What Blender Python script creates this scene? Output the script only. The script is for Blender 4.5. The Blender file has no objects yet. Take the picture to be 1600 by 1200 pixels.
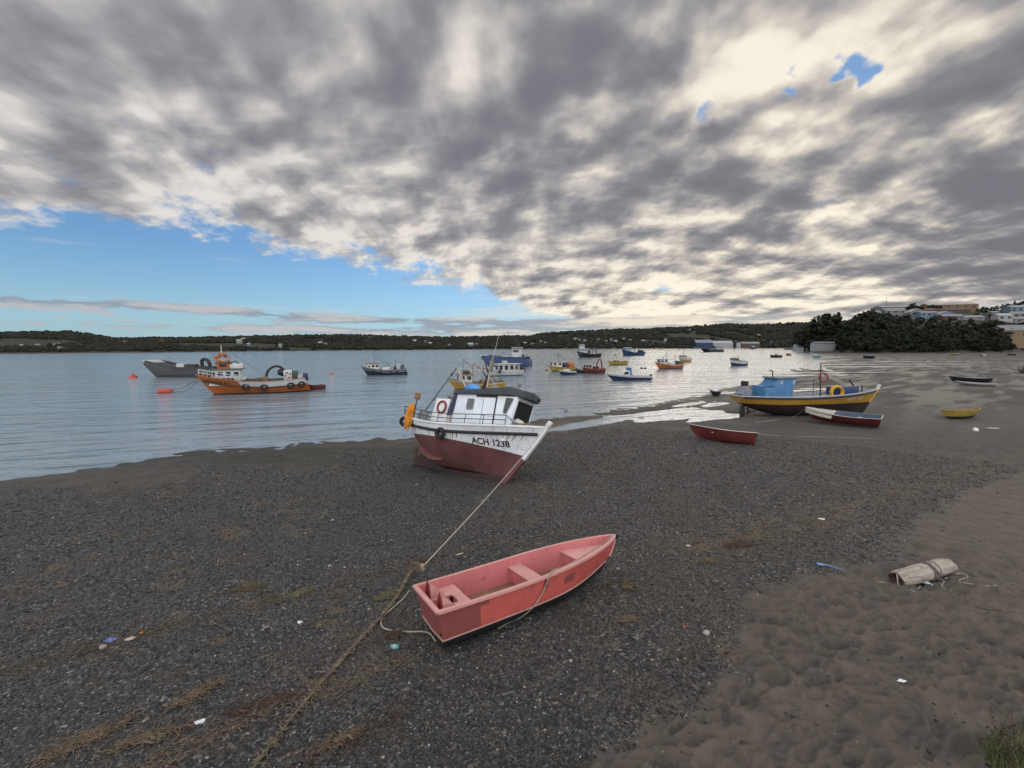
import bpy, math, random
import numpy as np
from mathutils import Vector, Matrix, Euler

random.seed(7)
RNG = np.random.default_rng(11)
C = bpy.context.scene.collection
SC = bpy.context.scene
PI = math.pi

# ------------------------------------------------------------------ camera model (pixels of the 1600 x 1200 photograph)
FPX, CAMZ = 650.0, 5.3
PITCH = math.atan(59 / FPX)
cp, sp = math.cos(PITCH), math.sin(PITCH)

def ray(px, py):
    a, b = (px - 800) / FPX, (600 - py) / FPX
    v = Vector((a, cp + b * sp, -sp + b * cp))
    return v.normalized()

def at_z(px, py, z=0.0):
    d = ray(px, py)
    k = (z - CAMZ) / d.z
    return Vector((d.x * k, d.y * k, z))

def at_y(px, py, y):
    d = ray(px, py)
    k = y / d.y
    return Vector((d.x * k, y, CAMZ + d.z * k))

# ------------------------------------------------------------------ numpy noise
def _hash(ix, iy, seed):
    h = (ix * 374761393 + iy * 668265263 + seed * 974634777) & 0xFFFFFFFF
    h = ((h ^ (h >> 13)) * 1274126177) & 0xFFFFFFFF
    return ((h ^ (h >> 16)) & 0xFFFF) / 65535.0

def vnoise(x, y, seed=0):
    x = np.asarray(x, float); y = np.asarray(y, float)
    ix = np.floor(x).astype(np.int64); iy = np.floor(y).astype(np.int64)
    fx = x - ix; fy = y - iy
    fx = fx * fx * (3 - 2 * fx); fy = fy * fy * (3 - 2 * fy)
    a = _hash(ix, iy, seed); b = _hash(ix + 1, iy, seed)
    c = _hash(ix, iy + 1, seed); d = _hash(ix + 1, iy + 1, seed)
    return (a * (1 - fx) + b * fx) * (1 - fy) + (c * (1 - fx) + d * fx) * fy

def fbm(x, y, seed=0, octv=4, gain=0.5):
    s = 0; a = 1; t = 0
    for i in range(octv):
        s = s + a * vnoise(x * 2 ** i + 17.3 * i, y * 2 ** i - 9.1 * i, seed + i)
        t += a; a *= gain
    return s / t

def ss(a, b, x):
    t = np.clip((np.asarray(x, float) - a) / (b - a), 0, 1)
    return t * t * (3 - 2 * t)

# ------------------------------------------------------------------ terrain
def _wl(px, py):
    p = at_z(px, py, 0); return (p.x, p.y)

SHORE = [(-900, -760), (-120, -72)] + [_wl(*q) for q in [(0, 748), (120, 735), (300, 707), (450, 694), (620, 682), (740, 672), (850, 658), (960, 640), (1060, 625),
         (1140, 607), (1200, 594), (1245, 574), (1275, 562), (1292, 556), (1268, 550.5), (1243, 547.2), (1262, 545.4)]] + [(1500, 1250), (6000, 1500)]
NEARPOLY = SHORE + [(6000, -3000), (-900, -3000)]
FARSH = [(-6000, 100), (-900, 330)] + [_wl(*q) for q in [(0, 553.2), (60, 552.6), (200, 551.6), (300, 550.4), (400, 549.2), (520, 548.0), (640, 547.0), (800, 545.6), (950, 545.0), (1100, 544.4), (1240, 543.9)]] + [(2600, 1700), (6000, 2400)]
FARPOLY = FARSH + [(6000, 9000), (-6000, 9000)]

def inside(poly, x, y):
    r = np.zeros(x.shape, bool); n = len(poly); j = n - 1
    for i in range(n):
        xi, yi = poly[i]; xj, yj = poly[j]
        if yi != yj:
            c = ((yi > y) != (yj > y)) & (x < (xj - xi) * (y - yi) / (yj - yi) + xi)
            r ^= c
        j = i
    return r

def segdist(line, x, y):
    d = np.full(x.shape, 1e18)
    for (ax, ay), (bx, by) in zip(line[:-1], line[1:]):
        dx, dy = bx - ax, by - ay
        t = np.clip(((x - ax) * dx + (y - ay) * dy) / (dx * dx + dy * dy), 0, 1)
        d = np.minimum(d, (x - ax - t * dx) ** 2 + (y - ay - t * dy) ** 2)
    return np.sqrt(d)

def sdist(line, poly, x, y):
    d = segdist(line, x, y)
    return np.where(inside(poly, x, y), d, -d)

POOLS = [(*_wl(960, 655), 3.2, .7, .15), (*_wl(1050, 643), 3.0, .7, .25), (*_wl(1000, 648), 2.4, .5, .18), (*_wl(1100, 655), 2.2, .5, .25), (*_wl(930, 661), 3.6, 0.75, .16), (*_wl(900, 667), 2.2, .5, .16), (*_wl(1085, 648), 3.6, 1.0, .30), (*_wl(1020, 655), 2.2, .6, .2), (*_wl(1135, 651), 2.0, .8, .30),
         (*_wl(1120, 632), 1.6, .42, .34), (*_wl(1075, 632), 1.8, .35, .2), (*_wl(1235, 611), 6, .6, .4), (*_wl(1310, 607), 4, .7, .4), (*_wl(1300, 586), 9, 1.0, .3),
         (*_wl(1340, 582), 13, 1.0, .45), (*_wl(1420, 569), 26, 2.4, .6), (*_wl(1360, 573), 16, 1.6, .5), (*_wl(1500, 565), 30, 2.2, .7), (*_wl(1560, 572), 14, 1.2, .7), (*_wl(1480, 590), 6, .5, .5)]

HU = [(p - 800) / FPX for p in (-300, 0, 60, 110, 145, 180, 250, 350, 450, 540, 600, 700, 780, 850, 880, 920, 1000, 1060, 1100, 1130, 1180, 1215, 1260, 1330, 1500, 1800)]
HR = [513, 513.5, 512, 512.5, 515.5, 523, 522, 522, 520, 519, 521, 523.5, 522, 518, 515.5, 513, 511.5, 509, 506.5, 504, 505.5, 503, 502, 500, 498, 496]
FU = [(x / y) for x, y in FARSH[2:-2]]
FD = [y for x, y in FARSH[2:-2]]
BU = [(p - 800) / FPX for p in (1225, 1250, 1290, 1330, 1400, 1480, 1560, 1620, 1800)]
BD = [620, 480, 380, 310, 296, 292, 300, 320, 380]
PU = [(p - 800) / FPX for p in (1225, 1250, 1300, 1340, 1380, 1450, 1520, 1560, 1600, 1700)]
PR = [545, 541, 531, 514, 500, 490, 485, 482, 480, 474]

def terr(x, y, fine=True):
    x = np.atleast_1d(np.asarray(x, float)); y = np.atleast_1d(np.asarray(y, float))
    d = sdist(SHORE, NEARPOLY, x, y)
    wob = (fbm(x / 3.0, y / 3.0, 5, 3) - .5) * 1.2 * ss(200, 20, np.hypot(x, y))
    dw = d + wob * ss(12, 2, np.abs(d))
    de = dw / (1 + 1.2 * ss(5, 25, x) + 4.0 * ss(30, 130, x))
    z = np.interp(de, [-400, -60, -3, 0, 3, 8, 13, 18, 25, 32, 60, 400], [-9, -3, -.24, 0, .09, .26, .50, .85, 1.55, 2.1, 2.6, 4])
    band = np.exp(-((de - 2.2) / 2.6) ** 2)
    u = x * .80 + y * .60; v = -x * .60 + y * .80
    ss_far = 1 + 3 * ss(40, 200, np.hypot(x, y))
    z = z + band * (fbm(u / (5 * ss_far), v / (1.1 * ss_far), 21, 3) - .5) * (.10 + .12 * ss(20, 80, x))
    z = z + (fbm(x / .8, y / .8, 31, 3) - .5) * .04 * ss(0, 2, de)
    z = z + np.exp(-(de / 1.3) ** 2) * (fbm(x / .7, y / .45, 33, 3) - .5) * .12 * ss(60, 35, y)
    near = np.hypot(x, y) < 900
    for (qx, qy, ru, rv, dep) in POOLS:
        far = ss(60, 200, qy)
        ca, sa = (.80, .60) if qx < 20 else (.97, .24)
        if qx > 40: ca, sa = .99, .10
        du = (x - qx) * ca + (y - qy) * sa; dv = -(x - qx) * sa + (y - qy) * ca
        g = np.exp(-(du / ru) ** 2 - (dv / rv) ** 2)
        z = z - g * (dep * (.15 + 1.5 * (fbm(x / .45, y / .40, 41, 3))) + np.maximum(z, 0) * .8)
    # far shore hills
    yy = np.maximum(y, 1.0); uu = x / yy
    df = sdist(FARSH, FARPOLY, x, y)
    D0 = np.interp(uu, FU, FD)
    R = D0 + 230 + .25 * D0
    row = np.interp(uu, HU, HR)
    Hh = 5.3 + (541 - row) / FPX * R - 6.0 - .006 * R
    w = R - D0
    lump = (fbm(x / 170, y / 170, 51, 4) - .5)
    t = np.clip((y - D0) / np.maximum(w, 1), 0, 3)
    prof = np.interp(t, [0, .06, .2, .55, 1.0, 1.3, 3], [0, .035, .16, .60, 1.0, 1.0, .95])
    zf = np.where(df > 0, prof * Hh * (1 + .45 * lump * np.sin(np.clip(t, 0, 1) * PI)) + np.minimum(df * .05, 1.0), -9)
    zf = np.where(y > 50, zf, -9)
    z = np.where(df > -5, np.maximum(z, zf), z)
    # headland on the right
    DB = np.interp(uu, BU, BD)
    tb = y - DB
    Hp = 5.3 + (541 - np.interp(uu, PU, PR)) / FPX * (DB + 190) - 4
    ph = np.interp(tb, [0, 8, 30, 70, 120, 190, 420, 900], [0, .03, .18, .44, .72, 1.0, 1.15, .8])
    zh = ph * np.maximum(Hp, 2) * (1 + .2 * lump) * ss(BU[0], BU[2], uu)
    z = np.where((uu > BU[0]) & (y > 100) & (tb > 0), np.maximum(z, zh + 1.5 * ss(0, 8, tb)), z)
    return z, de, d

_gx = np.arange(-16, 30.01, .10); _gy = np.arange(1.0, 45.01, .10)
_GG = None
def gz(x, y):
    global _GG
    if -15.9 < x < 29.9 and 1.1 < y < 44.9:
        if _GG is None:
            a, b = np.meshgrid(_gx, _gy); _GG = terr(a.ravel(), b.ravel())[0].reshape(a.shape)
        fx = (x + 16) / .10; fy = (y - 1.0) / .10; i = int(fx); j = int(fy); fx -= i; fy -= j
        g = _GG
        return float((g[j, i] * (1 - fx) + g[j, i + 1] * fx) * (1 - fy) + (g[j + 1, i] * (1 - fx) + g[j + 1, i + 1] * fx) * fy)
    return float(terr([x], [y])[0][0])

def ground_at(px, py, up=0.0, rmax=1500):
    d = ray(px, py)
    hd = math.hypot(d.x, d.y)
    ks = np.geomspace(1.5, rmax, 700) / hd
    zz = terr(d.x * ks, d.y * ks)[0] + up
    diff = CAMZ + d.z * ks - zz
    i = int(np.argmax(diff < 0))
    if diff[i] >= 0:
        i = len(ks) - 1
    a, b = ks[max(i - 1, 0)], ks[i]
    for _ in range(14):
        m = (a + b) / 2
        if CAMZ + d.z * m - (gz(d.x * m, d.y * m) + up) < 0: b = m
        else: a = m
    k = (a + b) / 2
    return Vector((d.x * k, d.y * k, CAMZ + d.z * k))

# ------------------------------------------------------------------ node helpers
class E:
    """socket expression"""
    def __init__(s, nt, sock): s.nt, s.s = nt, sock
    def _m(s, op, o=None, p=None, clamp=False):
        n = s.nt.nodes.new('ShaderNodeMath'); n.operation = op; n.use_clamp = clamp
        for i, a in enumerate((s, o, p)):
            if a is None: continue
            if isinstance(a, E): s.nt.links.new(a.s, n.inputs[i])
            else: n.inputs[i].default_value = a
        return E(s.nt, n.outputs[0])
    def __add__(s, o): return s._m('ADD', o)
    __radd__ = __add__
    def __sub__(s, o): return s._m('SUBTRACT', o)
    def __rsub__(s, o): return (s * -1) + o
    def __mul__(s, o): return s._m('MULTIPLY', o)
    __rmul__ = __mul__
    def __truediv__(s, o): return s._m('DIVIDE', o)
    def pow(s, o): return s._m('POWER', o)
    def exp(s): return s._m('EXPONENT')
    def max(s, o): return s._m('MAXIMUM', o)
    def min(s, o): return s._m('MINIMUM', o)
    def abs(s): return s._m('ABSOLUTE')
    def sat(s): return s._m('ADD', 0.0, clamp=True)
    def step(s, a, b):
        n = s.nt.nodes.new('ShaderNodeMapRange'); n.interpolation_type = 'SMOOTHSTEP'
        s.nt.links.new(s.s, n.inputs[0]); n.inputs[1].default_value = a; n.inputs[2].default_value = b
        return E(s.nt, n.outputs[0])
    def lin(s, a, b, c=0., d=1.):
        n = s.nt.nodes.new('ShaderNodeMapRange')
        s.nt.links.new(s.s, n.inputs[0])
        for i, v in enumerate((a, b, c, d)): n.inputs[i + 1].default_value = v
        return E(s.nt, n.outputs[0])

def vcomb(nt, x, y, z):
    n = nt.nodes.new('ShaderNodeCombineXYZ')
    for i, a in enumerate((x, y, z)):
        if isinstance(a, E): nt.links.new(a.s, n.inputs[i])
        else: n.inputs[i].default_value = a
    return E(nt, n.outputs[0])

def vsep(nt, v):
    n = nt.nodes.new('ShaderNodeSeparateXYZ'); nt.links.new(v.s, n.inputs[0])
    return [E(nt, o) for o in n.outputs]

def vop(nt, op, a, b, scale=None):
    n = nt.nodes.new('ShaderNodeVectorMath'); n.operation = op
    for i, q in enumerate((a, b)):
        if q is None: continue
        if isinstance(q, E): nt.links.new(q.s, n.inputs[i])
        else: n.inputs[i].default_value = q
    if scale is not None:
        if isinstance(scale, E): nt.links.new(scale.s, n.inputs['Scale'])
        else: n.inputs['Scale'].default_value = scale
    return E(nt, n.outputs['Value' if op in ('DOT_PRODUCT', 'LENGTH', 'DISTANCE') else 'Vector'])

def noise(nt, v, scale, detail=4, rough=.5, dist=0., color=False):
    n = nt.nodes.new('ShaderNodeTexNoise'); n.noise_dimensions = '3D'
    nt.links.new(v.s, n.inputs['Vector'])
    n.inputs['Scale'].default_value = scale; n.inputs['Detail'].default_value = detail
    n.inputs['Roughness'].default_value = rough; n.inputs['Distortion'].default_value = dist
    return E(nt, n.outputs['Color' if color else 'Fac'])

def voro(nt, v, scale, feature='F1', out='Distance', rnd=1.0):
    n = nt.nodes.new('ShaderNodeTexVoronoi'); n.feature = feature
    nt.links.new(v.s, n.inputs['Vector']); n.inputs['Scale'].default_value = scale
    n.inputs['Randomness'].default_value = rnd
    return E(nt, n.outputs[out])

def mixc(nt, f, a, b, mode='MIX'):
    n = nt.nodes.new('ShaderNodeMix'); n.data_type = 'RGBA'; n.blend_type = mode
    for i, q in ((0, f), (6, a), (7, b)):
        if isinstance(q, E): nt.links.new(q.s, n.inputs[i])
        elif i == 0: n.inputs[i].default_value = q
        else: n.inputs[i].default_value = (*q[:3], 1)
    return E(nt, n.outputs[2])

def ramp(nt, f, stops):
    n = nt.nodes.new('ShaderNodeValToRGB'); nt.links.new(f.s, n.inputs[0])
    el = n.color_ramp.elements
    while len(el) < len(stops): el.new(.5)
    for e, (p, c) in zip(el, stops):
        e.position = p; e.color = (*c[:3], 1)
    return E(nt, n.outputs[0])

def coords(nt, kind='Object'):
    n = nt.nodes.new('ShaderNodeTexCoord'); return E(nt, n.outputs[kind])

def bump(nt, h, strength, dist=.02, normal=None):
    n = nt.nodes.new('ShaderNodeBump'); n.inputs['Strength'].default_value = strength
    n.inputs['Distance'].default_value = dist; nt.links.new(h.s, n.inputs['Height'])
    if normal is not None: nt.links.new(normal.s, n.inputs['Normal'])
    return E(nt, n.outputs[0])

def attr(nt, name, out='Color'):
    n = nt.nodes.new('ShaderNodeAttribute'); n.attribute_name = name
    return E(nt, n.outputs[out])

def new_mat(name):
    m = bpy.data.materials.new(name); m.use_nodes = True
    nt = m.node_tree; b = nt.nodes['Principled BSDF']
    return m, nt, b

def link(nt, e, sock): nt.links.new(e.s, sock)

_pc = {}
def paint(col, rough=.5, var=.18, scale=3., dirt=.25, dirtcol=(.10, .075, .05), streak=True, metallic=0., bmp=.15, plank=0., key=None):
    """weathered paint, wood, rubber ... : mottled colour, dirt streaks and a little relief"""
    k = (tuple(col), rough, var, scale, dirt, tuple(dirtcol), streak, metallic, bmp, plank)
    if k in _pc: return _pc[k]
    m, nt, b = new_mat('paint_' + (key or str(len(_pc))))
    v = coords(nt)
    n1 = noise(nt, v, scale, 6, .6)
    lo = [c * (1 - var) for c in col]; hi = [min(.92, c * (1 + var * .7)) for c in col]
    base = mixc(nt, n1.lin(.3, .7), lo, hi)
    x, y, z = vsep(nt, v)
    if streak: v2 = vcomb(nt, x * 2.2, y * 2.2, z * .5)
    else: v2 = v
    n2 = noise(nt, v2, scale * 2.3, 8, .65)
    base = mixc(nt, n2.step(.52, .72) * dirt, base, dirtcol)
    n4 = noise(nt, v, scale * .45, 3, .5)
    base = mixc(nt, n4.step(.48, .68) * (dirt * .55), base, [c * .55 + d * .25 for c, d in zip(col, dirtcol)])
    n3 = noise(nt, v, scale * 14, 3, .6)
    base = mixc(nt, n3.step(.62, .74) * (dirt * .7), base, dirtcol)
    link(nt, base, b.inputs['Base Color'])
    link(nt, (n2 * .3 + (rough - .12)), b.inputs['Roughness'])
    b.inputs['Metallic'].default_value = metallic
    h = n2 * .5 + n3 * .5
    if plank > 0:
        w = nt.nodes.new('ShaderNodeTexWave'); w.wave_type = 'BANDS'; w.bands_direction = 'Z'; w.wave_profile = 'SAW'
        nt.links.new(v.s, w.inputs['Vector']); w.inputs['Scale'].default_value = plank
        w.inputs['Distortion'].default_value = .3
        h = h + E(nt, w.outputs['Fac']).step(0., .12) * 1.2
    link(nt, bump(nt, h, bmp, .02), b.inputs['Normal'])
    _pc[k] = m
    return m

def glass_dark(key='glass'):
    if key in _pc: return _pc[key]
    m, nt, b = new_mat('dark_glass')
    v = coords(nt)
    c = mixc(nt, noise(nt, v, 2, 3), (.012, .014, .016), (.03, .034, .038))
    link(nt, c, b.inputs['Base Color']); b.inputs['Roughness'].default_value = .08
    _pc[key] = m
    return m

# ------------------------------------------------------------------ mesh builder
class MB:
    def __init__(s): s.v, s.f, s.m = [], [], []
    def add(s, verts, faces, mat=0):
        o = len(s.v); s.v.extend([tuple(p) for p in verts])
        for f in faces:
            s.f.append(tuple(i + o for i in f)); s.m.append(mat)
        return s
    def box(s, c, size, rot=None, mat=0, taper=(1, 1)):
        x, y, z = (q / 2 for q in size); c = Vector(c)
        R = Euler(rot).to_matrix() if rot is not None else Matrix.Identity(3)
        pts = []
        for sz in (-1, 1):
            kx, ky = (1, 1) if sz < 0 else taper
            for sx, sy in ((-1, -1), (1, -1), (1, 1), (-1, 1)):
                pts.append(c + R @ Vector((sx * x * kx, sy * y * ky, sz * z)))
        return s.add(pts, [(3, 2, 1, 0), (4, 5, 6, 7), (0, 1, 5, 4), (1, 2, 6, 5), (2, 3, 7, 6), (3, 0, 4, 7)], mat)
    def hexa(s, p, mat=0):
        """8 corners: bottom ring, top ring"""
        return s.add(p, [(3, 2, 1, 0), (4, 5, 6, 7), (0, 1, 5, 4), (1, 2, 6, 5), (2, 3, 7, 6), (3, 0, 4, 7)], mat)
    def prism(s, poly, axis, a, b, mat=0):
        """2-D outline swept along an axis ('x','y','z') from a to b"""
        def P(q, k):
            return {'x': (k, q[0], q[1]), 'y': (q[0], k, q[1]), 'z': (q[0], q[1], k)}[axis]
        n = len(poly)
        pts = [P(q, a) for q in poly] + [P(q, b) for q in poly]
        fs = [tuple(range(n))[::-1], tuple(range(n, 2 * n))] + [(i, (i + 1) % n, n + (i + 1) % n, n + i) for i in range(n)]
        return s.add(pts, fs, mat)
    def tube(s, pts, r, n=6, mat=0, closed=False, sq=1.0):
        pts = [Vector(p) for p in pts]; k = len(pts)
        rs = r if isinstance(r, (list, tuple)) else [r] * k
        o = len(s.v); up = Vector((0, 0, 1)); prev = None
        for i, p in enumerate(pts):
            if closed: d = pts[(i + 1) % k] - pts[i - 1]
            else: d = pts[min(i + 1, k - 1)] - pts[max(i - 1, 0)]
            d.normalize()
            a = prev - d * prev.dot(d) if prev is not None else (up.cross(d) if abs(d.z) < .95 else Vector((1, 0, 0)).cross(d))
            if a.length < 1e-5: a = Vector((1, 0, 0)).cross(d)
            a.normalize(); prev = a; b = d.cross(a)
            for j in range(n):
                t = 2 * PI * j / n
                s.v.append(tuple(p + a * (math.cos(t) * rs[i]) + b * (math.sin(t) * rs[i] * sq)))
        rng = k if closed else k - 1
        for i in range(rng):
            i2 = (i + 1) % k
            for j in range(n):
                s.f.append((o + i * n + j, o + i * n + (j + 1) % n, o + i2 * n + (j + 1) % n, o + i2 * n + j)); s.m.append(mat)
        if not closed:
            s.f.append(tuple(o + j for j in range(n))[::-1]); s.m.append(mat)
            s.f.append(tuple(o + (k - 1) * n + j for j in range(n))); s.m.append(mat)
        return s
    def torus(s, c, axis, R, r, n=20, k=8, mat=0, mat2=None, sq=1.0):
        c = Vector(c); ax = Vector(axis).normalized()
        a = ax.orthogonal().normalized(); b = ax.cross(a); o = len(s.v)
        for i in range(n):
            t = 2 * PI * i / n; d = a * math.cos(t) + b * math.sin(t)
            for j in range(k):
                q = 2 * PI * j / k
                s.v.append(tuple(c + d * (R + r * math.cos(q)) + ax * (r * sq * math.sin(q))))
        for i in range(n):
            i2 = (i + 1) % n
            mm = mat2 if (mat2 is not None and (i * 8 // n) % 2 == 0) else mat
            for j in range(k):
                j2 = (j + 1) % k
                s.f.append((o + i * k + j, o + i2 * k + j, o + i2 * k + j2, o + i * k + j2)); s.m.append(mm)
        return s
    def lathe(s, prof, c=(0, 0, 0), axis=(0, 0, 1), n=14, mat=0):
        c = Vector(c); ax = Vector(axis).normalized(); a = ax.orthogonal().normalized(); b = ax.cross(a); o = len(s.v)
        for (r, h) in prof:
            for j in range(n):
                t = 2 * PI * j / n
                s.v.append(tuple(c + ax * h + (a * math.cos(t) + b * math.sin(t)) * r))
        for i in range(len(prof) - 1):
            for j in range(n):
                s.f.append((o + i * n + j, o + i * n + (j + 1) % n, o + (i + 1) * n + (j + 1) % n, o + (i + 1) * n + j)); s.m.append(mat)
        s.f.append(tuple(o + j for j in range(n))[::-1]); s.m.append(mat)
        s.f.append(tuple(o + (len(prof) - 1) * n + j for j in range(n))); s.m.append(mat)
        return s
    def blob(s, c, size, seed=0, amp=.2, nu=12, nv=8, mat=0, rot=0., freq=2.0):
        c = Vector(c); o = len(s.v); rr = random.Random(seed)
        ph = [rr.uniform(0, 6) for _ in range(6)]
        for i in range(nv + 1):
            th = PI * i / nv
            for j in range(nu):
                fi = 2 * PI * j / nu
                d = Vector((math.sin(th) * math.cos(fi), math.sin(th) * math.sin(fi), math.cos(th)))
                k = 1 + amp * (math.sin(d.x * 2.1 * freq + ph[0]) * math.sin(d.y * 1.9 * freq + ph[1]) + .6 * math.sin(d.z * 3.3 * freq + ph[2] + d.x * 2) + .4 * math.sin(d.y * 5 * freq + ph[3]) * math.sin(d.x * 4.4 * freq + ph[4]))
                q = Vector((d.x * size[0] * k, d.y * size[1] * k, d.z * size[2] * k))
                q.rotate(Euler((0, 0, rot)))
                s.v.append(tuple(c + q))
        for i in range(nv):
            for j in range(nu):
                s.f.append((o + i * nu + j, o + (i + 1) * nu + j, o + (i + 1) * nu + (j + 1) % nu, o + i * nu + (j + 1) % nu)); s.m.append(mat)
        return s
    def build(s, name, mats, parent=None, smooth=.7, bevel=0.):
        me = bpy.data.meshes.new(name)
        me.from_pydata(s.v, [], s.f)
        if not isinstance(mats, (list, tuple)): mats = [mats]
        for m in mats: me.materials.append(m)
        if len(mats) > 1: me.polygons.foreach_set('material_index', s.m)
        if bevel > 0:
            import bmesh
            bm = bmesh.new(); bm.from_mesh(me)
            bmesh.ops.remove_doubles(bm, verts=bm.verts, dist=1e-5)
            es = [e for e in bm.edges if len(e.link_faces) == 2 and e.calc_face_angle(0) > .6]
            bmesh.ops.bevel(bm, geom=es, offset=bevel, segments=2, affect='EDGES', profile=.5, clamp_overlap=True)
            bm.to_mesh(me); bm.free()
        me.update()
        if smooth:
            me.polygons.foreach_set('use_smooth', [True] * len(me.polygons))
            me.set_sharp_from_angle(angle=smooth)
        o = bpy.data.objects.new(name, me); C.objects.link(o)
        if parent is not None: o.parent = parent
        return o

def tag(o, label=None, cat=None, group=None, kind=None):
    if label: o['label'] = label
    if cat: o['category'] = cat
    if group: o['group'] = group
    if kind: o['kind'] = kind
    return o

def empty(name, loc, rot=(0, 0, 0), label=None, cat=None, group=None):
    o = bpy.data.objects.new(name, None); C.objects.link(o)
    o.location = loc; o.rotation_euler = rot; o.empty_display_size = .3
    return tag(o, label, cat, group)

def world(o):
    return Matrix.LocRotScale(o.location, o.rotation_euler, None)

def placed(o, host, local=(0, 0, 0)):
    """put a top-level thing at a point of another thing's frame, turned the same way"""
    o.matrix_world = world(host) @ Matrix.Translation(local)
    return o

def text_mesh(body, size, bold=0.0):
    cu = bpy.data.curves.new('lettering', 'FONT'); cu.body = body; cu.size = size
    cu.offset = bold; cu.resolution_u = 3
    o = bpy.data.objects.new('lettering', cu); C.objects.link(o)
    bpy.context.view_layer.update()
    me = bpy.data.meshes.new_from_object(o)
    vs = [v.co.copy() for v in me.vertices]; fs = [tuple(p.vertices) for p in me.polygons]
    bpy.data.objects.remove(o); bpy.data.curves.remove(cu); bpy.data.meshes.remove(me)
    return vs, fs
# ------------------------------------------------------------------ render, camera
SC.view_settings.view_transform = 'Standard'; SC.view_settings.look = 'None'
SC.view_settings.exposure = 0.0; SC.view_settings.gamma = 1.0
SC.render.engine = 'CYCLES'
SC.cycles.use_denoising = True
SC.cycles.max_bounces = 6; SC.cycles.diffuse_bounces = 3; SC.cycles.glossy_bounces = 3
SC.cycles.sample_clamp_indirect = 4
cam = bpy.data.cameras.new('camera'); cam.sensor_width = 36; cam.lens = 36 * FPX / 1600
cam.clip_start = .05; cam.clip_end = 20000
co = bpy.data.objects.new('camera', cam); C.objects.link(co)
co.location = (0, 0, CAMZ); co.rotation_euler = (PI / 2 - PITCH, 0, 0)
SC.camera = co

# ------------------------------------------------------------------ sun and sky
SUN_PX = (1360, 285)
sd = ray(*SUN_PX)
sun_el = math.asin(sd.z); sun_az = math.atan2(sd.x, sd.y)
sl = bpy.data.lights.new('sun', 'SUN'); sl.energy = .7; sl.angle = math.radians(50); sl.color = (1, .9, .76)
so = bpy.data.objects.new('sun', sl); C.objects.link(so)
so.rotation_euler = (-sd).to_track_quat('-Z', 'Y').to_euler()

SKYK = .085
W = bpy.data.worlds.new('World'); SC.world = W; W.use_nodes = True
nt = W.node_tree
bg = nt.nodes['Background']; bg.inputs['Strength'].default_value = SKYK
sky = nt.nodes.new('ShaderNodeTexSky'); sky.sky_type = 'NISHITA'; sky.sun_disc = False
sky.sun_elevation = sun_el; sky.sun_rotation = sun_az
sky.air_density = 1.0; sky.dust_density = .6; sky.ozone_density = 2.5
V = coords(nt, 'Generated')
dx, dy, dz = vsep(nt, V)

def fcurve(x, pts, lo=-2.0, hi=2.0, ymin=-.2, ymax=1.0):
    """piecewise curve through pts (x, y)"""
    n = nt.nodes.new('ShaderNodeFloatCurve')
    cm = n.mapping; cm.use_clip = False; cv = cm.curves[0]
    P = [((a - lo) / (hi - lo), (b - ymin) / (ymax - ymin)) for a, b in pts]
    while len(cv.points) < len(P): cv.points.new(.5, .5)
    for q, (a, b) in zip(cv.points, P):
        q.location = (a, b); q.handle_type = 'AUTO_CLAMPED'
    cm.update()
    xin = x.lin(lo, hi)
    nt.links.new(xin.s, n.inputs['Value'])
    return E(nt, n.outputs[0]) * (ymax - ymin) + ymin

def el_of(px, py):
    r = ray(px, py); return r.z / math.hypot(r.x, r.y)

def u_of(px, py):
    r = ray(px, py); return r.x / r.y

front = dy.step(-.05, .25)
u = dx / dy.max(.08)
hyp = (dx * dx + dy * dy).pow(.5)
el = dz / hyp.max(.02)
hh = dz.max(0.0) + .30
Px, Py = dx / hh, dy / hh
P0 = vcomb(nt, Px, Py, 0.0)
wv = noise(nt, P0, .9, 2, .5, color=True)
P = vop(nt, 'ADD', P0, vop(nt, 'SCALE', vop(nt, 'SUBTRACT', wv, (.5, .5, .5)), None, .28))
s2 = Vector((sd.x, sd.y, 0)).normalized()
def off(k): return vop(nt, 'ADD', P, tuple(s2 * k)) if k else P
b0 = noise(nt, P, 1.15, 3, .5)
p0 = noise(nt, P, 5.2, 8, .56)
q0 = noise(nt, P, 5.2, 2.4, .42); q1 = noise(nt, off(.065), 5.2, 2.4, .42)
d1 = noise(nt, off(.020), 5.2, 7, .56)
rel = q0 - q1
rel2 = p0 - d1
# world directions of the larger light and dark masses
wn = noise(nt, V, 8.0, 3, .62, color=True)
DW = vop(nt, 'ADD', V, vop(nt, 'SCALE', vop(nt, 'SUBTRACT', wn, (.5, .5, .5)), None, .26))
def gauss(px, py, sig, am):
    d = vop(nt, 'DISTANCE', DW, tuple(ray(px, py)))
    n = nt.nodes.new('ShaderNodeMapRange'); n.interpolation_type = 'SMOOTHSTEP'
    nt.links.new(d.s, n.inputs[0])
    for k, v_ in enumerate((0.0, 1.75 * sig / FPX, am, 0.0)): n.inputs[k + 1].default_value = v_
    return E(nt, n.outputs[0])
def total(L):
    t = None
    for q in L:
        g = gauss(*q)
        t = g if t is None else t + g
    return t
# how much cloud there is ...
dens = total([(1322, 88, 18, -.15), (1292, 122, 15, -.16), (1120, 180, 22, -.15), (1165, 158, 24, -.15), (498, 208, 22, -.09), (350, 245, 30, -.05), (120, 158, 36, -.05), (230, 150, 40, .04)])
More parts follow.
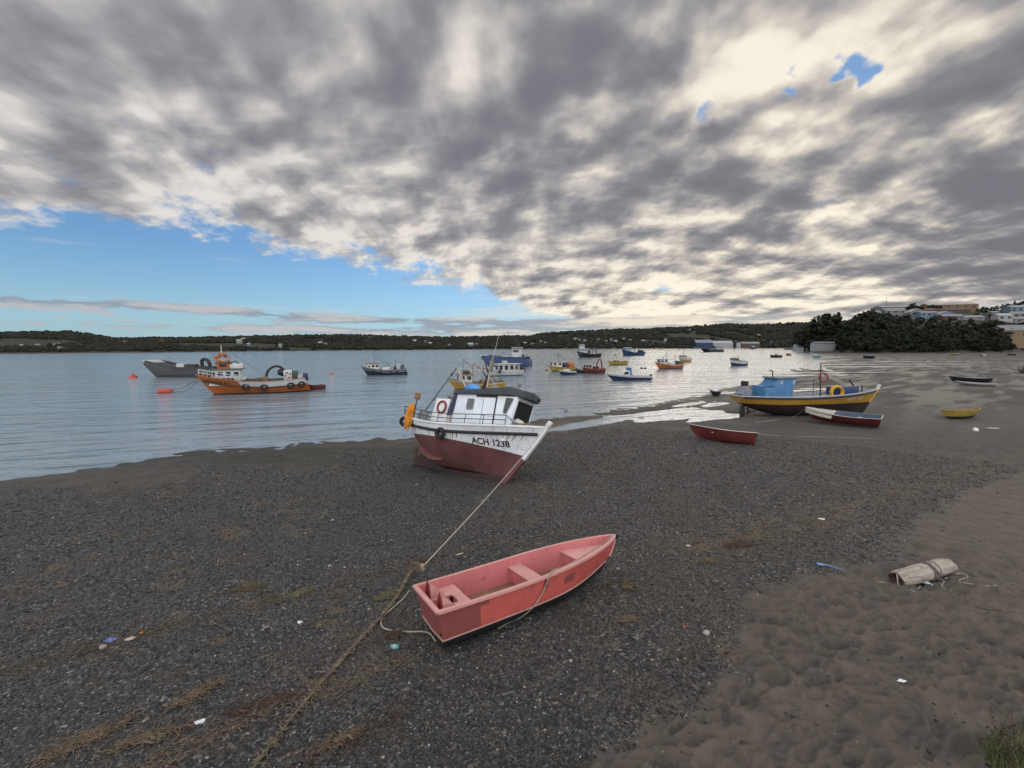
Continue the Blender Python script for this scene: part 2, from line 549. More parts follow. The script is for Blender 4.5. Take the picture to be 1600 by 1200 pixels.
# ... and how thick and dark it is
mass = total([(1000, 60, 90, .30), (880, 150, 130, .26), (1200, 262, 75, .36), (1010, 330, 85, .26), (1120, 290, 70, .20), (880, 345, 80, .16), (1490, 330, 75, .34), (1570, 190, 130, .34), (1590, 420, 70, .26), (1270, 360, 80, .16), (1170, 385, 60, .14),
              (450, 70, 150, .16), (640, 150, 110, .14), (730, 270, 70, .20), (600, 230, 70, .10), (160, 280, 40, .10), (330, 190, 50, .12), (60, 300, 60, .06),
              (1085, 130, 70, -.26), (1180, 50, 80, -.40), (1265, 150, 70, -.30), (1350, 60, 60, -.24), (1420, 130, 70, -.18), (1360, 320, 50, -.34), (1290, 345, 40, -.20), (1440, 362, 26, -.34), (1060, 335, 40, -.22), (1110, 120, 40, -.12), (955, 200, 40, -.10),
              (90, 90, 130, .12), (250, 300, 60, -.26), (330, 120, 60, -.06), (480, 160, 50, -.16), (550, 300, 60, -.12), (700, 380, 60, -.14), (80, 320, 40, -.12), (470, 255, 40, -.14), (900, 420, 60, -.14), (1050, 440, 80, -.22), (1250, 440, 80, -.18)])
edge = fcurve(u, [(-2, .36), (u_of(0, 335), el_of(0, 335)), (u_of(200, 345), el_of(200, 346)), (u_of(400, 378), el_of(400, 382)), (u_of(520, 402), el_of(520, 408)), (u_of(700, 442), el_of(700, 446)),
                  (u_of(800, 470), el_of(800, 474)), (u_of(900, 495), el_of(900, 505)), (u_of(1000, 520), -.02), (2, -.1)])
above = (el - edge) / (el.abs() * .5 + .05) + .12
above = (above * front) + (1 - front) * .55
cover = (above * .42).min(.215) + (above * .55).min(0.0)
rho = b0 * .5 + p0 * .5 + dens + mass * .10 + cover - .085
alpha = (rho + (p0 - q0) * .35).step(.43, .54)
tau = rho.step(.44, .74)
# thin banks low over the hills
bank_n = noise(nt, vcomb(nt, u * 5.0, el * 46.0, 3.3), 1.0, 5, .6)
bank_c = fcurve(u, [(-2, el_of(0, 462)), (u_of(0, 466), el_of(0, 466)), (u_of(250, 479), el_of(250, 479)), (u_of(560, 499), el_of(560, 499)), (u_of(760, 503), el_of(760, 503)), (2, el_of(900, 500))])
bw = ((el - bank_c) / .0115).pow(2) * -1
bank2 = ((el - el_of(700, 517)) / .017).pow(2) * -1
bank_a = (bw.exp() * .27 + bank2.exp() * u.lin(-1.3, .0, .10, .30) + bank_n - .22).step(.43, .52) * el.step(.16, .10)
streak_n = noise(nt, vcomb(nt, u * 3.0, el * 44.0, 8.1), 1.0, 4, .6)
streak_a = (streak_n + ((el - el_of(850, 474)) / .06).pow(2).__mul__(-1).exp() * .20 * u.step(-.20, .15)).step(.58, .70) * .9 * el.step(.30, .16)

cg = vop(nt, 'DOT_PRODUCT', V, tuple(sd))
near_sun = ((1 - cg) * -4.0).exp()
hz_glow = ((el / .15).pow(2) * -1).exp() * ((u - .50) / .70).pow(2).__mul__(-1).exp() * front

low = (el / .30).pow(2).__mul__(-1).exp() * front
lit = .515 + (1 - tau) * .24 + rel * 2.0 + rel2 * 1.25 - near_sun * .06 - mass * .58 + (p0 - .5) * -.75 + (b0 - .5) * -.5 + hz_glow * .26 + low * rel2 * 1.5 + low * .06
lit = lit.step(-.12, 1.08)
K = 1 / SKYK
def kc(c): return [q * K for q in c]
warm = (near_sun * .9 + hz_glow * .8).sat()
shade = ramp(nt, lit, [(0, (.195, .195, .228)), (.30, (.262, .260, .288)), (.55, (.355, .350, .370)), (.80, (.51, .49, .49)), (1.0, (.76, .72, .69))])
shade_w = ramp(nt, lit, [(0, (.190, .187, .212)), (.28, (.250, .243, .262)), (.54, (.39, .370, .365)), (.80, (.66, .60, .52)), (1.0, (1.0, .92, .76))])
ccol = mixc(nt, warm, shade, shade_w)
ccol = vop(nt, 'SCALE', ccol, None, K)
# unseen clouds behind the camera, opposite the sun, brightened to light camera-facing sides
back = (1 - dy.step(-.40, .25))
ccol = mixc(nt, back * .85, ccol, mixc(nt, lit, kc((1.15, 1.2, 1.32)), kc((2.3, 2.26, 2.2))))
high = dz.step(.74, .95)  # zenith above the view, brightened to light the ground
ccol = mixc(nt, high * .7, ccol, kc((1.5, 1.52, 1.6)))

blue = E(nt, sky.outputs['Color'])
blue = vop(nt, 'MULTIPLY', blue, (1.2, 1.53, 1.9))
horizon_tint = (el / .10).pow(2).__mul__(-1).exp()
blue = mixc(nt, near_sun.sat() * .9, blue, kc((.12, .26, .52)))
blue = mixc(nt, horizon_tint * .55, blue, kc((.36, .60, .78)))
col = mixc(nt, streak_a * u.lin(-.3, .5, 0.25, .95), blue, mixc(nt, hz_glow.sat(), kc((.60, .64, .68)), kc((.95, .86, .70))))
col = mixc(nt, alpha, col, ccol)
bcol = mixc(nt, (bank_n.step(.44, .62) * .75 + hz_glow * .25).sat(), kc((.27, .31, .38)), mixc(nt, hz_glow.sat(), kc((.56, .56, .58)), kc((.95, .84, .66))))
col = mixc(nt, bank_a * .9, col, bcol)
link(nt, col, bg.inputs['Color'])
W.cycles.sampling_method = 'MANUAL'; W.cycles.sample_map_resolution = 1024
# ------------------------------------------------------------------ ground sheet
th = np.concatenate([np.linspace(-180, -64, 30, endpoint=False), np.linspace(-64, 64, 600), np.linspace(64, 180, 31)[1:-1]])
th = np.radians(th)
rr = np.concatenate([[.4, 1.0, 1.6, 2.1], np.geomspace(2.5, 16, 330, endpoint=False), np.geomspace(16, 60, 200, endpoint=False), np.geomspace(60, 400, 200, endpoint=False), np.geomspace(400, 6000, 110)])
NT, NR = len(th), len(rr)
TH, RR = np.meshgrid(th, rr)                # NR x NT
GX = (RR * np.sin(TH)).ravel(); GY = (RR * np.cos(TH)).ravel()
GZ, GDE, GD = terr(GX, GY)
sand_px = [(860, 1230), (950, 1165), (1060, 1095), (1165, 1055), (1150, 1000), (1160, 945), (1205, 905), (1300, 888), (1385, 858), (1440, 805), (1510, 765), (1620, 728)]
sand_line = [tuple(ground_at(*q)[:2]) for q in sand_px]
sand_line = [(sand_line[0][0] - 1.2, 2.2), ] + sand_line + [(45, 22), (140, 60)]
sand_poly = sand_line + [(140, -200), (-30, -200), (-30, 1.0)]
def sandmask(x, y):
    d = sdist(sand_line, sand_poly, x, y)
    d = d + (fbm(x / .5, y / .5, 61, 4) - .5) * .9 + (fbm(x / .12, y / .12, 62, 2) - .5) * .25
    return ss(-.12, .22, d)
SAND = sandmask(GX, GY)
# footprints and wind-blown hollows in the dry sand
stamp = np.zeros((NR, NT))
rg = np.random.default_rng(5)
def add_dimples(n, smin, smax, depth, ybias=1.0):
    cnt = 0
    while cnt < n:
        x = rg.uniform(-1.5, 13); y = rg.uniform(2.6, 13)
        if x > y * 1.5 + 2: continue
        if sandmask(np.array([x]), np.array([y]))[0] < .4: continue
        cnt += 1
        a = rg.uniform(smin, smax); b = a * rg.uniform(.30, .55)
        ang = rg.normal(.15, .35)
        dep = depth * rg.uniform(.4, 1.2)
        r = math.hypot(x, y); t = math.atan2(x, y)
        R3 = 2.6 * a
        i0, i1 = np.searchsorted(rr, [r - R3, r + R3]); j0, j1 = np.searchsorted(th, [t - R3 / r, t + R3 / r])
        if i1 <= i0 or j1 <= j0: continue
        xs = rr[i0:i1, None] * np.sin(th[None, j0:j1]) - x; ys = rr[i0:i1, None] * np.cos(th[None, j0:j1]) - y
        p = (xs * math.cos(ang) + ys * math.sin(ang)) / a; q = (-xs * math.sin(ang) + ys * math.cos(ang)) / b
        d2 = p * p + q * q
        s = -dep * np.exp(-d2 * 1.2) + dep * .45 * np.exp(-((np.sqrt(d2) - 1.35) / .38) ** 2) * (1 + .5 * np.sign(q))
        stamp[i0:i1, j0:j1] += s
add_dimples(700, .11, .19, .060)
add_dimples(2200, .05, .10, .036)
stamp = np.clip(stamp, -.12, .085).ravel()
rip = (fbm(GX / .34 + 2 * GY, GY / .12, 71, 3) - .5) * .04 + (fbm(GX / .55, GY / .30, 72, 3) - .5) * .11
DRY = SAND * ss(16, 10, np.hypot(GX, GY))
gravel_h = (fbm(GX / .35, GY / .35, 81, 3) - .5) * .025
GZ = GZ + DRY * (stamp + rip) + (1 - SAND) * gravel_h * ss(.5, 3, GDE) * ss(60, 20, np.hypot(GX, GY))
GZ = GZ - SAND * ss(0, 1, SAND) * 0 
me = bpy.data.meshes.new('beach')
co_ = np.stack([GX, GY, GZ], 1).astype(np.float32)
me.vertices.add(len(co_)); me.vertices.foreach_set('co', co_.ravel())
i = np.arange(NR - 1)[:, None]; j = np.arange(NT - 1)[None, :]
q = np.stack([i * NT + j, (i + 1) * NT + j, (i + 1) * NT + j + 1, i * NT + j + 1], -1).reshape(-1, 4)
# close the seam behind the camera
ii = np.arange(NR - 1)
q = np.concatenate([q, np.stack([ii * NT + NT - 1, (ii + 1) * NT + NT - 1, (ii + 1) * NT, ii * NT], -1)])
q = q[:, ::-1]
me.loops.add(q.size); me.loops.foreach_set('vertex_index', q.ravel().astype(np.int32))
me.polygons.add(len(q)); me.polygons.foreach_set('loop_start', (np.arange(len(q)) * 4).astype(np.int32))
me.polygons.foreach_set('use_smooth', np.ones(len(q), bool))
me.update(calc_edges=True)
dist = np.hypot(GX, GY)
flat = ss(14, 40, GX) * ss(13, 8, GDE)
def mudmask(x, y, de):
    return ss(.42, .54, fbm(x / 2.5 + y / 9, y / 1.6, 91, 4) + .26 * np.exp(-((de - 2.4) / 2.8) ** 2) - .10) * ss(8.5, 4.0, de) * ss(22, 14, x)
mud = np.clip(mudmask(GX, GY, GDE) + flat * .85, 0, 1)
sn = fbm((GX * .8 + GY * .6) / 7, (-GX * .6 + GY * .8) / 1.1, 95, 4)
wet = np.clip(ss(1.3, .1, GDE) + .55 * ss(.45, .62, sn) * ss(6.5, 2, GDE) + flat * ss(.42, .6, sn) * .9, 0, 1)
wet = wet * ss(420, 250, dist)
uu_ = GX / np.maximum(GY, 1)
veg = np.where((sdist(FARSH, FARPOLY, GX, GY) > 8) & (GY > 50), 1.0, 0.0)
DBv = np.interp(uu_, BU, BD)
veg = np.maximum(veg, np.where((uu_ > BU[0]) & (GY > 100), ss(2, 16, GY - DBv), 0))
weed = ss(.52, .64, fbm(GX / .9, GY / .5, 101, 4)) * np.exp(-((GDE - .1) / .9) ** 2) * ss(60, 40, GY)
tan = np.zeros_like(GX)
def wrackline(pts, width, amt):
    L = [tuple(ground_at(*p)[:2]) for p in pts]
    return np.exp(-(segdist(L, GX, GY) / width) ** 2) * amt
WR1 = [(-30, 1062), (60, 1038), (150, 1012), (230, 990), (350, 958), (450, 935), (560, 905), (640, 880), (760, 855), (900, 825), (1050, 800), (1200, 770)]
WR2 = [(1060, 860), (1200, 830), (1300, 805), (1420, 765), (1560, 722), (1680, 690)]
WR3 = [(200, 1220), (330, 1150), (420, 1110), (560, 1060), (640, 1030)]
m_near = dist < 40
tan = tan + (wrackline(WR1, .10, .45) + wrackline(WR2, .7, .9) + wrackline(WR2, .25, .6) + wrackline(WR3, .35, .6)) * ss(.46, .62, fbm(GX / .22, GY / .16, 105, 4)) * m_near
tan = np.clip(tan + .9 * ss(.66, .76, fbm(GX / .5, GY / .35, 107, 4)) * ss(.5, .6, fbm(GX / 3, GY / 3, 108, 2)) * (dist < 40) * (1 - SAND) * ss(3, 6, GDE), 0, 1)
fieldn = fbm(GX / 120, GY / 60, 111, 4)
field = ss(.60, .66, fieldn)
for nm, ch in (('gm', (SAND, wet, veg, mud)), ('gm2', (weed, tan, field, SAND * 0 + 1))):
    a = me.color_attributes.new(nm, 'FLOAT_COLOR', 'POINT')
    a.data.foreach_set('color', np.stack(ch, 1).astype(np.float32).ravel())

m, nt, b = new_mat('beach_gravel_and_sand')
v = coords(nt)
A1 = attr(nt, 'gm'); A2 = attr(nt, 'gm2')
sep = nt.nodes.new('ShaderNodeSeparateColor'); link(nt, A1, sep.inputs[0])
sand, wet_, veg_ = [E(nt, o) for o in sep.outputs]
mud_ = attr(nt, 'gm', 'Alpha')
sep2 = nt.nodes.new('ShaderNodeSeparateColor'); link(nt, A2, sep2.inputs[0])
weed_, tan_, field_ = [E(nt, o) for o in sep2.outputs]
vx, vy, vz = vsep(nt, v)
vf = vcomb(nt, vx, vy, vz * .3)
def voro2(sc):
    n = nt.nodes.new('ShaderNodeTexVoronoi'); nt.links.new(vf.s, n.inputs['Vector']); n.inputs['Scale'].default_value = sc
    return E(nt, n.outputs['Color']), E(nt, n.outputs['Distance'])
c1, d1 = voro2(30); c2, d2 = voro2(60)
r1 = vsep(nt, c1)[0]; r2 = vsep(nt, c2)[1]; r3 = vsep(nt, c1)[2]
GREY = [(0, (.016, .016, .017)), (.35, (.034, .033, .033)), (.7, (.066, .063, .060)), (.9, (.125, .118, .110)), (.97, (.20, .19, .175)), (1, (.36, .34, .31))]
g1 = ramp(nt, r1, GREY); g2 = ramp(nt, r2, GREY)
bign = noise(nt, v, 1.3, 4, .6)
gsel = noise(nt, v, .9, 4, .6).step(.40, .60)
grav = mixc(nt, gsel, g1, g2)
grav = mixc(nt, bign.lin(.3, .7, 0, .35), grav, (.040, .035, .031))
coarse = noise(nt, v, 3.0, 6, .85)
grav = mixc(nt, coarse.step(.56, .70) * .6, grav, (.105, .100, .093))
grav = mixc(nt, coarse.step(.45, .33) * .6, grav, (.014, .014, .015))
brownp = noise(nt, v, .45, 4, .6).step(.5, .68)
grav = mixc(nt, brownp * .22, grav, (.075, .062, .050))
sn1 = noise(nt, v, 3.0, 5, .6); sn2 = noise(nt, v, 90, 3, .7)
sandc = mixc(nt, sn1.lin(.3, .7), (.066, .055, .047), (.106, .089, .076))
sandc = mixc(nt, sn2.step(.62, .8) * .5, sandc, (.035, .032, .030))
sandc = mixc(nt, noise(nt, v, 40, 2).step(.70, .76) * .6, sandc, (.30, .28, .25))
mudc = mixc(nt, noise(nt, v, 1.7, 6, .65).lin(.3, .7), (.042, .036, .031), (.078, .067, .057))
mu = vx * .8 + vy * .6; mv = vx * -.6 + vy * .8
mst = noise(nt, vcomb(nt, mu * .10, mv * .8, 0.), 1.0, 5, .65)
fst = noise(nt, vcomb(nt, vx * .012, vy * .085, 5.), 1.0, 5, .65)
mudc = mixc(nt, mst.step(.52, .66) * .7, mudc, (.034, .033, .026))
mudc = mixc(nt, fst.step(.50, .60) * .75, mudc, (.026, .026, .020))
mudc = mixc(nt, fst.step(.47, .37) * .7, mudc, (.115, .096, .078))
mudc = mixc(nt, mst.step(.44, .34) * .5, mudc, (.10, .09, .078))
mudc = mixc(nt, (r2 - .6).sat() * .8 * noise(nt, v, .9, 3).step(.45, .6), mudc, (.15, .14, .125))
base = mixc(nt, sand, grav, sandc)
base = mixc(nt, mud_ * .9, base, mudc)
base = mixc(nt, tan_ * .75, base, mixc(nt, noise(nt, v, 35, 4, .7).lin(.3, .7), (.055, .040, .026), (.17, .13, .085)))
base = mixc(nt, weed_, base, mixc(nt, noise(nt, v, 9, 4), (.012, .014, .009), (.055, .065, .022)))
wetc = mixc(nt, wet_ * .55, base, (.018, .017, .016))
vegn = noise(nt, v, .05, 8, .62); 
vegc = mixc(nt, vegn.lin(.35, .65), (.005, .008, .005), (.016, .020, .010))
vegc = mixc(nt, field_ * .8, vegc, mixc(nt, noise(nt, v, .03, 4), (.030, .028, .016), (.020, .024, .012)))
base = mixc(nt, veg_, wetc, vegc)
link(nt, base, b.inputs['Base Color'])
rg_ = (.92 - wet_ * .40)
link(nt, rg_, b.inputs['Roughness'])
b.inputs['Specular IOR Level'].default_value = .3
gravh = (d1 * -1 + 1) * (1 - gsel) + (d2 * -1 + 1) * gsel * .6
soft = (1 - sand) * (1 - mud_ * .85)
hgt = gravh * soft + noise(nt, v, 22, 5, .65) * sand * .35 + noise(nt, v, 14, 5, .6) * mud_ * .5 + noise(nt, v, 120, 2) * sand * .18
link(nt, bump(nt, hgt, .85, .022), b.inputs['Normal'])
me.materials.append(m)
go = bpy.data.objects.new('beach', me); C.objects.link(go); tag(go, kind='structure')

# ------------------------------------------------------------------ water
wb = MB()
S = 6000
wv_, wf_ = [], []
wxs = [-S, -800, -200, -60, -20, 0, 20, 60, 200, 800, S]; wys = [-200, 10, 20, 30, 45, 70, 120, 300, 900, 2500, S]
for yy in wys:
    for xx in wxs: wv_.append((xx, yy, 0))
for a in range(len(wys) - 1):
    for c in range(len(wxs) - 1):
        n = len(wxs); wf_.append((a * n + c, a * n + c + 1, (a + 1) * n + c + 1, (a + 1) * n + c))
wb.add(wv_, wf_)
m, nt, b = new_mat('sea_water')
v = coords(nt); vx, vy, vz = vsep(nt, v)
ca, sa = math.cos(math.radians(18)), math.sin(math.radians(18))
wu = vx * ca + vy * sa; wv2 = vx * -sa + vy * ca
w1 = noise(nt, vcomb(nt, wu * .14, wv2 * .62, 0.), 1.0, 3, .55)
w2 = noise(nt, vcomb(nt, wu * .7, wv2 * 2.0, 4.), 1.0, 4, .6)
w3 = noise(nt, vcomb(nt, wu * .06, wv2 * .16, 2.), 1.0, 3, .5)
calm = noise(nt, vcomb(nt, vx * .012, vy * .045, 9.), 1.0, 4, .55)
amp = calm.lin(.35, .65, .55, 1.15)
hgt = (w1 * .40 + w2 * .10 + w3 * .25) * amp
col = mixc(nt, calm.lin(.3, .7), (.15, .21, .27), (.20, .235, .255))
link(nt, col, b.inputs['Base Color'])
b.inputs['Roughness'].default_value = .10; b.inputs['IOR'].default_value = 1.75
link(nt, bump(nt, hgt, 1.0, 1.0), b.inputs['Normal'])
wo = wb.build('water', m, smooth=0); tag(wo, kind='structure')

# ------------------------------------------------------------------ loose pebbles lying on the gravel near the viewer
NP = 105000
k = 0; px_, py_ = [], []
r_ = np.random.default_rng(3)
N0 = 300000
ang = r_.uniform(-.98, .98, N0); rad = 2.7 + 24 * r_.random(N0) ** 1.75
X, Y = rad * np.sin(ang), rad * np.cos(ang)
keep = r_.random(N0) > sandmask(X, Y) * .985
X, Y = X[keep], Y[keep]
tz, tde, td = terr(X, Y)
keep = (tde > 1.5 + 3 * r_.random(len(X))) & (r_.random(len(X)) > mudmask(X, Y, tde) * .93)
X, Y, tz = X[keep][:NP], Y[keep][:NP], tz[keep][:NP]
n = len(X)
tz = tz + (1 - sandmask(X, Y)) * (fbm(X / .35, Y / .35, 81, 3) - .5) * .025
t_ = (1 + 5 ** .5) / 2
ico = np.array([(-1, t_, 0), (1, t_, 0), (-1, -t_, 0), (1, -t_, 0), (0, -1, t_), (0, 1, t_), (0, -1, -t_), (0, 1, -t_), (t_, 0, -1), (t_, 0, 1), (-t_, 0, -1), (-t_, 0, 1)]) / math.sqrt(1 + t_ * t_)
icf = np.array([(0, 11, 5), (0, 5, 1), (0, 1, 7), (0, 7, 10), (0, 10, 11), (1, 5, 9), (5, 11, 4), (11, 10, 2), (10, 7, 6), (7, 1, 8), (3, 9, 4), (3, 4, 2), (3, 2, 6), (3, 6, 8), (3, 8, 9), (4, 9, 5), (2, 4, 11), (6, 2, 10), (8, 6, 7), (9, 8, 1)])
sz = .008 + .010 * r_.random(n) ** 2 + .022 * (r_.random(n) > .975) * r_.random(n)
sz *= .85 + .75 * ss(4, 22, np.hypot(X, Y))
sc = np.stack([sz * r_.uniform(.9, 1.6, n), sz * r_.uniform(.8, 1.2, n), sz * r_.uniform(.45, .8, n)], 1)
rz = r_.uniform(0, 2 * PI, n)
pv = ico[None] * sc[:, None, :] * (1 + .25 * (r_.random((n, 12, 1)) - .5))
cz, sz_ = np.cos(rz)[:, None], np.sin(rz)[:, None]
gx_ = pv[:, :, 0] * cz - pv[:, :, 1] * sz_ + X[:, None]; gy_ = pv[:, :, 0] * sz_ + pv[:, :, 1] * cz + Y[:, None]
gzz = pv[:, :, 2] + tz[:, None] + sc[:, 2:3] * .35
vv = np.stack([gx_, gy_, gzz], -1).reshape(-1, 3).astype(np.float32)
ff = (icf[None] + (np.arange(n) * 12)[:, None, None]).reshape(-1, 3)
def np_mesh(name, verts, tris, cols=None, smooth=True, nv=3):
    me = bpy.data.meshes.new(name)
    me.vertices.add(len(verts)); me.vertices.foreach_set('co', np.ascontiguousarray(verts, np.float32).ravel())
    me.loops.add(tris.size); me.loops.foreach_set('vertex_index', tris.ravel().astype(np.int32))
    me.polygons.add(len(tris)); me.polygons.foreach_set('loop_start', (np.arange(len(tris)) * nv).astype(np.int32))
    me.polygons.foreach_set('use_smooth', np.full(len(tris), smooth))
    me.update(calc_edges=True)
    if cols is not None:
        a = me.color_attributes.new('tone', 'FLOAT_COLOR', 'POINT')
        a.data.foreach_set('color', np.concatenate([cols, np.ones((len(cols), 1))], 1).astype(np.float32).ravel())
    return me
tone = .012 + .052 * r_.random(n) ** 1.4 + .10 * (r_.random(n) > .93) * r_.random(n) + .28 * (r_.random(n) > .991)
warm = r_.uniform(-.05, .14, n)
cols = np.stack([tone * (1 + warm), tone, tone * (1 - warm)], 1).repeat(12, 0)
def tone_mat(name, rough=.8, nscale=30, amt=.35):
    m, nt, b = new_mat(name)
    c = attr(nt, 'tone'); v = coords(nt)
    nn = noise(nt, v, nscale, 4, .6)
    link(nt, mixc(nt, nn.lin(.3, .7, 0, amt), c, (.02, .02, .018)), b.inputs['Base Color'])
    b.inputs['Roughness'].default_value = rough
    b.inputs['Specular IOR Level'].default_value = .3
    return m
me = np_mesh('gravel', vv, ff, cols)
me.materials.append(tone_mat('pebble_stone', .75, 60, .3))
po = bpy.data.objects.new('gravel', me); C.objects.link(po); tag(po, kind='stuff')
# ------------------------------------------------------------------ paints
P_WHITE = paint((.66, .68, .70), .45, .10, 2.0, .34, (.22, .17, .12), key='white')
P_MWHITE = paint((.50, .51, .52), .5, .12, 1.6, .4, (.16, .13, .10), key='moored_white')  # white darkened in its colour for boats standing against the light
P_WHITEPLANK = paint((.72, .75, .79), .42, .12, 2.2, .50, (.20, .14, .10), plank=2.6, bmp=.3, key='white_plank')
P_OFFWHITE = paint((.60, .58, .53), .6, .12, 2.0, .35, key='offwhite')
P_RUST = paint((.13, .048, .045), .7, .35, 2.2, .55, (.06, .035, .03), key='bottom_red')
P_BLACK = paint((.016, .016, .018), .6, .3, 4, .15, key='black')
P_RUBBER = paint((.014, .014, .014), .75, .3, 8, .3, (.06, .055, .05), key='rubber')
P_SLATE = paint((.045, .052, .062), .7, .2, 3, .2, key='slate')
P_NAVY = paint((.016, .028, .072), .45, .2, 3, .2, key='navy')
P_BLUE = paint((.055, .18, .36), .55, .2, 3, .35, (.16, .15, .13), key='sky_blue')
P_DEEPBLUE = paint((.011, .034, .11), .5, .2, 2, .25, key='deep_blue')
P_GREY = paint((.20, .21, .22), .6, .2, 2, .3, key='grey')
P_LGREY = paint((.36, .38, .40), .6, .15, 2, .3, key='light_grey')
P_STEEL = paint((.028, .033, .042), .55, .2, 2, .4, (.10, .05, .03), key='steel')
P_ORANGE = paint((.36, .10, .018), .5, .25, 1.6, .5, (.10, .05, .03), key='orange')
P_BUOY = paint((.42, .05, .028), .55, .15, 3, .2, key='buoy_red')
P_YELLOW = paint((.42, .235, .030), .55, .18, 2, .38, (.13, .06, .02), key='yellow')
P_YELLOW2 = paint((.36, .25, .045), .55, .15, 3, .3, (.12, .08, .03), key='dinghy_yellow')
P_RED = paint((.125, .022, .020), .55, .25, 3, .4, (.05, .02, .02), key='red')
P_MAROON = paint((.026, .010, .010), .7, .3, 2, .4, (.02, .015, .012), key='maroon')
P_GREEN = paint((.035, .075, .06), .6, .25, 2, .3, key='green')
P_WOOD = paint((.20, .13, .08), .8, .3, 4, .5, (.06, .04, .03), key='wood')
P_DKWOOD = paint((.06, .04, .028), .8, .3, 4, .4, (.02, .015, .01), key='dark_wood')
P_PALEWOOD = paint((.42, .38, .32), .75, .2, 5, .3, key='pale_wood')
P_CANVAS = paint((.40, .37, .31), .9, .25, 4, .4, (.14, .11, .08), streak=False, bmp=.3, key='canvas')
P_GREYCANVAS = paint((.17, .18, .22), .9, .3, 4, .3, (.08, .08, .08), streak=False, bmp=.3, key='grey_canvas')
P_NETORANGE = paint((.60, .23, .02), .9, .35, 14, .4, (.22, .08, .02), streak=False, bmp=.8, key='net_orange')
P_NETGREY = paint((.22, .21, .19), .9, .5, 22, .6, (.04, .04, .035), streak=False, bmp=.8, key='net_grey')
P_ROPE = paint((.34, .31, .26), .9, .25, 20, .4, (.16, .12, .08), streak=False, bmp=.6, key='rope')
P_ROPEDARK = paint((.12, .10, .085), .9, .4, 18, .5, (.03, .025, .02), streak=False, bmp=.6, key='dark_rope')
P_TARPBLUE = paint((.08, .26, .60), .6, .18, 5, .15, streak=False, bmp=.3, key='blue_tarp')
P_RING = paint((.22, .03, .026), .6, .2, 5, .3, key='ring_red')
P_RINGWHITE = paint((.62, .60, .56), .6, .1, 5, .3, key='ring_white')
P_ALU = paint((.42, .44, .46), .4, .12, 4, .2, metallic=.6, key='metal')
P_DKMETAL = paint((.05, .06, .075), .45, .2, 4, .3, (.10, .05, .03), key='dark_metal')
P_BROWNISH = paint((.24, .12, .07), .7, .3, 3, .4, key='brown')
P_LETTER = paint((.012, .012, .014), .5, .1, 8, .12, (.2, .18, .15), streak=False, key='lettering')
P_LETTERW = paint((.62, .60, .55), .5, .1, 8, .3, (.3, .2, .08), streak=False, key='pale_lettering')
GLASS = glass_dark()

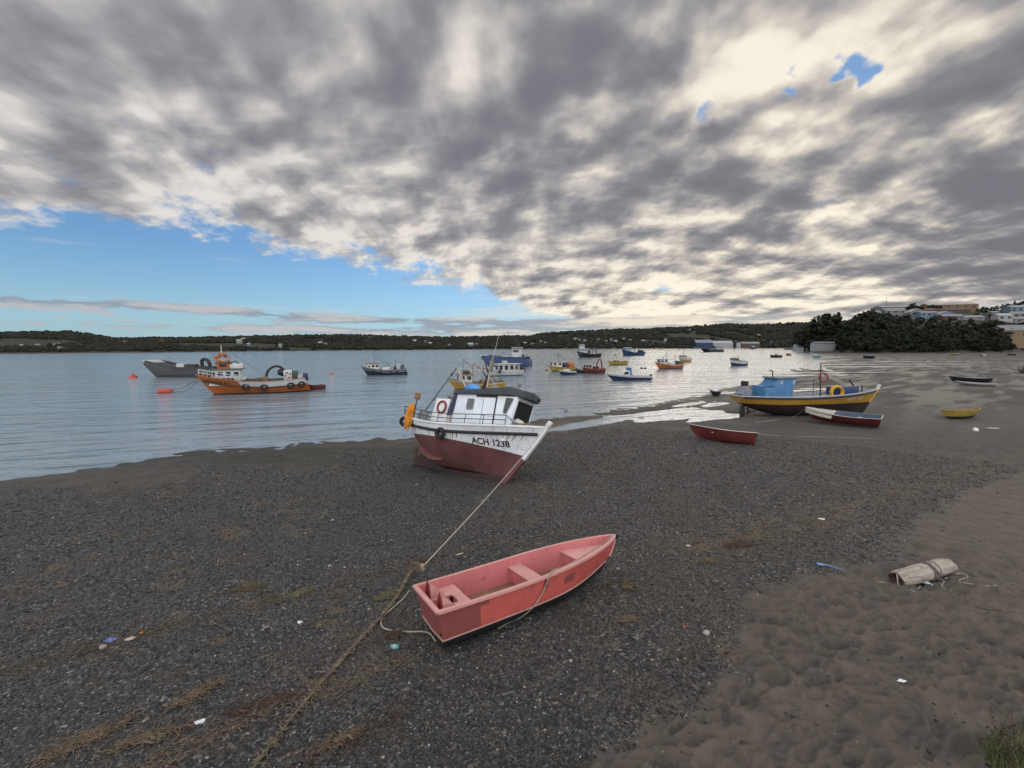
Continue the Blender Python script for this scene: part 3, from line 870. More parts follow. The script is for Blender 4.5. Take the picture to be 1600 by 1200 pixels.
class Hull:
    """x forward from the stern, y to port, z up from the keel"""
    def __init__(s, L, B, D, bow=.5, stern=.1, rake=.8, srake=.15, tw=.8, tmax=.42, p=2.0, full=.38, vbow=.95, rise=.15, chine=None, q=1.0, rakepow=1.0, fore=0.0):
        s.__dict__.update(locals()); del s.__dict__['s']
    def zs(s, t):
        return s.D + s.bow * max(0, (t - .35) / .65) ** 1.8 + s.stern * max(0, (.45 - t) / .45) ** 1.8
    def zk(s, t):
        return s.rise * max(0, (.4 - t) / .4) ** 1.6 + s.fore * max(0, (t - .62) / .38) ** 2.2
    def b(s, t):
        if t < s.tmax: k = s.tw + (1 - s.tw) * math.sin(PI / 2 * t / s.tmax)
        else: k = max(0, 1 - ((t - s.tmax) / (1 - s.tmax)) ** s.p) ** s.q
        return s.B / 2 * k
    def prof(s, t, w):
        if s.chine:
            wc, sc = s.chine; wc = wc * (1 - .45 * max(0, (t - .6) / .4) ** 1.5); sc = sc
            return wc * max(w / sc, 0) ** .30 if w < sc else wc + (1 - wc) * (w - sc) / (1 - sc)
        e = s.full + (s.vbow - s.full) * max(0, (t - .3) / .7) ** 1.3 + .12 * max(0, (.3 - t) / .3)
        return max(w, 0) ** e
    def pt(s, t, w, side=-1, off=0.0):
        y = s.b(t) * s.prof(t, w) + off
        xs = s.srake * (1 - w); xb = s.L - s.rake * (max(0, 1 - w) ** s.rakepow - max(0, w - 1))
        x = (1 - t) * xs + t * xb
        z = s.zk(t) + (s.zs(t) - s.zk(t)) * w
        return Vector((x, side * y, z))
    def w_at(s, t, z):
        return min(1, max(0, (z - s.zk(t)) / (s.zs(t) - s.zk(t))))
    def normal(s, t, w, side=-1):
        e = .01
        a = s.pt(min(t + e, 1), w, side) - s.pt(max(t - e, 0), w, side); c = s.pt(t, min(w + e, 1), side) - s.pt(t, max(w - e, 0), side)
        n = a.cross(c) if side < 0 else c.cross(a)
        return n.normalized()
    def shell(s, levels, nt_=26, rows=4):
        """levels: list of (height function or None for the sheer, material index) from the keel up"""
        mb = MB(); ts = [1 - (1 - i / nt_) ** 1.25 for i in range(nt_ + 1)]
        for side in (-1, 1):
            grid = []; mats = []
            for t in ts:
                rowp = []; w0 = 0.0; mats = []
                for zf, mi in levels:
                    w1 = 1.0 if zf is None else s.w_at(t, zf(t) if callable(zf) else zf)
                    for k in range(rows):
                        rowp.append(w0 + (w1 - w0) * k / rows); mats.append(mi)
                    w0 = w1
                rowp.append(1.0)
                if s.chine:
                    pass
                grid.append([s.pt(t, w, side) for w in rowp])
            n = len(grid[0]); o = len(mb.v)
            for g in grid: mb.v.extend(tuple(p) for p in g)
            for i in range(len(ts) - 1):
                for j in range(n - 1):
                    a, b_, c, d = o + i * n + j, o + (i + 1) * n + j, o + (i + 1) * n + j + 1, o + i * n + j + 1
                    mb.f.append((a, b_, c, d) if side < 0 else (d, c, b_, a)); mb.m.append(mats[j])
            if side < 0: o1 = o
            else: o2 = o; 
        for j in range(n - 1):
            mb.f.append((o1 + j, o1 + j + 1, o2 + j + 1, o2 + j)); mb.m.append(mats[j])
        return mb
    def inside(s, depth_w, thick=.04, nt_=24, t0=0.0, t1=.985, floor=0, wall=0, cap=0, capout=.015, caph=.02, deckcam=.0):
        """inner walls from the sheer down to a floor or deck at height fraction depth_w(t), a cap along the sheer, transom inside"""
        mb = MB(); o = len(mb.v)
        ts = [t0 + (t1 - t0) * (1 - (1 - i / nt_) ** 1.2) for i in range(nt_ + 1)]
        ts[0] = t0
        cols = []
        for t in ts:
            w = depth_w(t) if callable(depth_w) else depth_w
            p1 = s.pt(t, 1); yo = -p1.y + capout; yi = max(-p1.y - thick, .004); pl = s.pt(t, w); yl = max(-pl.y - thick, .003)
            x1 = p1.x + (thick if t == t0 else 0); xl = pl.x + (thick if t == t0 else 0)
            zt = p1.z + caph
            h = [(p1.x, -yo, p1.z - caph * 1.2), (p1.x, -yo, zt), (x1, -yi, zt), (xl, -yl, pl.z), (xl, 0, pl.z + deckcam * yl), (xl, yl, pl.z), (x1, yi, zt), (p1.x, yo, zt), (p1.x, yo, p1.z - caph * 1.2)]
            cols.append(h)
        n = 9
        for h in cols: mb.v.extend(h)
        mm = [cap, cap, wall, floor, floor, wall, cap, cap]
        for i in range(len(ts) - 1):
            for j in range(n - 1):
                a, b_, c, d = o + i * n + j, o + (i + 1) * n + j, o + (i + 1) * n + j + 1, o + i * n + j + 1
                mb.f.append((a, b_, c, d)); mb.m.append(mm[j])
        # stern end
        h = cols[0]; p = s.pt(t0, 1)
        k = len(mb.v)
        mb.v.extend([(p.x - capout, h[0][1], p.z + caph), (p.x - capout, h[8][1], p.z + caph), (p.x - capout, h[8][1], p.z - caph), (p.x - capout, h[0][1], p.z - caph)])
        mb.f.append((o + 2, o + 6, o + 5, o + 3)); mb.m.append(wall)
        mb.f.append((k, k + 1, o + 6, o + 2)); mb.m.append(cap)
        mb.f.append((k + 3, k + 2, k + 1, k)); mb.m.append(cap)
        # bow cap
        e = o + (len(ts) - 1) * n; tip = s.pt(1, 1); k = len(mb.v)
        mb.v.append((tip.x + capout * .6, 0, tip.z + caph)); mb.v.append((tip.x + capout * .6, 0, tip.z - caph))
        mb.f.append((e + 1, k, e + 7, e + 6, e + 2)); mb.m.append(cap)
        mb.f.append((e, k + 1, k, e + 1)); mb.m.append(cap); mb.f.append((e + 7, k, k + 1, e + 8)); mb.m.append(cap)
        return mb
    def strake(s, wf, r, t0=0.02, t1=.99, n=30, sides=(-1, 1), mat=0, mb=None, flat=1.0):
        mb = mb or MB()
        for side in sides:
            pts = []
            for i in range(n + 1):
                t = t0 + (t1 - t0) * i / n
                w = wf(t) if callable(wf) else wf
                pts.append(s.pt(t, w, side) + s.normal(t, w, side) * r * .35)
            mb.tube(pts, r, 6, mat, sq=flat)
        return mb
    def letters(s, body, size, x0, zc, side=-1, bold=.0, off=.006, tilt=0.0):
        """lettering that follows the planking; starts at local x0 with its foot at height zc"""
        vs, fs = text_mesh(body, size, bold); mb = MB(); out = []
        wid = max(v.x for v in vs)
        for v in vs:
            x = x0 + v.x if side < 0 else x0 - v.x
            z = zc + v.y + tilt * v.x
            lo, hi = 0.0, 1.0
            for _ in range(22):
                t = (lo + hi) / 2; w = s.w_at(t, z)
                if s.pt(t, w, side).x < x: lo = t
                else: hi = t
            w = s.w_at(t, z)
            out.append(s.pt(t, w, side) + s.normal(t, w, side) * off)
        mb.add(out, fs)
        return mb

def bx_wall(mb, x0, x1, y, z0, z1, mat=0, fx=0., tx=0., taper=0.0):
    """cabin block: bottom x0..x1, half width y, top shifted by tx (rear) and fx (front)"""
    yt = y * (1 - taper)
    return mb.hexa([(x0, -y, z0), (x1, -y, z0), (x1, y, z0), (x0, y, z0), (x0 + tx, -yt, z1), (x1 + fx, -yt, z1), (x1 + fx, yt, z1), (x0 + tx, yt, z1)], mat)

def quad_panel(p, n, thick, mb=None, mat=0):
    """4 corners -> a thin slab standing proud along n"""
    mb = mb or MB(); n = Vector(n).normalized() * thick
    q = [Vector(a) for a in p]
    return mb.hexa([a - n * .5 for a in q] + [a + n for a in q], mat)

def rounded(pts, r, k=3):
    """round the corners of a planar polygon"""
    out = []; n = len(pts); pts = [Vector(p) for p in pts]
    for i in range(n):
        a, b, c = pts[i - 1], pts[i], pts[(i + 1) % n]
        d1 = (a - b).normalized() * r; d2 = (c - b).normalized() * r
        for j in range(k + 1):
            s = j / k
            out.append(b + d1 * (1 - s) ** 2 + d2 * s ** 2)
    return out

def panel(pts, n, thick, r=.0):
    """rounded flat panel with thickness; a pane, a hatch or a plate"""
    mb = MB(); n = Vector(n).normalized()
    q = rounded(pts, r) if r > 0 else [Vector(p) for p in pts]
    k = len(q)
    mb.add([a - n * .01 for a in q] + [a + n * thick for a in q], [tuple(range(k))[::-1], tuple(range(k, 2 * k))] + [(i, (i + 1) % k, k + (i + 1) % k, k + i) for i in range(k)])
    return mb

def tyre(label, host, loc, axis, R=.28, r=.09, group=None, name='tyre_fender'):
    mb = MB().torus((0, 0, 0), axis, R - r, r, 20, 8, sq=1.05)
    # lashing from the tyre up to the rail
    o = mb.build(name, P_RUBBER); tag(o, label, 'tyre fender', group)
    placed(o, host, loc); return o

def ring(label, host, loc, axis, R=.3, r=.06, m1=P_RING, m2=P_RINGWHITE, group=None):
    o = MB().torus((0, 0, 0), axis, R - r, r, 24, 8, 0, 1 if m2 else None).build('life_ring', [m1, m2 or m1])
    tag(o, label, 'life ring', group); placed(o, host, loc); return o

def rope_obj(name, pts, r, mat, label, cat='rope', group=None, n=6, wob=0.0, seed=0):
    rr_ = random.Random(seed)
    if wob:
        pts = [Vector(p) + Vector((rr_.uniform(-wob, wob), rr_.uniform(-wob, wob), rr_.uniform(0, wob * .5))) for p in pts]
    c = sum((Vector(p) for p in pts), Vector()) / len(pts)
    o = MB().tube([Vector(p) - c for p in pts], r, n).build(name, mat); o.location = c
    return tag(o, label, cat, group)

def spline(pts, n=8):
    """Catmull-Rom through pts"""
    P = [Vector(p) for p in pts]; P = [P[0] * 2 - P[1]] + P + [P[-1] * 2 - P[-2]]; out = []
    for i in range(1, len(P) - 2):
        for k in range(n):
            t = k / n
            out.append(.5 * ((2 * P[i]) + (P[i + 1] - P[i - 1]) * t + (2 * P[i - 1] - 5 * P[i] + 4 * P[i + 1] - P[i + 2]) * t * t + (3 * P[i] - P[i - 1] - 3 * P[i + 1] + P[i + 2]) * t ** 3))
    out.append(P[-2]); return out

def on_ground(pxs, up=.02):
    return [ground_at(*p) + Vector((0, 0, up)) for p in pxs]
# ------------------------------------------------------------------ pink dinghy in the foreground
# its own axes: x forward from the transom, y to port, z up from the keel
PINK_IN = paint((.52, .15, .155), .55, .16, 1.6, .42, (.26, .12, .095), key='pink_inside')
PINK_OUT = paint((.53, .105, .09), .5, .20, 1.4, .42, (.20, .075, .06), key='coral_outside')
PINK_DULL = paint((.25, .065, .062), .6, .2, 1.8, .35, (.14, .06, .05), key='dull_rose')
PINK_PALE = paint((.55, .27, .25), .6, .12, 3, .38, (.34, .2, .17), key='pale_pink')
PINK_DARK = paint((.16, .012, .014), .6, .2, 3, .2, key='deep_red')
PINK_TRIM = paint((.40, .22, .19), .6, .15, 4, .5, (.12, .09, .08), key='trim')
BOTTOM = paint((.012, .015, .018), .55, .3, 3, .2, (.05, .045, .04), key='black_bottom')
FLOORW = paint((.20, .105, .06), .75, .35, 3, .45, (.09, .06, .04), key='dirty_floor')
CH = .36
PK = Hull(3.86, .97, .67, bow=.05, stern=.03, rake=.42, srake=.134, tw=.97, tmax=.38, p=2.4, q=.86, chine=(.84, CH), rise=.0, rakepow=1.5, fore=.12)
stern_g = ground_at(697, 968); bow_g = ground_at(922, 905)
hd = math.atan2(bow_g.y - stern_g.y, bow_g.x - stern_g.x)
pink = empty('dinghy', (0, 0, 0), (0, 0, 0), 'pink open dinghy with black bottom lying tilted on the gravel in the foreground', 'dinghy')
PINK_HD = math.radians(32.4); PINK_ROLL = math.radians(-6.1)   # low side towards the viewer
def set_frame(o, origin, heading, roll=0., pitch=0.):
    M = Matrix.Rotation(heading, 3, 'Z') @ Matrix.Rotation(-pitch, 3, 'Y') @ Matrix.Rotation(roll, 3, 'X')
    o.rotation_euler = M.to_euler(); o.location = origin
    return o
set_frame(pink, Vector((-1.218, 5.66, .957)), PINK_HD, PINK_ROLL, math.radians(-.5))
zch = lambda t: PK.zk(t) + (PK.zs(t) - PK.zk(t)) * CH
hb = PK.shell([(zch, 0), (None, 1)], 30, 4)
# the repainted panel by the transom
for k, f in enumerate(hb.f):
    if hb.m[k] == 1:
        cx_ = sum(hb.v[i][0] for i in f) / len(f)
        if cx_ < .72: hb.m[k] = 2
hb.build('hull', [BOTTOM, PINK_OUT, PINK_DULL], pink, .5)
PK.inside(.46, .035, 28, floor=0, wall=1, cap=2, capout=.028, caph=.017).build('lining', [FLOORW, PINK_IN, PINK_PALE], pink, .5)
mb = MB(); PK.strake(CH, .013, .0, .97, 30, mb=mb)
mb.tube([PK.pt(0, CH, -1) + Vector((-.006, 0, 0)), PK.pt(0, CH, -1) * .5 + PK.pt(0, CH, 1) * .5 + Vector((-.006, 0, -.03)), PK.pt(0, CH, 1) + Vector((-.006, 0, 0))], .014, 6)
mb.build('chine_trim', PINK_TRIM, pink)
stem = [PK.pt(1, w, -1) + Vector((.012, 0, 0)) for w in (.40, .5, .6, .75, .9, 1.02)]
MB().tube(stem, .022, 6).build('stem_band', PINK_PALE, pink)
MB().box(PK.pt(1, 1) + Vector((.03, 0, -.03)), (.07, .09, .10), (0, .3, 0)).build('bow_cap', P_BLACK, pink, .5, .012)
def thwart(x0, x1, z, t, drop, name, mat, gapside=.0):
    a = x0 / PK.L; c = x1 / PK.L
    w = PK.w_at((a + c) / 2, z)
    y0 = -PK.pt(a + .02, w).y - .03; y1 = -PK.pt(c + .02, w).y - .03
    m = MB(); m.hexa([(x0, -y0, z - .025), (x1, -y1, z - .025), (x1, y1, z - .025), (x0, y0, z - .025), (x0, -y0, z), (x1, -y1, z), (x1, y1, z), (x0, y0, z)])
    o = m.build(name, mat, pink, .5, .006)
    wl_ = PK.w_at((a + c) / 2, PK.zk(a) + (PK.zs(a) * .31)); yl = -PK.pt(a, .47).y - .04
    if drop:
        m = MB(); m.hexa([(x0 + .02, -yl, .32), (x0 + .04, -yl, .32), (x0 + .04, yl, .32), (x0 + .02, yl, .32), (x0 + .02, -y0 + .004, z - .026), (x0 + .04, -y0 + .004, z - .026), (x0 + .04, y0 - .004, z - .026), (x0 + .02, y0 - .004, z - .026)])
        m.hexa([(x1 - .04, -yl, .32), (x1 - .02, -yl, .32), (x1 - .02, yl, .32), (x1 - .04, yl, .32), (x1 - .04, -y1 + .004, z - .026), (x1 - .02, -y1 + .004, z - .026), (x1 - .02, y1 - .004, z - .026), (x1 - .04, y1 - .004, z - .026)])
        m.build('seat_riser', PINK_IN, o, .5)
    return o
thwart(1.66, 1.92, .56, 0, True, 'thwart', PINK_PALE)
# bow seat
a0, a1 = .715, .93
pts_ = [(PK.pt(t, PK.w_at(t, .59), sd_).x, PK.pt(t, PK.w_at(t, .59), sd_).y * .96) for sd_ in (-1,) for t in (a0, .8, .86, .92, a1)] + [(PK.pt(t, PK.w_at(t, .59), 1).x, PK.pt(t, PK.w_at(t, .59), 1).y * .96) for t in (a1, .92, .86, .8, a0)]
bs = MB().prism(pts_, 'z', .565, .59).build('bow_seat', PINK_PALE, pink, .5, .004)
x_ = pts_[0][0] + .02; MB().hexa([(x_, pts_[0][1] * .72, .325), (x_ + .02, pts_[0][1] * .72, .325), (x_ + .02, -pts_[0][1] * .72, .325), (x_, -pts_[0][1] * .72, .325), (x_, pts_[0][1] * .97, .564), (x_ + .02, pts_[0][1] * .97, .564), (x_ + .02, -pts_[0][1] * .97, .564), (x_, -pts_[0][1] * .97, .564)]).build('seat_riser', PINK_IN, bs)
# U-shaped stern seat: two side lockers and a bridge, open well between
yb = .44
for sd_ in (-1, 1):
    m = MB().prism([(.06, sd_ * .13), (.06, sd_ * (yb - .02)), (.62, sd_ * (yb + .005)), (.62, sd_ * .09), (.46, sd_ * .09), (.44, sd_ * .13)][::sd_], 'z', .55, .575)
    st = m.build('stern_seat', PINK_PALE, pink, .5, .004)
    MB().box((.25, sd_ * .135, .43), (.36, .016, .23)).build('seat_riser', PINK_IN, st)
    MB().box((.605, sd_ * .24, .43), (.02, .30, .23)).build('seat_riser', PINK_IN, st)
MB().box((.54, 0, .562), (.15, .178, .022)).build('stern_seat', PINK_PALE, pink, .5, .004)
MB().box((.475, 0, .44), (.02, .18, .20)).build('well_board', PINK_IN, pink)
# upright chocks of the outboard bracket, two gussets each
for yy in (-.235, .235):
    m = MB().prism([(.10, .50), (.13, .50), (.13, .76), (.115, .78)], 'y', yy - .07, yy - .05) if False else MB()
    m.prism([(yy - .085, .575), (yy + .085, .575), (yy + .07, .72), (yy + .01, .84), (yy - .06, .74)], 'x', .115, .135, 0)
    br = m.build('motor_bracket', PINK_DARK, pink)
    for dy_ in (-.07, .07):
        MB().prism([(.136, .576), (.37, .576), (.18, .78), (.136, .80)], 'y', yy + dy_ - .010, yy + dy_ + .010).build('gusset', PINK_PALE, br)
# ring bolt on the far side, rowlock pin, drain hole
p = PK.pt(.30, .76, 1); MB().torus((p.x, p.y - .045, p.z), (0, 1, 0), .035, .008, 12, 5).build('ring_bolt', PINK_IN, pink)
p = PK.pt(.47, .90, -1); MB().box((p.x, p.y - .02, p.z - .04), (.03, .02, .12), (0, .2, 0)).build('rowlock_pin', P_BLACK, pink)
p = PK.pt(.47, .55, -1); q_ = PK.pt(.58, .85, -1)
patch_pts = [PK.pt(t, w, -1) + PK.normal(t, w, -1) * .003 for t, w in ((.585, .60), (.65, .60), (.65, .80), (.585, .80))]
MB().add(patch_pts, [(0, 1, 2, 3)]).build('paint_patch', PINK_DULL, pink)
MB().lathe([(.022, 0), (.022, .01)], PK.pt(0, .5, 0) + Vector((-.0, -.36, -.02)), (-1, 0, 0), 10).build('drain_plug', P_BLACK, pink)
# floor boards
for k in range(3):
    MB().box((1.13, (-1 + k) * .245, .67 * .46 + .012), (.98, .23, .014)).build('floor_board', FLOORW, pink, .5, .003)

# thin line lying over the pink dinghy's side
PM = world(pink)
lp = [PK.pt(.985, 1, 0) + Vector((0, 0, .02)), PK.pt(.9, 1, -1) + Vector((0, .10, -.0)), PK.pt(.8, 1, -1) + Vector((0, .13, -.02)), PK.pt(.62, .96, -1) + Vector((0, .10, 0)), PK.pt(.53, 1, -1) + Vector((0, .06, .02)), PK.pt(.485, 1, -1) + Vector((0, -.03, .03)), PK.pt(.46, .72, -1) + Vector((0, -.035, 0)), PK.pt(.42, .4, -1) + Vector((0, -.035, 0))]
lp = [PM @ q for q in lp]
e1 = ground_at(800, 972) + Vector((0, 0, .02)); e2 = ground_at(778, 984) + Vector((0, 0, .015))
for sd_ in (-1, 1):
    p = PK.pt(0, 1, sd_); MB().box(p + Vector((.012, -sd_ * .012, .003)), (.06, .062, .034)).build('corner_cap', PINK_PALE, pink, .5, .005)
rope_obj('line', spline(lp + [e1 * .6 + lp[-1] * .4 - Vector((0, 0, .04)), e1, e2], 6), .009, P_ROPE, 'thin pale line draped over the near side of the pink dinghy', 'rope')
st_ = PM @ (PK.pt(0, .12, -1) + Vector((-.02, .22, .0)))
gp = on_ground([(668, 990), (640, 989), (612, 987), (597, 981), (597, 968), (610, 955), (630, 937), (640, 924)], .02)
rope_obj('line', spline([st_] + gp, 6), .012, P_ROPE, 'grey line looping over the gravel from the transom of the pink dinghy', 'rope')

# ------------------------------------------------------------------ white fishing boat stranded on its keel
WB = Hull(6.4, 2.72, 1.64, bow=.36, stern=.20, rake=1.33, srake=.42, tw=.60, tmax=.40, p=2.3, q=.92, full=.42, vbow=1.05, rise=.92, rakepow=1.05)
wk0 = ground_at(656, 716); wk1 = ground_at(788, 757)
wboat = empty('fishing_boat', (0, 0, 0), (0, 0, 0), 'white fishing boat with rust red bottom heeled over on the dark gravel beach', 'fishing boat')
W_HD = math.radians(-34.8); W_ROLL = math.radians(-18.4)   # masts lean away from the viewer
set_frame(wboat, Vector((-4.374, 17.443, .373)), W_HD, W_ROLL, math.radians(1.85))
zwl = lambda t: 1.17 + .05 * t - .31 * t * t
wh = WB.shell([(.10, 2), (zwl, 0), (None, 1)], 34, 5)
rs = random.Random(17)
for k in range(22):     # rust runs painted by the weather below the strake
    t = rs.uniform(.06, .93); h_ = rs.uniform(.10, .42); w0 = WB.w_at(t, WB.zs(t) - .33); w1 = WB.w_at(t, WB.zs(t) - .33 - h_); dt = rs.uniform(.0012, .004)
    for sd_ in (-1, 1):
        q = [WB.pt(a, w, sd_) + WB.normal(a, w, sd_) * .003 for a, w in ((t - dt, w0), (t + dt, w0), (t + dt * .3, w1), (t - dt * .3, w1))]
        wh.add(q, [(0, 1, 2, 3) if sd_ < 0 else (3, 2, 1, 0)], 3)
hull = wh.build('hull', [P_RUST, P_WHITEPLANK, P_MAROON, paint((.30, .20, .13), .7, .3, 6, .5, (.20, .10, .05), key='rust_run')], wboat, .6)
deckw = lambda t: WB.w_at(t, WB.zs(t) - .34)
WB.inside(deckw, .05, 30, floor=0, wall=1, cap=2, capout=.03, caph=.03, deckcam=.02).build('deck', [P_LGREY, P_WHITE, P_WHITE], wboat, .6)
WB.strake(lambda t: WB.w_at(t, WB.zs(t) - .27), .05, .06, .985, 34, flat=1.3).build('rub_strake', P_BLACK, wboat)
MB().hexa([(.3, -.06, -.12), (5.0, -.06, -.24), (5.0, .06, -.24), (.3, .06, -.12), (.3, -.06, .10), (5.12, -.06, .10), (5.12, .06, .10), (.3, .06, .10)]).build('keel', P_MAROON, wboat, .5, .01)
# deadwood between keel and counter
mb = MB(); up = [(t, WB.pt(t, .04, 0)) for t in (.06, .12, .18, .24, .30, .36)]
pol = [(.42, .0)] + [(2.5, .0)] + [(p.x, p.z + .03) for t, p in reversed(up)]
mb.prism(pol, 'y', -.045, .045); mb.build('skeg', P_MAROON, wboat, .4)
# stem post
st = [WB.pt(1, w, 0) + Vector((.05, 0, .0)) for w in (-.12, .0, .2, .4, .6, .8, 1.0)]
top_ = st[-1] + (st[-1] - st[-2]).normalized() * .22
mb = MB()
for a, c in zip(st[:-1] + [st[-1]], st[1:] + [top_]):
    d = (c - a); mid = (a + c) / 2
    mb.box(mid, (.15, .13, d.length + .02), (0, math.atan2(d.x, d.z), 0), 1 if mid.z > .9 else 0)
mb.build('stem_post', [P_RUST, P_WHITE], wboat, .5)
# bilge keels
for sd_ in (-1, 1):
    pts = [(WB.pt(t, .22, sd_), WB.normal(t, .22, sd_)) for t in (.12, .18, .24, .30, .36, .42)]
    mb = MB()
    for (p0, n0), (p1, n1), h0, h1 in zip(pts[:-1], pts[1:], (.10, .16, .18, .18, .14), (.16, .18, .18, .14, .04)):
        u_ = Vector((0, 0, .025))
        mb.hexa([p0 - n0 * .03 - u_, p1 - n1 * .03 - u_, p1 + n1 * h1 - u_, p0 + n0 * h0 - u_, p0 - n0 * .03 + u_, p1 - n1 * .03 + u_, p1 + n1 * h1 + u_, p0 + n0 * h0 + u_])
    mb.build('bilge_keel', P_RUST, wboat, .5)
# rudder and propeller
MB().box((.22, 0, .36), (.24, .05, .62)).build('rudder', P_DKWOOD, wboat, .5, .01)
pr_ = MB().tube([(.75, 0, .36), (.40, 0, .34)], .035, 8).build('propeller', P_BROWNISH, wboat)
for k in range(3):
    a_ = k * 2 * PI / 3
    MB().box((.40, math.sin(a_) * .11, .34 + math.cos(a_) * .11), (.03, .11, .19), (-a_, .0, .5)).build('blade', P_BROWNISH, pr_, .5, .01)
# wheelhouse
zd = WB.zs(.5) - .34
CX0, CX1, CY, CZ = 2.50, 5.16, .62, zd + 1.60
CF = .28      # front leans forward
mb = MB(); bx_wall(mb, CX0, CX1, CY, zd - .02, CZ, 0, CF, .10)
cab = mb.build('wheelhouse', paint((.68, .73, .79), .45, .08, 2.2, .32, (.26, .21, .16), key='cabin_white'), wboat, .5, .012)
# roof: low pitched lid with a deep slate fascia, higher in the middle towards the front
rx0, rx1, ry = CX0 - .12, CX1 + CF + .22, CY + .14
mb = MB()
ring0 = [(rx0, -ry * .9, CZ - .02), (CX1 - .02, -ry, CZ + .03), (rx1, -ry * .72, CZ - .03), (rx1 + .06, 0, CZ + .0), (rx1, ry * .72, CZ - .03), (CX1 - .02, ry, CZ + .03), (rx0, ry * .9, CZ - .02)]
ring1 = [(rx0 + .04, -ry * .88, CZ + .12), (CX1 - .02, -ry * .98, CZ + .33), (rx1 - .02, -ry * .70, CZ + .24), (rx1 + .04, 0, CZ + .28), (rx1 - .02, ry * .70, CZ + .24), (CX1 - .02, ry * .98, CZ + .33), (rx0 + .04, ry * .88, CZ + .12)]
mb.add(ring0 + ring1, [(6, 5, 4, 3, 2, 1, 0), (7, 8, 9, 10, 11, 12, 13)] + [(i, (i + 1) % 7, 7 + (i + 1) % 7, 7 + i) for i in range(7)])
roof = mb.build('roof', P_SLATE, wboat, .4, .012)
def side_quad(x0, x1, z0, z1, y=-CY, sh0=0., sh1=0.):
    return [(x0, y, z0), (x1, y, z0), (x1 + sh1, y, z1), (x0 + sh0, y, z1)]
for sy in (-1, 1):
    y = sy * CY; n = (0, sy, 0)
    panel(side_quad(CX0 + .66, CX0 + 1.0, zd + 1.02, zd + 1.44, y), n, .012, .07).build('window_pane', paint((.10, .115, .12), .25, .2, 5, .2, key='dull_pane'), cab)
    for pp in (side_quad(CX0 + .66, CX0 + 1.0, zd + 1.02, zd + 1.44, y), [(CX1 - .25, y, zd + .98), (CX1 - .10, y, zd + .94), (CX1 + .15, y, zd + 1.52), (CX1 - .20, y, zd + 1.54)]):
        MB().tube([Vector(q) + Vector((0, sy * .012, 0)) for q in rounded(pp, .06)], .014, 5, closed=True).build('window_frame', P_LGREY, cab)
    d_ = panel(side_quad(CX0 + 1.46, CX0 + 2.00, zd + .06, zd + 1.50, y), n, .014).build('door', paint((.71, .76, .83), .45, .06, 2.2, .12, (.3, .28, .26), key='door_white'), cab)
    m = MB()
    for a, c in (((CX0 + 1.44, zd + .04), (CX0 + 1.44, zd + 1.52)), ((CX0 + 1.44, zd + .82), (CX0 + 2.0, zd + .82))):
        m.tube([(a[0], y + sy * .012, a[1]), (c[0], y + sy * .012, c[1])], .010, 4)
    m.build('door_seam', P_GREY, d_)
    m = MB(); m.box((CX0 + 2.035, y + sy * .012, zd + .80), (.045, .03, 1.56)); m.box((CX0 + 1.56, y + sy * .012, zd + 1.56), (.98, .03, .07))
    m.build('door_track', P_BLACK, cab, .5)
    w_ = panel([(CX1 - .25, y, zd + .98), (CX1 - .10, y, zd + .94), (CX1 + .15, y, zd + 1.52), (CX1 - .20, y, zd + 1.54)], n, .012, .06).build('window_pane', GLASS, cab)
# windscreen
nf = Vector((1.60, 0, -CF)).normalized()
def fr(y, k): return (CX1 + CF * k, y, zd + 1.60 * k)
for y0, y1 in ((-.72, -.03), (.03, .72)) if False else ((-.55, .55),):
    wp = panel([fr(y0, .47), fr(y1, .47), fr(y1, .94), fr(y0, .94)], nf, .008, .06).build('windscreen', GLASS, cab)
mb = MB()
fp = [Vector(q) + nf * .012 for q in rounded([fr(-.55, .47), fr(.55, .47), fr(.55, .94), fr(-.55, .94)], .06)]
mb.tube(fp, .03, 6, closed=True)
mb.build('window_frame', P_WHITE, wp)
# engine casing and gallows bulkhead abaft the wheelhouse
mb = MB(); bx_wall(mb, 1.22, 2.10, .58, WB.zs(.3) - .36, WB.zs(.3) + 1.05, 0, .10, .24)
box = mb.build('engine_casing', P_WHITE, wboat, .5, .015)
mb = MB(); bx_wall(mb, 2.0, 2.505, .56, WB.zs(.35) - .36, WB.zs(.35) + .62, 0)
mb.build('companionway', paint((.50, .46, .42), .6, .15, 3, .4, key='worn_white'), wboat, .5, .01)
panel([(2.16, -.575, zd + .75), (2.44, -.60, zd + .75), (2.58, -.62, zd + 1.56), (2.40, -.60, zd + 1.56)], (0, -1, 0), .02).build('opening_panel', P_NAVY, wboat)  # navy panel painted dark in place of the opening abaft the wheelhouse
# rail along the side
for sd_ in (-1, 1):
    mb = MB(); ts_ = [.20, .28, .38, .48, .58, .69, .81]
    rp = [WB.pt(t, 1, sd_) * 1 + Vector((0, -sd_ * .06, .02)) for t in ts_]
    for h in (.36, .19, .02):
        mb.tube(spline([p + Vector((0, 0, h)) for p in rp], 4), .017, 6)
    for p in rp: mb.tube([p + Vector((0, 0, -.02)), p + Vector((0, 0, .36))], .016, 6)
    mb.tube([rp[-1] + Vector((0, 0, .36)), WB.pt(.875, 1, sd_) + Vector((0, -sd_ * .05, .03))], .016, 6)
    mb.tube([rp[0] + Vector((0, 0, .36)), rp[0] + Vector((-.18, 0, .02))], .016, 6)
    mb.build('rail', P_DKMETAL, wboat)
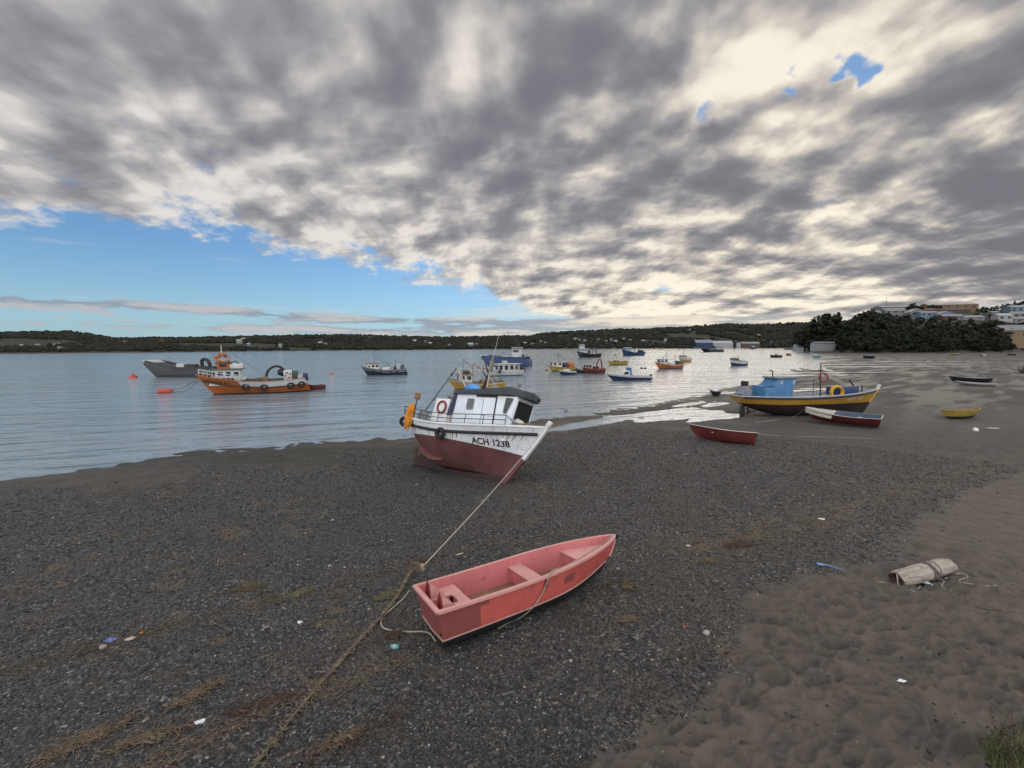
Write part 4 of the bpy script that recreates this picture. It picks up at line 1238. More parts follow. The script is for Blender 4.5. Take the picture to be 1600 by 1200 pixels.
# foredeck fittings
MB().box((5.72, -.22, WB.zs(.92) + .05), (.42, .34, .06), (0, -.12, -.45)).build('bow_plank', P_WOOD, wboat, .5, .01)
MB().tube([(5.6, 0, WB.zs(.9) - .3), (5.6, 0, WB.zs(.9) + .24)], .06, 8).tube([(5.6, -.18, WB.zs(.9) + .14), (5.6, .18, WB.zs(.9) + .14)], .03, 8).build('bitt', P_DKWOOD, wboat)
# mast with its spars, black gallows pole, stays, antenna
zr = CZ + .15
MX = 3.42
MB().tube([(MX - .12, .06, zr - .1), (MX + .03, .1, zr + 1.5)], [.05, .04], 8).build('mast', P_DKWOOD, wboat)
MB().tube([(MX + .10, -.05, zr - .1), (MX + .08, -.02, zr + .95)], [.03, .022], 8).build('pole', P_PALEWOOD, wboat)
MB().box((MX + .02, .1, zr + 1.2), (.15, .13, .46)).tube([(MX + .02, .1, zr + 1.44), (MX + .05, .1, zr + 1.62)], .05, 8).build('mast_head', P_NETGREY, wboat, .5, .02)
mb = MB(); mb.tube([(MX - .05, .05, zr + .92), (MX - .48, .24, zr + 1.46)], [.06, .02], 6, sq=.5); mb.tube([(MX - .02, .0, zr + .68), (MX - .42, .18, zr + 1.0)], [.06, .03], 6, sq=.5)
mb.tube([(MX - .02, .06, zr + .75), (MX - .20, -.05, zr + .0)], .045, 6)
mb.build('spar', P_BLACK, wboat)
MB().tube([(MX + .05, .1, zr + 1.6), (MX + .13, .1, zr + 2.5)], [.012, .006], 5).build('antenna', P_ALU, wboat)
mb = MB(); mb.tube([(MX + .04, .1, zr + .75), (MX + .85, -.15, zr + .12)], .014, 5); mb.build('stay', P_ALU, wboat)
g0, g1, g2 = Vector((.62, -.62, WB.zs(.1) - .1)), Vector((1.86, -.20, zr + 1.04)), Vector((2.58, .05, zr - .06))
mb = MB(); mb.tube([g0, g0.lerp(g1, .5), g1], [.028, .026, .022], 8); gp_ = mb.build('gallows_pole', P_DKMETAL, wboat)
q = g0.lerp(g1, .88); d = (g1 - g0).normalized() * .09
MB().tube([q - d, q, q + d], [.03, .055, .03], 8).build('pulley', P_DKMETAL, gp_)
MB().tube([g1, g1 + Vector((.05, 0, .03)), g2], [.025, .028, .042], 8).build('gallows_leg', P_PALEWOOD, wboat)
MB().tube([g1, g1.lerp(Vector((MX, .1, zr + 1.0)), .5) - Vector((0, 0, .02)), Vector((MX, .1, zr + 1.0))], .010, 5).build('stay', P_ALU, wboat)
# flood lamps on the roof
for (x, y, h, yaw) in ((4.62, .05, .16, .4), (5.02, -.02, .26, -.3)):
    mb = MB().tube([(x, y, CZ + .25), (x, y, CZ + .25 + h)], .016, 6); fl = mb.build('flood_lamp', P_DKMETAL, wboat)
    MB().box((x, y, CZ + .30 + h), (.08, .17, .13), (0, .2, yaw)).build('lamp_head', P_GREY, fl, .5, .012)
MB().lathe([(.03, 0), (.05, .02), (.05, .10), (.02, .13)], (rx1 + .05, .45, CZ + .04), (0, 0, 1), 10).build('nav_lamp', P_BLACK, wboat)
# stern rail
mb = MB()
for sd_ in (-1, 1):
    p0 = WB.pt(.0, 1, sd_); p1 = WB.pt(.12, 1, sd_)
    mb.tube([p0, p0 + Vector((-.05, 0, .42))], .022, 6); mb.tube([p0 + Vector((-.05, 0, .42)), p1 + Vector((0, 0, .42)), p1], .02, 6)
p0 = WB.pt(0, 1, -1); p1 = WB.pt(0, 1, 1)
for h in (.42, .22): mb.tube([p0 + Vector((-.05, 0, h)), p1 + Vector((-.05, 0, h))], .022, 6)
mb.build('stern_rail', P_DKMETAL, wboat)
MB().tube([WB.pt(.115, 1, -1) + Vector((0, .1, 0)), WB.pt(.115, 1, -1) + Vector((-.02, .1, .82))], .03, 6).build('stern_post', P_DKMETAL, wboat)
WB.letters('ACH 1238', .30, 3.95, WB.D - .55, -1, .007, .008, .03).build('registration', P_LETTER, wboat, 0)
WB.letters('ACH 1238', .275, 5.2, WB.D - .44, 1, .012, .008, -.04).build('registration', P_LETTER, wboat, 0)

# things that hang from it or lie on it
BN = 'fittings hung on the white stranded boat'
p = WB.pt(.43, .80, -1); tyre('black tyre fender hanging amidships on the white hull above the red bottom', wboat, p + Vector((0, -.08, -.05)), (.02, 1, .15), .235, .075)
p = WB.pt(.015, .84, -1); tyre('black tyre fender slung under the stern of the white fishing boat', wboat, p + Vector((-.06, -.06, -.06)), (-.55, .8, .1), .22, .072)
ring('dark red life ring hung on the casing behind the white wheelhouse', wboat, (1.84, -.60, WB.zs(.3) + .70), (.05, 1, -.02), .28, .048, P_RING, None)
nb = MB(); nb.blob((0, 0, -.22), (.19, .13, .46), 3, .16, 16, 14, freq=1.6); nb.blob((.06, .02, .14), (.16, .11, .22), 4, .2, 12, 8)
rr2 = random.Random(2)
for k in range(26):
    a_ = rr2.uniform(0, 6.28); z0 = rr2.uniform(-.2, .3)
    nb.tube(spline([(math.cos(a_) * .14, math.sin(a_) * .10, z0), (math.cos(a_) * .15 + rr2.uniform(-.03, .03), math.sin(a_) * .12, z0 - .25), (math.cos(a_) * .11, math.sin(a_) * .09, z0 - .55 + rr2.uniform(-.1, .1))], 4), .012, 5)
no = nb.build('net_bundle', P_NETORANGE); tag(no, 'bright orange net bundle hanging over the stern quarter of the white boat', 'fishing net')
p = WB.pt(.10, 1, -1); placed(no, wboat, p + Vector((0, -.10, .22)))
bk = MB().lathe([(.10, 0), (.13, .09), (.115, .11), (.11, .26), (.09, .28)], (0, 0, 0), (.1, -.1, 1), 14).build('bucket', P_BROWNISH)
tag(bk, 'tan bucket upturned on the post at the stern of the white boat', 'bucket'); p = WB.pt(.115, 1, -1); placed(bk, wboat, p + Vector((-.02, .1, .80)))
tb = MB().blob((0, 0, 0), (.36, .26, .22), 8, .08, 20, 12, freq=1.2).build('tarp_bundle', P_TARPBLUE); tag(tb, 'blue tarpaulin bundle lying on the dark roof of the white boat', 'tarpaulin'); placed(tb, wboat, (3.0, -.24, CZ + .30))
tb = MB().blob((0, 0, 0), (.40, .32, .16), 9, .16, 20, 12, freq=2.2).build('net_heap', P_NETGREY); tag(tb, 'brown heap of netting on the dark roof beside the mast', 'fishing net'); placed(tb, wboat, (3.85, .12, CZ + .36))
bsk = MB().lathe([(.20, 0), (.26, .08), (.28, .32), (.27, .42), (.22, .42), (.20, .36)], (0, 0, 0), (0, 0, 1), 18).build('net_basket', P_NETGREY)
tag(bsk, 'grey net basket standing under the windscreen of the white boat', 'basket'); placed(bsk, wboat, (5.32, -.20, 1.60))
pot = MB().lathe([(.28, 0), (.28, .02), (.18, .11), (.04, .16), (.02, .18)], (0, 0, 0), (0, 0, 1), 18).build('lid', P_OFFWHITE); tag(pot, 'pale round lid lying on the grey net basket', 'lid'); placed(pot, wboat, (5.32, -.20, 2.025))
wi = MB()
wi.lathe([(.16, -.25), (.10, -.23), (.10, .23), (.16, .25)], (0, 0, 0), (0, 1, 0), 14).box((0, 0, -.2), (.3, .4, .2)).build('winch', P_DKMETAL)
wi = bpy.data.objects['winch']; tag(wi, 'dark winch standing on the after deck behind the casing of the white boat', 'winch'); placed(wi, wboat, (.70, -.20, WB.zs(.12) + .02))
hp = MB().blob((0, 0, 0), (.22, .18, .12), 12, .25, 14, 9).build('rope_heap', P_ROPEDARK); tag(hp, 'dark rope heap on top of the casing above the life ring', 'rope'); placed(hp, wboat, (1.85, -.1, WB.zs(.3) + 1.12))
nh = MB().blob((0, 0, 0), (.20, .18, .34), 14, .2, 14, 12).build('net_heap', P_NETGREY); tag(nh, 'grey net heap on the stern deck between orange bundle and casing', 'fishing net'); placed(nh, wboat, (.92, -.62, WB.zs(.12) + .10))

WMX = world(wboat)
# mooring line from the stem of the white boat down to the pink dinghy
ra = WMX @ (WB.pt(1, 1, 0) + Vector((.10, -.08, .08))); rb = at_z(663, 884, gz(-1.5, 7.9) + .72)
rb = at_y(660, 886, (world(pink) @ Vector((-.05, .5, .5))).y + .12)
rope_obj('mooring_line', [ra.lerp(rb, k / 14) - Vector((0, 0, .10 * math.sin(PI * k / 14))) for k in range(15)], .012, P_ROPE, 'taut pale mooring line from the white boat to the stern of the pink dinghy', 'rope')
# the weedy chain-like rope up the beach
P_WEEDROPE = paint((.17, .135, .095), .9, .6, 14, .8, (.030, .022, .014), streak=False, bmp=.9, key='weed_rope')
wp = [rb] + on_ground([(646, 899), (640, 908), (620, 935), (598, 965), (572, 992), (545, 1022), (512, 1060), (480, 1097), (445, 1140), (410, 1185), (385, 1222)], .03)
wp[1].z += .20; wp[2].z += .10
path = spline(wp, 10)
mb = MB(); rr2 = random.Random(5)
cc = path[len(path) // 2]
for s_ in range(3):
    pts = []
    for k, p in enumerate(path):
        a_ = k * .55 + s_ * 2.094
        r_k = .016 if k < len(path) * .62 else .008
        pts.append(p - cc + Vector((math.cos(a_) * r_k, math.sin(a_ * 1.0) * r_k * .6, math.sin(a_) * r_k * .7 + .01)))
    mb.tube(pts, [rr2.uniform(.007, .019) * (1.15 if k < len(path) * .6 else .62) for k in range(len(path))], 5)
for k in range(420):
    i_ = int(rr2.random() ** 1.3 * (len(path) - 6)); p = path[i_] - cc
    q1 = p + Vector((rr2.uniform(-.06, .06), rr2.uniform(-.06, .06), rr2.uniform(-.02, .04))); q2 = q1 + Vector((rr2.uniform(-.07, .07), rr2.uniform(-.07, .07), -.03))
    mb.tube([p, q1, q2], [.010, .008, .003], 4)
wr = mb.build('weedy_rope', P_WEEDROPE); wr.location = cc; tag(wr, 'thick brown weed-covered rope running down the gravel past the pink dinghy', 'rope')
kn = MB().blob((0, 0, 0), (.03, .025, .04), 4, .2, 10, 8)
for k in range(4): kn.torus((0, 0, -.04 + .025 * k), (.3, .2, 1), .026, .009, 12, 5)
ko = kn.build('rope_knot', P_ROPE); ko.location = rb; tag(ko, 'pale knot where the mooring line meets the weedy rope', 'rope knot')
# ------------------------------------------------------------------ yellow boat aground with the blue wheelhouse
y0 = at_z(1168, 648, .10); y1 = at_z(1349, 644, .25)
YB = Hull(10.8, 2.9, 1.55, bow=.40, stern=.08, rake=1.25, srake=.45, tw=.60, tmax=.44, p=2.5, q=.95, full=.36, vbow=1.0, rise=.95, rakepow=1.0)
yh = math.atan2(y1.y - y0.y, y1.x - y0.x)
yboat = empty('fishing_boat', (0, 0, 0), (0, 0, 0), 'yellow fishing boat with sky blue wheelhouse aground beside the tidal pools', 'fishing boat')
set_frame(yboat, Vector((16.62, 30.9, .02)), yh - .02, math.radians(-2), math.radians(.6))
ywl = lambda t: .98 + .02 * t + .28 * max(0, .25 - t)
YB.shell([(.45, 2), (ywl, 0), (None, 1)], 34, 5).build('hull', [P_MAROON, P_YELLOW, P_BLACK], yboat, .6)
YB.inside(lambda t: YB.w_at(t, YB.zs(t) - .22), .06, 30, floor=0, wall=1, cap=2, capout=.05, caph=.035).build('deck', [P_LGREY, P_GREY, P_LGREY], yboat, .6)
YB.strake(lambda t: YB.w_at(t, YB.zs(t) - .10), .065, .02, .985, 34, flat=1.2).build('rub_strake', P_NAVY, yboat)
MB().box((5.3, 0, .0), (7.6, .16, .3)).build('keel', P_BLACK, yboat, .5, .01)
st = [YB.pt(1, w, 0) + Vector((.05, 0, 0)) for w in (0, .25, .5, .75, 1.0)]
tp = st[-1] + Vector((.16, 0, .34))
mb = MB()
for a, c in zip(st, st[1:] + [tp]):
    d = c - a; mid = (a + c) / 2
    mb.box(mid, (.16, .14, d.length + .02), (0, math.atan2(d.x, d.z), 0), 1 if mid.z > 2.1 else (2 if mid.z > 1.0 else 0))
mb.build('stem_post', [P_BLACK, P_OFFWHITE, P_YELLOW], yboat, .5)
MB().box((.66, 0, .40), (.36, .07, .85)).tube([(.72, 0, .7), (.72, 0, 1.3)], .03, 6).build('rudder', P_BLACK, yboat, .5, .01)
pr_ = MB().tube([(1.7, 0, .42), (1.10, 0, .40)], .04, 8).build('propeller', P_MAROON, yboat)
for k in range(3):
    a_ = k * 2 * PI / 3 + .4
    MB().box((1.12, math.sin(a_) * .15, .40 + math.cos(a_) * .17), (.04, .14, .24), (-a_, 0, .5)).build('blade', P_MAROON, pr_, .5, .01)
dz_ = YB.zs(.3) - .22
# wheelhouse: low casing aft, stepped up to a tall house whose front leans forward
mb = MB()
prof_ = [(2.75, dz_), (4.72, dz_), (4.86, dz_ + .85), (5.10, dz_ + 1.52), (3.72, dz_ + 1.52), (3.40, dz_ + .98), (2.75, dz_ + .98)]
mb.prism(prof_[::-1], 'y', -.82, .82)
yc = mb.build('wheelhouse', P_BLUE, yboat, .5, .012)
MB().box((4.44, 0, dz_ + 1.60), (1.75, 1.9, .13), (0, -.02, 0)).build('roof', P_GREY, yboat, .5, .05)
for sy in (-1, 1):
    y = sy * .82; n = (0, sy, 0)
    panel([(3.86, y, dz_ + 1.12), (4.06, y, dz_ + 1.12), (4.06, y, dz_ + 1.36), (3.86, y, dz_ + 1.36)], n, .012, .08).build('porthole', P_LGREY, yc)
    panel([(4.78, y, dz_ + 1.10), (4.90, y, dz_ + 1.10), (4.98, y, dz_ + 1.40), (4.78, y, dz_ + 1.40)], n, .012, .03).build('window_pane', P_LGREY, yc)
    panel([(4.18, y, dz_ + .08), (4.68, y, dz_ + .08), (4.68, y, dz_ + 1.44), (4.18, y, dz_ + 1.44)], n, .016).build('door', paint((.055, .185, .39), .55, .2, 3, .35, (.16, .15, .13), key='door_blue'), yc)
    MB().box((3.08, y + sy * .01, dz_ + .96), (.70, .04, .05)).build('casing_lip', P_NAVY, yc)
nf2 = Vector((.73, 0, -.33)).normalized()
panel([(4.90, -.6, dz_ + .95), (4.90, .6, dz_ + .95), (5.06, .6, dz_ + 1.40), (5.06, -.6, dz_ + 1.40)], nf2, .012, .05).build('windscreen', GLASS, yc)
MB().tube(spline([(3.62, -.3, dz_ + .98), (3.62, -.3, dz_ + 1.9), (3.56, -.3, dz_ + 2.08), (3.38, -.3, dz_ + 2.14)], 5), .045, 8).build('exhaust_pipe', P_DKMETAL, yboat)
# mast, derrick poles, foredeck locker
MB().tube([(7.45, 0, dz_ + .1), (7.42, 0, dz_ + 2.65)], [.05, .035], 8).tube([(7.42, -.25, dz_ + 2.1), (7.42, .25, dz_ + 2.1)], .03, 6).build('mast', P_DKWOOD, yboat)
mb = MB(); mb.tube([(7.5, -.1, dz_ + 1.85), (10.1, -.25, dz_ + .62)], .035, 6); b1_ = mb.build('derrick_pole', P_PALEWOOD, yboat)
mb = MB(); mb.tube([(7.5, .12, dz_ + 1.9), (9.9, .2, dz_ + .62)], .035, 6); mb.build('derrick_pole', P_PALEWOOD, yboat)
MB().tube([(6.35, -.75, dz_ + .1), (6.35, -.75, dz_ + 1.5)], .022, 6).build('post', P_DKMETAL, yboat)
MB().box((9.1, 0, dz_ + .55), (1.5, 1.25, .62), (0, -.06, 0)).build('locker', P_DEEPBLUE, yboat, .5, .02)
MB().tube([(10.0, -.1, dz_ + .7), (9.45, -.2, dz_ + 1.35)], .05, 6).build('spar', P_BLACK, yboat)
MB().tube([(10.6, 0, dz_ + .2), (10.6, 0, dz_ + .95)], .05, 6).tube([(10.45, 0, dz_ + .8), (10.75, 0, dz_ + .8)], .03, 6).build('bitt', P_DKMETAL, yboat)
for tx, xx in (('ACH', 7.85), ('1177', 8.72)): YB.letters(tx, .34, xx, 1.22, -1, .006, .008).build('registration', P_LETTERW, yboat, 0)
SHX = -.90
for q in list(yboat.children):
    if q.name.split('.')[0] in ('wheelhouse', 'roof', 'exhaust_pipe', 'mast', 'derrick_pole', 'post', 'locker', 'spar', 'bitt'):
        for w_ in [q] + list(q.children): w_.data.transform(Matrix.Translation((SHX, 0, 0)))
yg = MB().blob((0, 0, 0), (.62, .52, .62), 21, .12, 16, 10)
for k, v in enumerate(yg.v):
    f_ = 1 - .35 * max(0, v[2]) / .6
    yg.v[k] = (v[0] * f_, v[1] * f_, v[2])
yg = yg.build('canvas_cover', P_GREYCANVAS); tag(yg, 'grey canvas cover over gear on the stern of the yellow boat', 'canvas cover'); placed(yg, yboat, (.72, -.1, dz_ + .42))
yk = MB().lathe([(.22, 0), (.26, .05), (.26, .30), (.20, .36)], (0, 0, 0), (.1, 0, 1), 12).build('black_drum', P_BLACK); tag(yk, 'black drum standing on the grey canvas cover of the yellow boat', 'drum'); placed(yk, yboat, (.74, -.1, dz_ + 1.0))
ring('red life ring hung on the mast of the yellow boat', yboat, (6.65, -.12, dz_ + 1.55), (.1, 1, 0), .36, .055, P_RING, P_RING)
co2 = MB()
for k in range(5): co2.torus((0, -.04 * k, .02 * math.sin(k)), (.06 * math.sin(k * 2), 1, .05), .40 + .04 * math.sin(k * 1.7), .05, 22, 6)
co2 = co2.build('rope_coil', paint((.62, .34, .03), .8, .25, 12, .3, (.25, .12, .03), streak=False, bmp=.6, key='coil_yellow')); tag(co2, 'yellow rope coil standing on the foredeck of the yellow boat', 'rope coil'); placed(co2, yboat, (7.15, -.72, dz_ + .50))

# ------------------------------------------------------------------ dinghies on the beach
def dinghy(label, stern, bow, L, B, D, mo, mi, mg, mb_, roll=0., pitch=0., zoff=0., thw=2, bottom=.3, transom_first=True, tw=.75, bow_rise=.2, group=None, name='dinghy', zpx=.0):
    s0 = ground_at(*stern); b0 = ground_at(*bow)
    h = math.atan2(b0.y - s0.y, b0.x - s0.x)
    H = Hull(L, B, D, bow=bow_rise, stern=.06, rake=.45, srake=.12, tw=tw, tmax=.42, p=2.2, q=.9, full=.42, vbow=.9, rise=.03, rakepow=1.3, fore=.08)
    o = empty(name, (0, 0, 0), (0, 0, 0), label, 'dinghy', group)
    set_frame(o, s0 + Vector((0, 0, zoff)), h, math.radians(roll), math.radians(pitch))
    H.shell([(lambda t: H.zk(t) + (H.zs(t) - H.zk(t)) * bottom, 0), (None, 1)], 20, 3).build('hull', [mb_, mo], o, .6)
    H.inside(.22, .03, 18, floor=0, wall=0, cap=1, capout=.02, caph=.015).build('lining', [mi, mg], o, .6)
    for k in range(thw):
        x = L * (.28 + .62 * k / max(thw, 1)); t = x / L; w = .66
        yy = -H.pt(t, w).y - .02; z = H.pt(t, w).z
        MB().box((x, 0, z), (.24, yy * 2, .03)).build('thwart', mg, o, .5, .004)
    return o, H, (s0, b0, h)

red_d, RH, _ = dinghy('dark red dinghy lying alone on the gravel in front of the yellow boat', (1182, 696), (1094, 687), 3.25, 1.15, .62, P_RED, P_LGREY, P_OFFWHITE, P_RED, 12, 1.5, -.06, 2, .25, tw=.78, bow_rise=.10)
tarp_d, TH_, _ = dinghy('dark red open dinghy with blue inside and pale tarpaulin over the bow', (1377, 669), (1303, 662), 3.95, 1.7, .64, P_RED, paint((.035, .055, .09), .6, .3, 3, .3, key='blue_inside'), P_LGREY, P_RED, -3, 1.0, .0, 2, .3, tw=.80, bow_rise=.16)
mb = MB(); nx, ny = 14, 11; vs = []
rr3 = random.Random(4)
for i in range(nx):
    t = .60 + .39 * i / (nx - 1); w1 = TH_.pt(t, 1)
    for j in range(ny):
        k = -1 + 2 * j / (ny - 1); yb_ = -w1.y + .05
        y = k * yb_; drop = max(0, abs(k) - .86) * 2.2
        z = w1.z + .06 - drop + .07 * math.sin(i * 1.3 + j) * (1 - abs(k)) - .12 * (1 - k * k) * (1 - i / nx)
        vs.append((w1.x + .05 * math.sin(j * 2.1), y, z))
fs = [(i * ny + j, (i + 1) * ny + j, (i + 1) * ny + j + 1, i * ny + j + 1) for i in range(nx - 1) for j in range(ny - 1)]
o2 = len(vs); vs2 = vs + [(x, y, z - .03) for x, y, z in vs]
fs2 = fs + [tuple(q + o2 for q in f)[::-1] for f in fs] + [(j, j + 1, o2 + j + 1, o2 + j) for j in range(ny - 1)] + [((nx - 1) * ny + j + 1, (nx - 1) * ny + j, o2 + (nx - 1) * ny + j, o2 + (nx - 1) * ny + j + 1) for j in range(ny - 1)] \
    + [((i + 1) * ny, i * ny, o2 + i * ny, o2 + (i + 1) * ny) for i in range(nx - 1)] + [(i * ny + ny - 1, (i + 1) * ny + ny - 1, o2 + (i + 1) * ny + ny - 1, o2 + i * ny + ny - 1) for i in range(nx - 1)]
ct = mb.add(vs2, fs2).build('tarpaulin', P_CANVAS, None, 1.2); tag(ct, 'pale crumpled tarpaulin covering the bow of the dark red dinghy', 'tarpaulin'); placed(ct, tarp_d)
yel_d, _, _ = dinghy('small yellow dinghy alone on the gravel near the right edge', (1482, 655), (1542, 651), 2.95, 1.25, .58, P_YELLOW2, P_WOOD, P_YELLOW2, P_BLACK, -7, .5, -.02, 2, .30, bow_rise=.12)
dk_d, DH_, _ = dinghy('dark rowing boat on the mudflat next to a pale skiff', (1547, 598), (1499, 597), 4.3, 1.5, .62, P_BLACK, P_GREY, P_NAVY, P_BLACK, 0, 0, -.02, 2, .3)
om = MB().box((-.12, 0, .55), (.22, .25, .35)).box((-.12, 0, .25), (.10, .08, .6)).tube([(0, 0, .72), (.35, .1, .78)], .03, 6).build('outboard_motor', P_DKMETAL, dk_d, .5, .02)
pl_d, _, _ = dinghy('flat pale grey skiff lying in front of the dark rowing boat', (1557, 604), (1510, 602), 3.6, 1.3, .36, P_LGREY, P_GREY, P_LGREY, P_GREY, -4, 0, -.06, 2, .3)
bl_d, _, _ = dinghy('small dark tender at the edge of the water left of the yellow boat', (1124, 619), (1112, 617.5), 1.3, .8, .45, P_BLACK, P_NAVY, P_GREY, P_BLACK, 6, 0, -.02, 1, .3)
te_d, _, _ = dinghy('pale turquoise skiff by the far end of the tidal flat', (1270, 559.5), (1288, 559), 7.5, 2.2, 1.1, paint((.12, .34, .36), .6, .2, 2, .3, key='turquoise'), P_GREY, P_LGREY, P_GREY, 0, 0, 0., 1, .3)
d2_d, _, _ = dinghy('dark beached boat below the trees left of the yellow skiff', (1366, 560.5), (1350, 560), 4.6, 1.9, 1.0, P_NAVY, P_GREY, P_NAVY, P_BLACK, 8, 0, 0., 1, .3)
d3_d, _, _ = dinghy('yellow skiff drawn up below the trees at the head of the bay', (1484, 555.2), (1500, 555), 7.5, 2.2, .9, P_YELLOW2, P_GREY, P_YELLOW2, P_YELLOW2, 0, 0, 0., 1, .3)
d4_d, _, _ = dinghy('white skiff drawn up on the shore right of the yellow skiff', (1538, 556.4), (1527, 556), 6., 1.8, .8, P_OFFWHITE, P_GREY, P_OFFWHITE, P_GREY, 0, 0, 0., 1, .3)
d5_d, _, _ = dinghy('black skiff drawn up on the shore near the right edge of the bay', (1576, 555.4), (1593, 555), 7., 2., .9, P_BLACK, P_GREY, P_BLACK, P_BLACK, 0, 0, 0., 1, .3)
# weathered root stock at the right edge of the mudflat
p = ground_at(1601, 583); mb = MB().blob((0, 0, .35), (.9, .5, .45), 31, .3, 14, 10)
for k in range(12):
    a_ = rr3.uniform(0, 6.28); mb.tube([(math.cos(a_) * .5, math.sin(a_) * .3, .4), (math.cos(a_) * 1.0, math.sin(a_) * .6, .7 + rr3.uniform(-.3, .5)), (math.cos(a_) * 1.4, math.sin(a_) * .8, .8 + rr3.uniform(-.5, .6))], [.14, .09, .03], 6)
o = mb.build('tree_stump', P_DKWOOD); o.location = p; tag(o, 'dark brown uprooted tree stump on the mudflat at the right edge', 'tree stump')
# lines on the beach
rope_obj('line', spline([world(red_d) @ RH.pt(0, .95, 0)] + on_ground([(1215, 681), (1260, 683), (1320, 684), (1380, 687)], .02), 6), .010, P_ROPE, 'thin pale line running right over the gravel from the red dinghy', 'rope')
rope_obj('line', spline([world(tarp_d) @ TH_.pt(1, 1, 0)] + on_ground([(1240, 652), (1205, 658), (1180, 661)], .03), 6), .014, P_ROPE, 'pale line from the tarpaulin dinghy along the keel of the yellow boat', 'rope')
# ------------------------------------------------------------------ boats at their moorings
DRAFT = .6
MOOR = 'boats moored in the bay'
class Boat:
    def __init__(s, label, bow, stern, fb, B, hull, boot=P_MAROON, band=None, band_h=.35, cap=None, deck=P_GREY, rake=1.0, srake=.1, tw=.75, name='fishing_boat', cat='fishing boat', bulw=.35, full=.38, wlh=.12, cut=None, group=MOOR):
        b0, s0 = at_z(*bow), at_z(*stern)
        Lw = (b0 - s0).length; s.h = math.atan2(b0.y - s0.y, b0.x - s0.x)
        L = Lw + rake * .75
        D = DRAFT + fb[1]
        s.H = H = Hull(L, B, D, bow=fb[0] - fb[1], stern=fb[2] - fb[1], rake=rake * 1.3, srake=srake - .2, tw=tw, tmax=.42, p=2.4, q=.95, full=full, vbow=.95, rise=.25, rakepow=1.0)
        s.o = o = empty(name, (0, 0, 0), (0, 0, 0), label, cat, group)
        set_frame(o, s0 - Vector((0, 0, DRAFT)), s.h, math.radians(random.uniform(-1.5, 1.5)), 0)
        lv = [(DRAFT + wlh, 0), (lambda t: H.zs(t) - band_h, 1), (None, 2)]
        mm = [boot, hull, band or hull]
        sh = H.shell(lv, 20, 3)
        if cut:     # upper strake painted only abaft (or before) a point
            for k, f in enumerate(sh.f):
                if sh.m[k] == 2:
                    cx = sum(sh.v[i][0] for i in f) / len(f) / L
                    if not (cut[0] <= cx <= cut[1]): sh.m[k] = 1
        sh.build('hull', mm, o, .6)
        H.inside(lambda t: H.w_at(t, H.zs(t) - bulw), .06, 18, floor=0, wall=1, cap=2, capout=.03, caph=.03).build('deck', [deck, deck, cap or hull], o, .6)
        s.L, s.bulw = L, bulw
    def zd(s, t): return s.H.zs(t) - s.bulw
    def strake(s, mat, dz, r=.06):
        s.H.strake(lambda t: s.H.w_at(t, s.H.zs(t) - dz), r, .02, .98, 20).build('rub_strake', mat, s.o)
    def house(s, t0, t1, hw, h, mat, roof, z=None, fx=.12, nwin=2, lo=.52, hi=.85, over=.14, rt=.08, front=True, name='wheelhouse', glass=None):
        x0, x1 = t0 * s.L, t1 * s.L; zb = s.zd((t0 + t1) / 2) if z is None else z
        lim = lambda t: .84 * -s.H.pt(t, s.H.w_at(t, max(zb, s.zd(t)))).y
        h0 = min(hw, lim(t0)); h1 = min(hw, lim(min(t1 + .02, .99)))
        h1 = max(h1, .15 * hw)
        Y = lambda x: h0 + (h1 - h0) * (x - x0) / (x1 - x0)
        m = MB(); m.hexa([(x0, -h0, zb), (x1, -h1, zb), (x1, h1, zb), (x0, h0, zb), (x0 + .02, -h0, zb + h), (x1 + fx, -h1, zb + h), (x1 + fx, h1, zb + h), (x0 + .02, h0, zb + h)]); c = m.build(name, mat, s.o, .5)
        if roof: MB().hexa([(x0 - over, -h0 - over, zb + h), (x1 + fx + over, -h1 - over, zb + h), (x1 + fx + over, h1 + over, zb + h), (x0 - over, h0 + over, zb + h), (x0 - over, -h0 - over, zb + h + rt), (x1 + fx + over, -h1 - over, zb + h + rt), (x1 + fx + over, h1 + over, zb + h + rt), (x0 - over, h0 + over, zb + h + rt)]).build('roof', roof, c, .5)
        g = glass or GLASS
        for sy in (-1, 1):
            for k in range(nwin):
                a = x0 + (x1 - x0) * (k + .2) / nwin; b = x0 + (x1 - x0) * (k + .8) / nwin
                panel([(a, sy * Y(a), zb + h * lo), (b, sy * Y(b), zb + h * lo), (b, sy * Y(b), zb + h * hi), (a, sy * Y(a), zb + h * hi)], (0, sy, 0), .02).build('window', g, c, 0)
        if front and nwin:
            n = Vector((h, 0, -fx)).normalized()
            f = lambda y, k: (x1 + fx * k, y, zb + h * k)
            for a, b in ((-.85, -.08), (.08, .85)):
                panel([f(a * h1, lo), f(b * h1, lo), f(b * h1, hi), f(a * h1, hi)], n, .02).build('window', g, c, 0)
        s.Y = Y
        return c, zb + h
    def mast(s, t, h, z=None, r=.05, mat=None, rake=0., boom=None, cross=.0):
        z = s.zd(t) if z is None else z; x = t * s.L
        m = MB().tube([(x, 0, z), (x + rake, 0, z + h)], [r, r * .6], 6)
        if cross: m.tube([(x + rake * .7, -cross, z + h * .72), (x + rake * .7, cross, z + h * .72)], r * .6, 5)
        if boom: m.tube([(x, 0, z + h * boom[1]), (x + boom[0], .1, z + h * boom[2])], r * .7, 5)
        o = m.build('mast', mat or P_DKMETAL, s.o)
        w = MB(); top = Vector((x + rake, 0, z + h))
        for t2, sd_ in ((min(t + .38, .97), 0), (max(t - .42, .03), 1), (max(t - .42, .03), -1)):
            q = s.H.pt(t2, 1, sd_ or 1); q.y *= abs(sd_) * .9; w.tube([top, q + Vector((0, 0, .05))], .014, 4)
        w.build('rigging', P_DKMETAL, o)
        return o
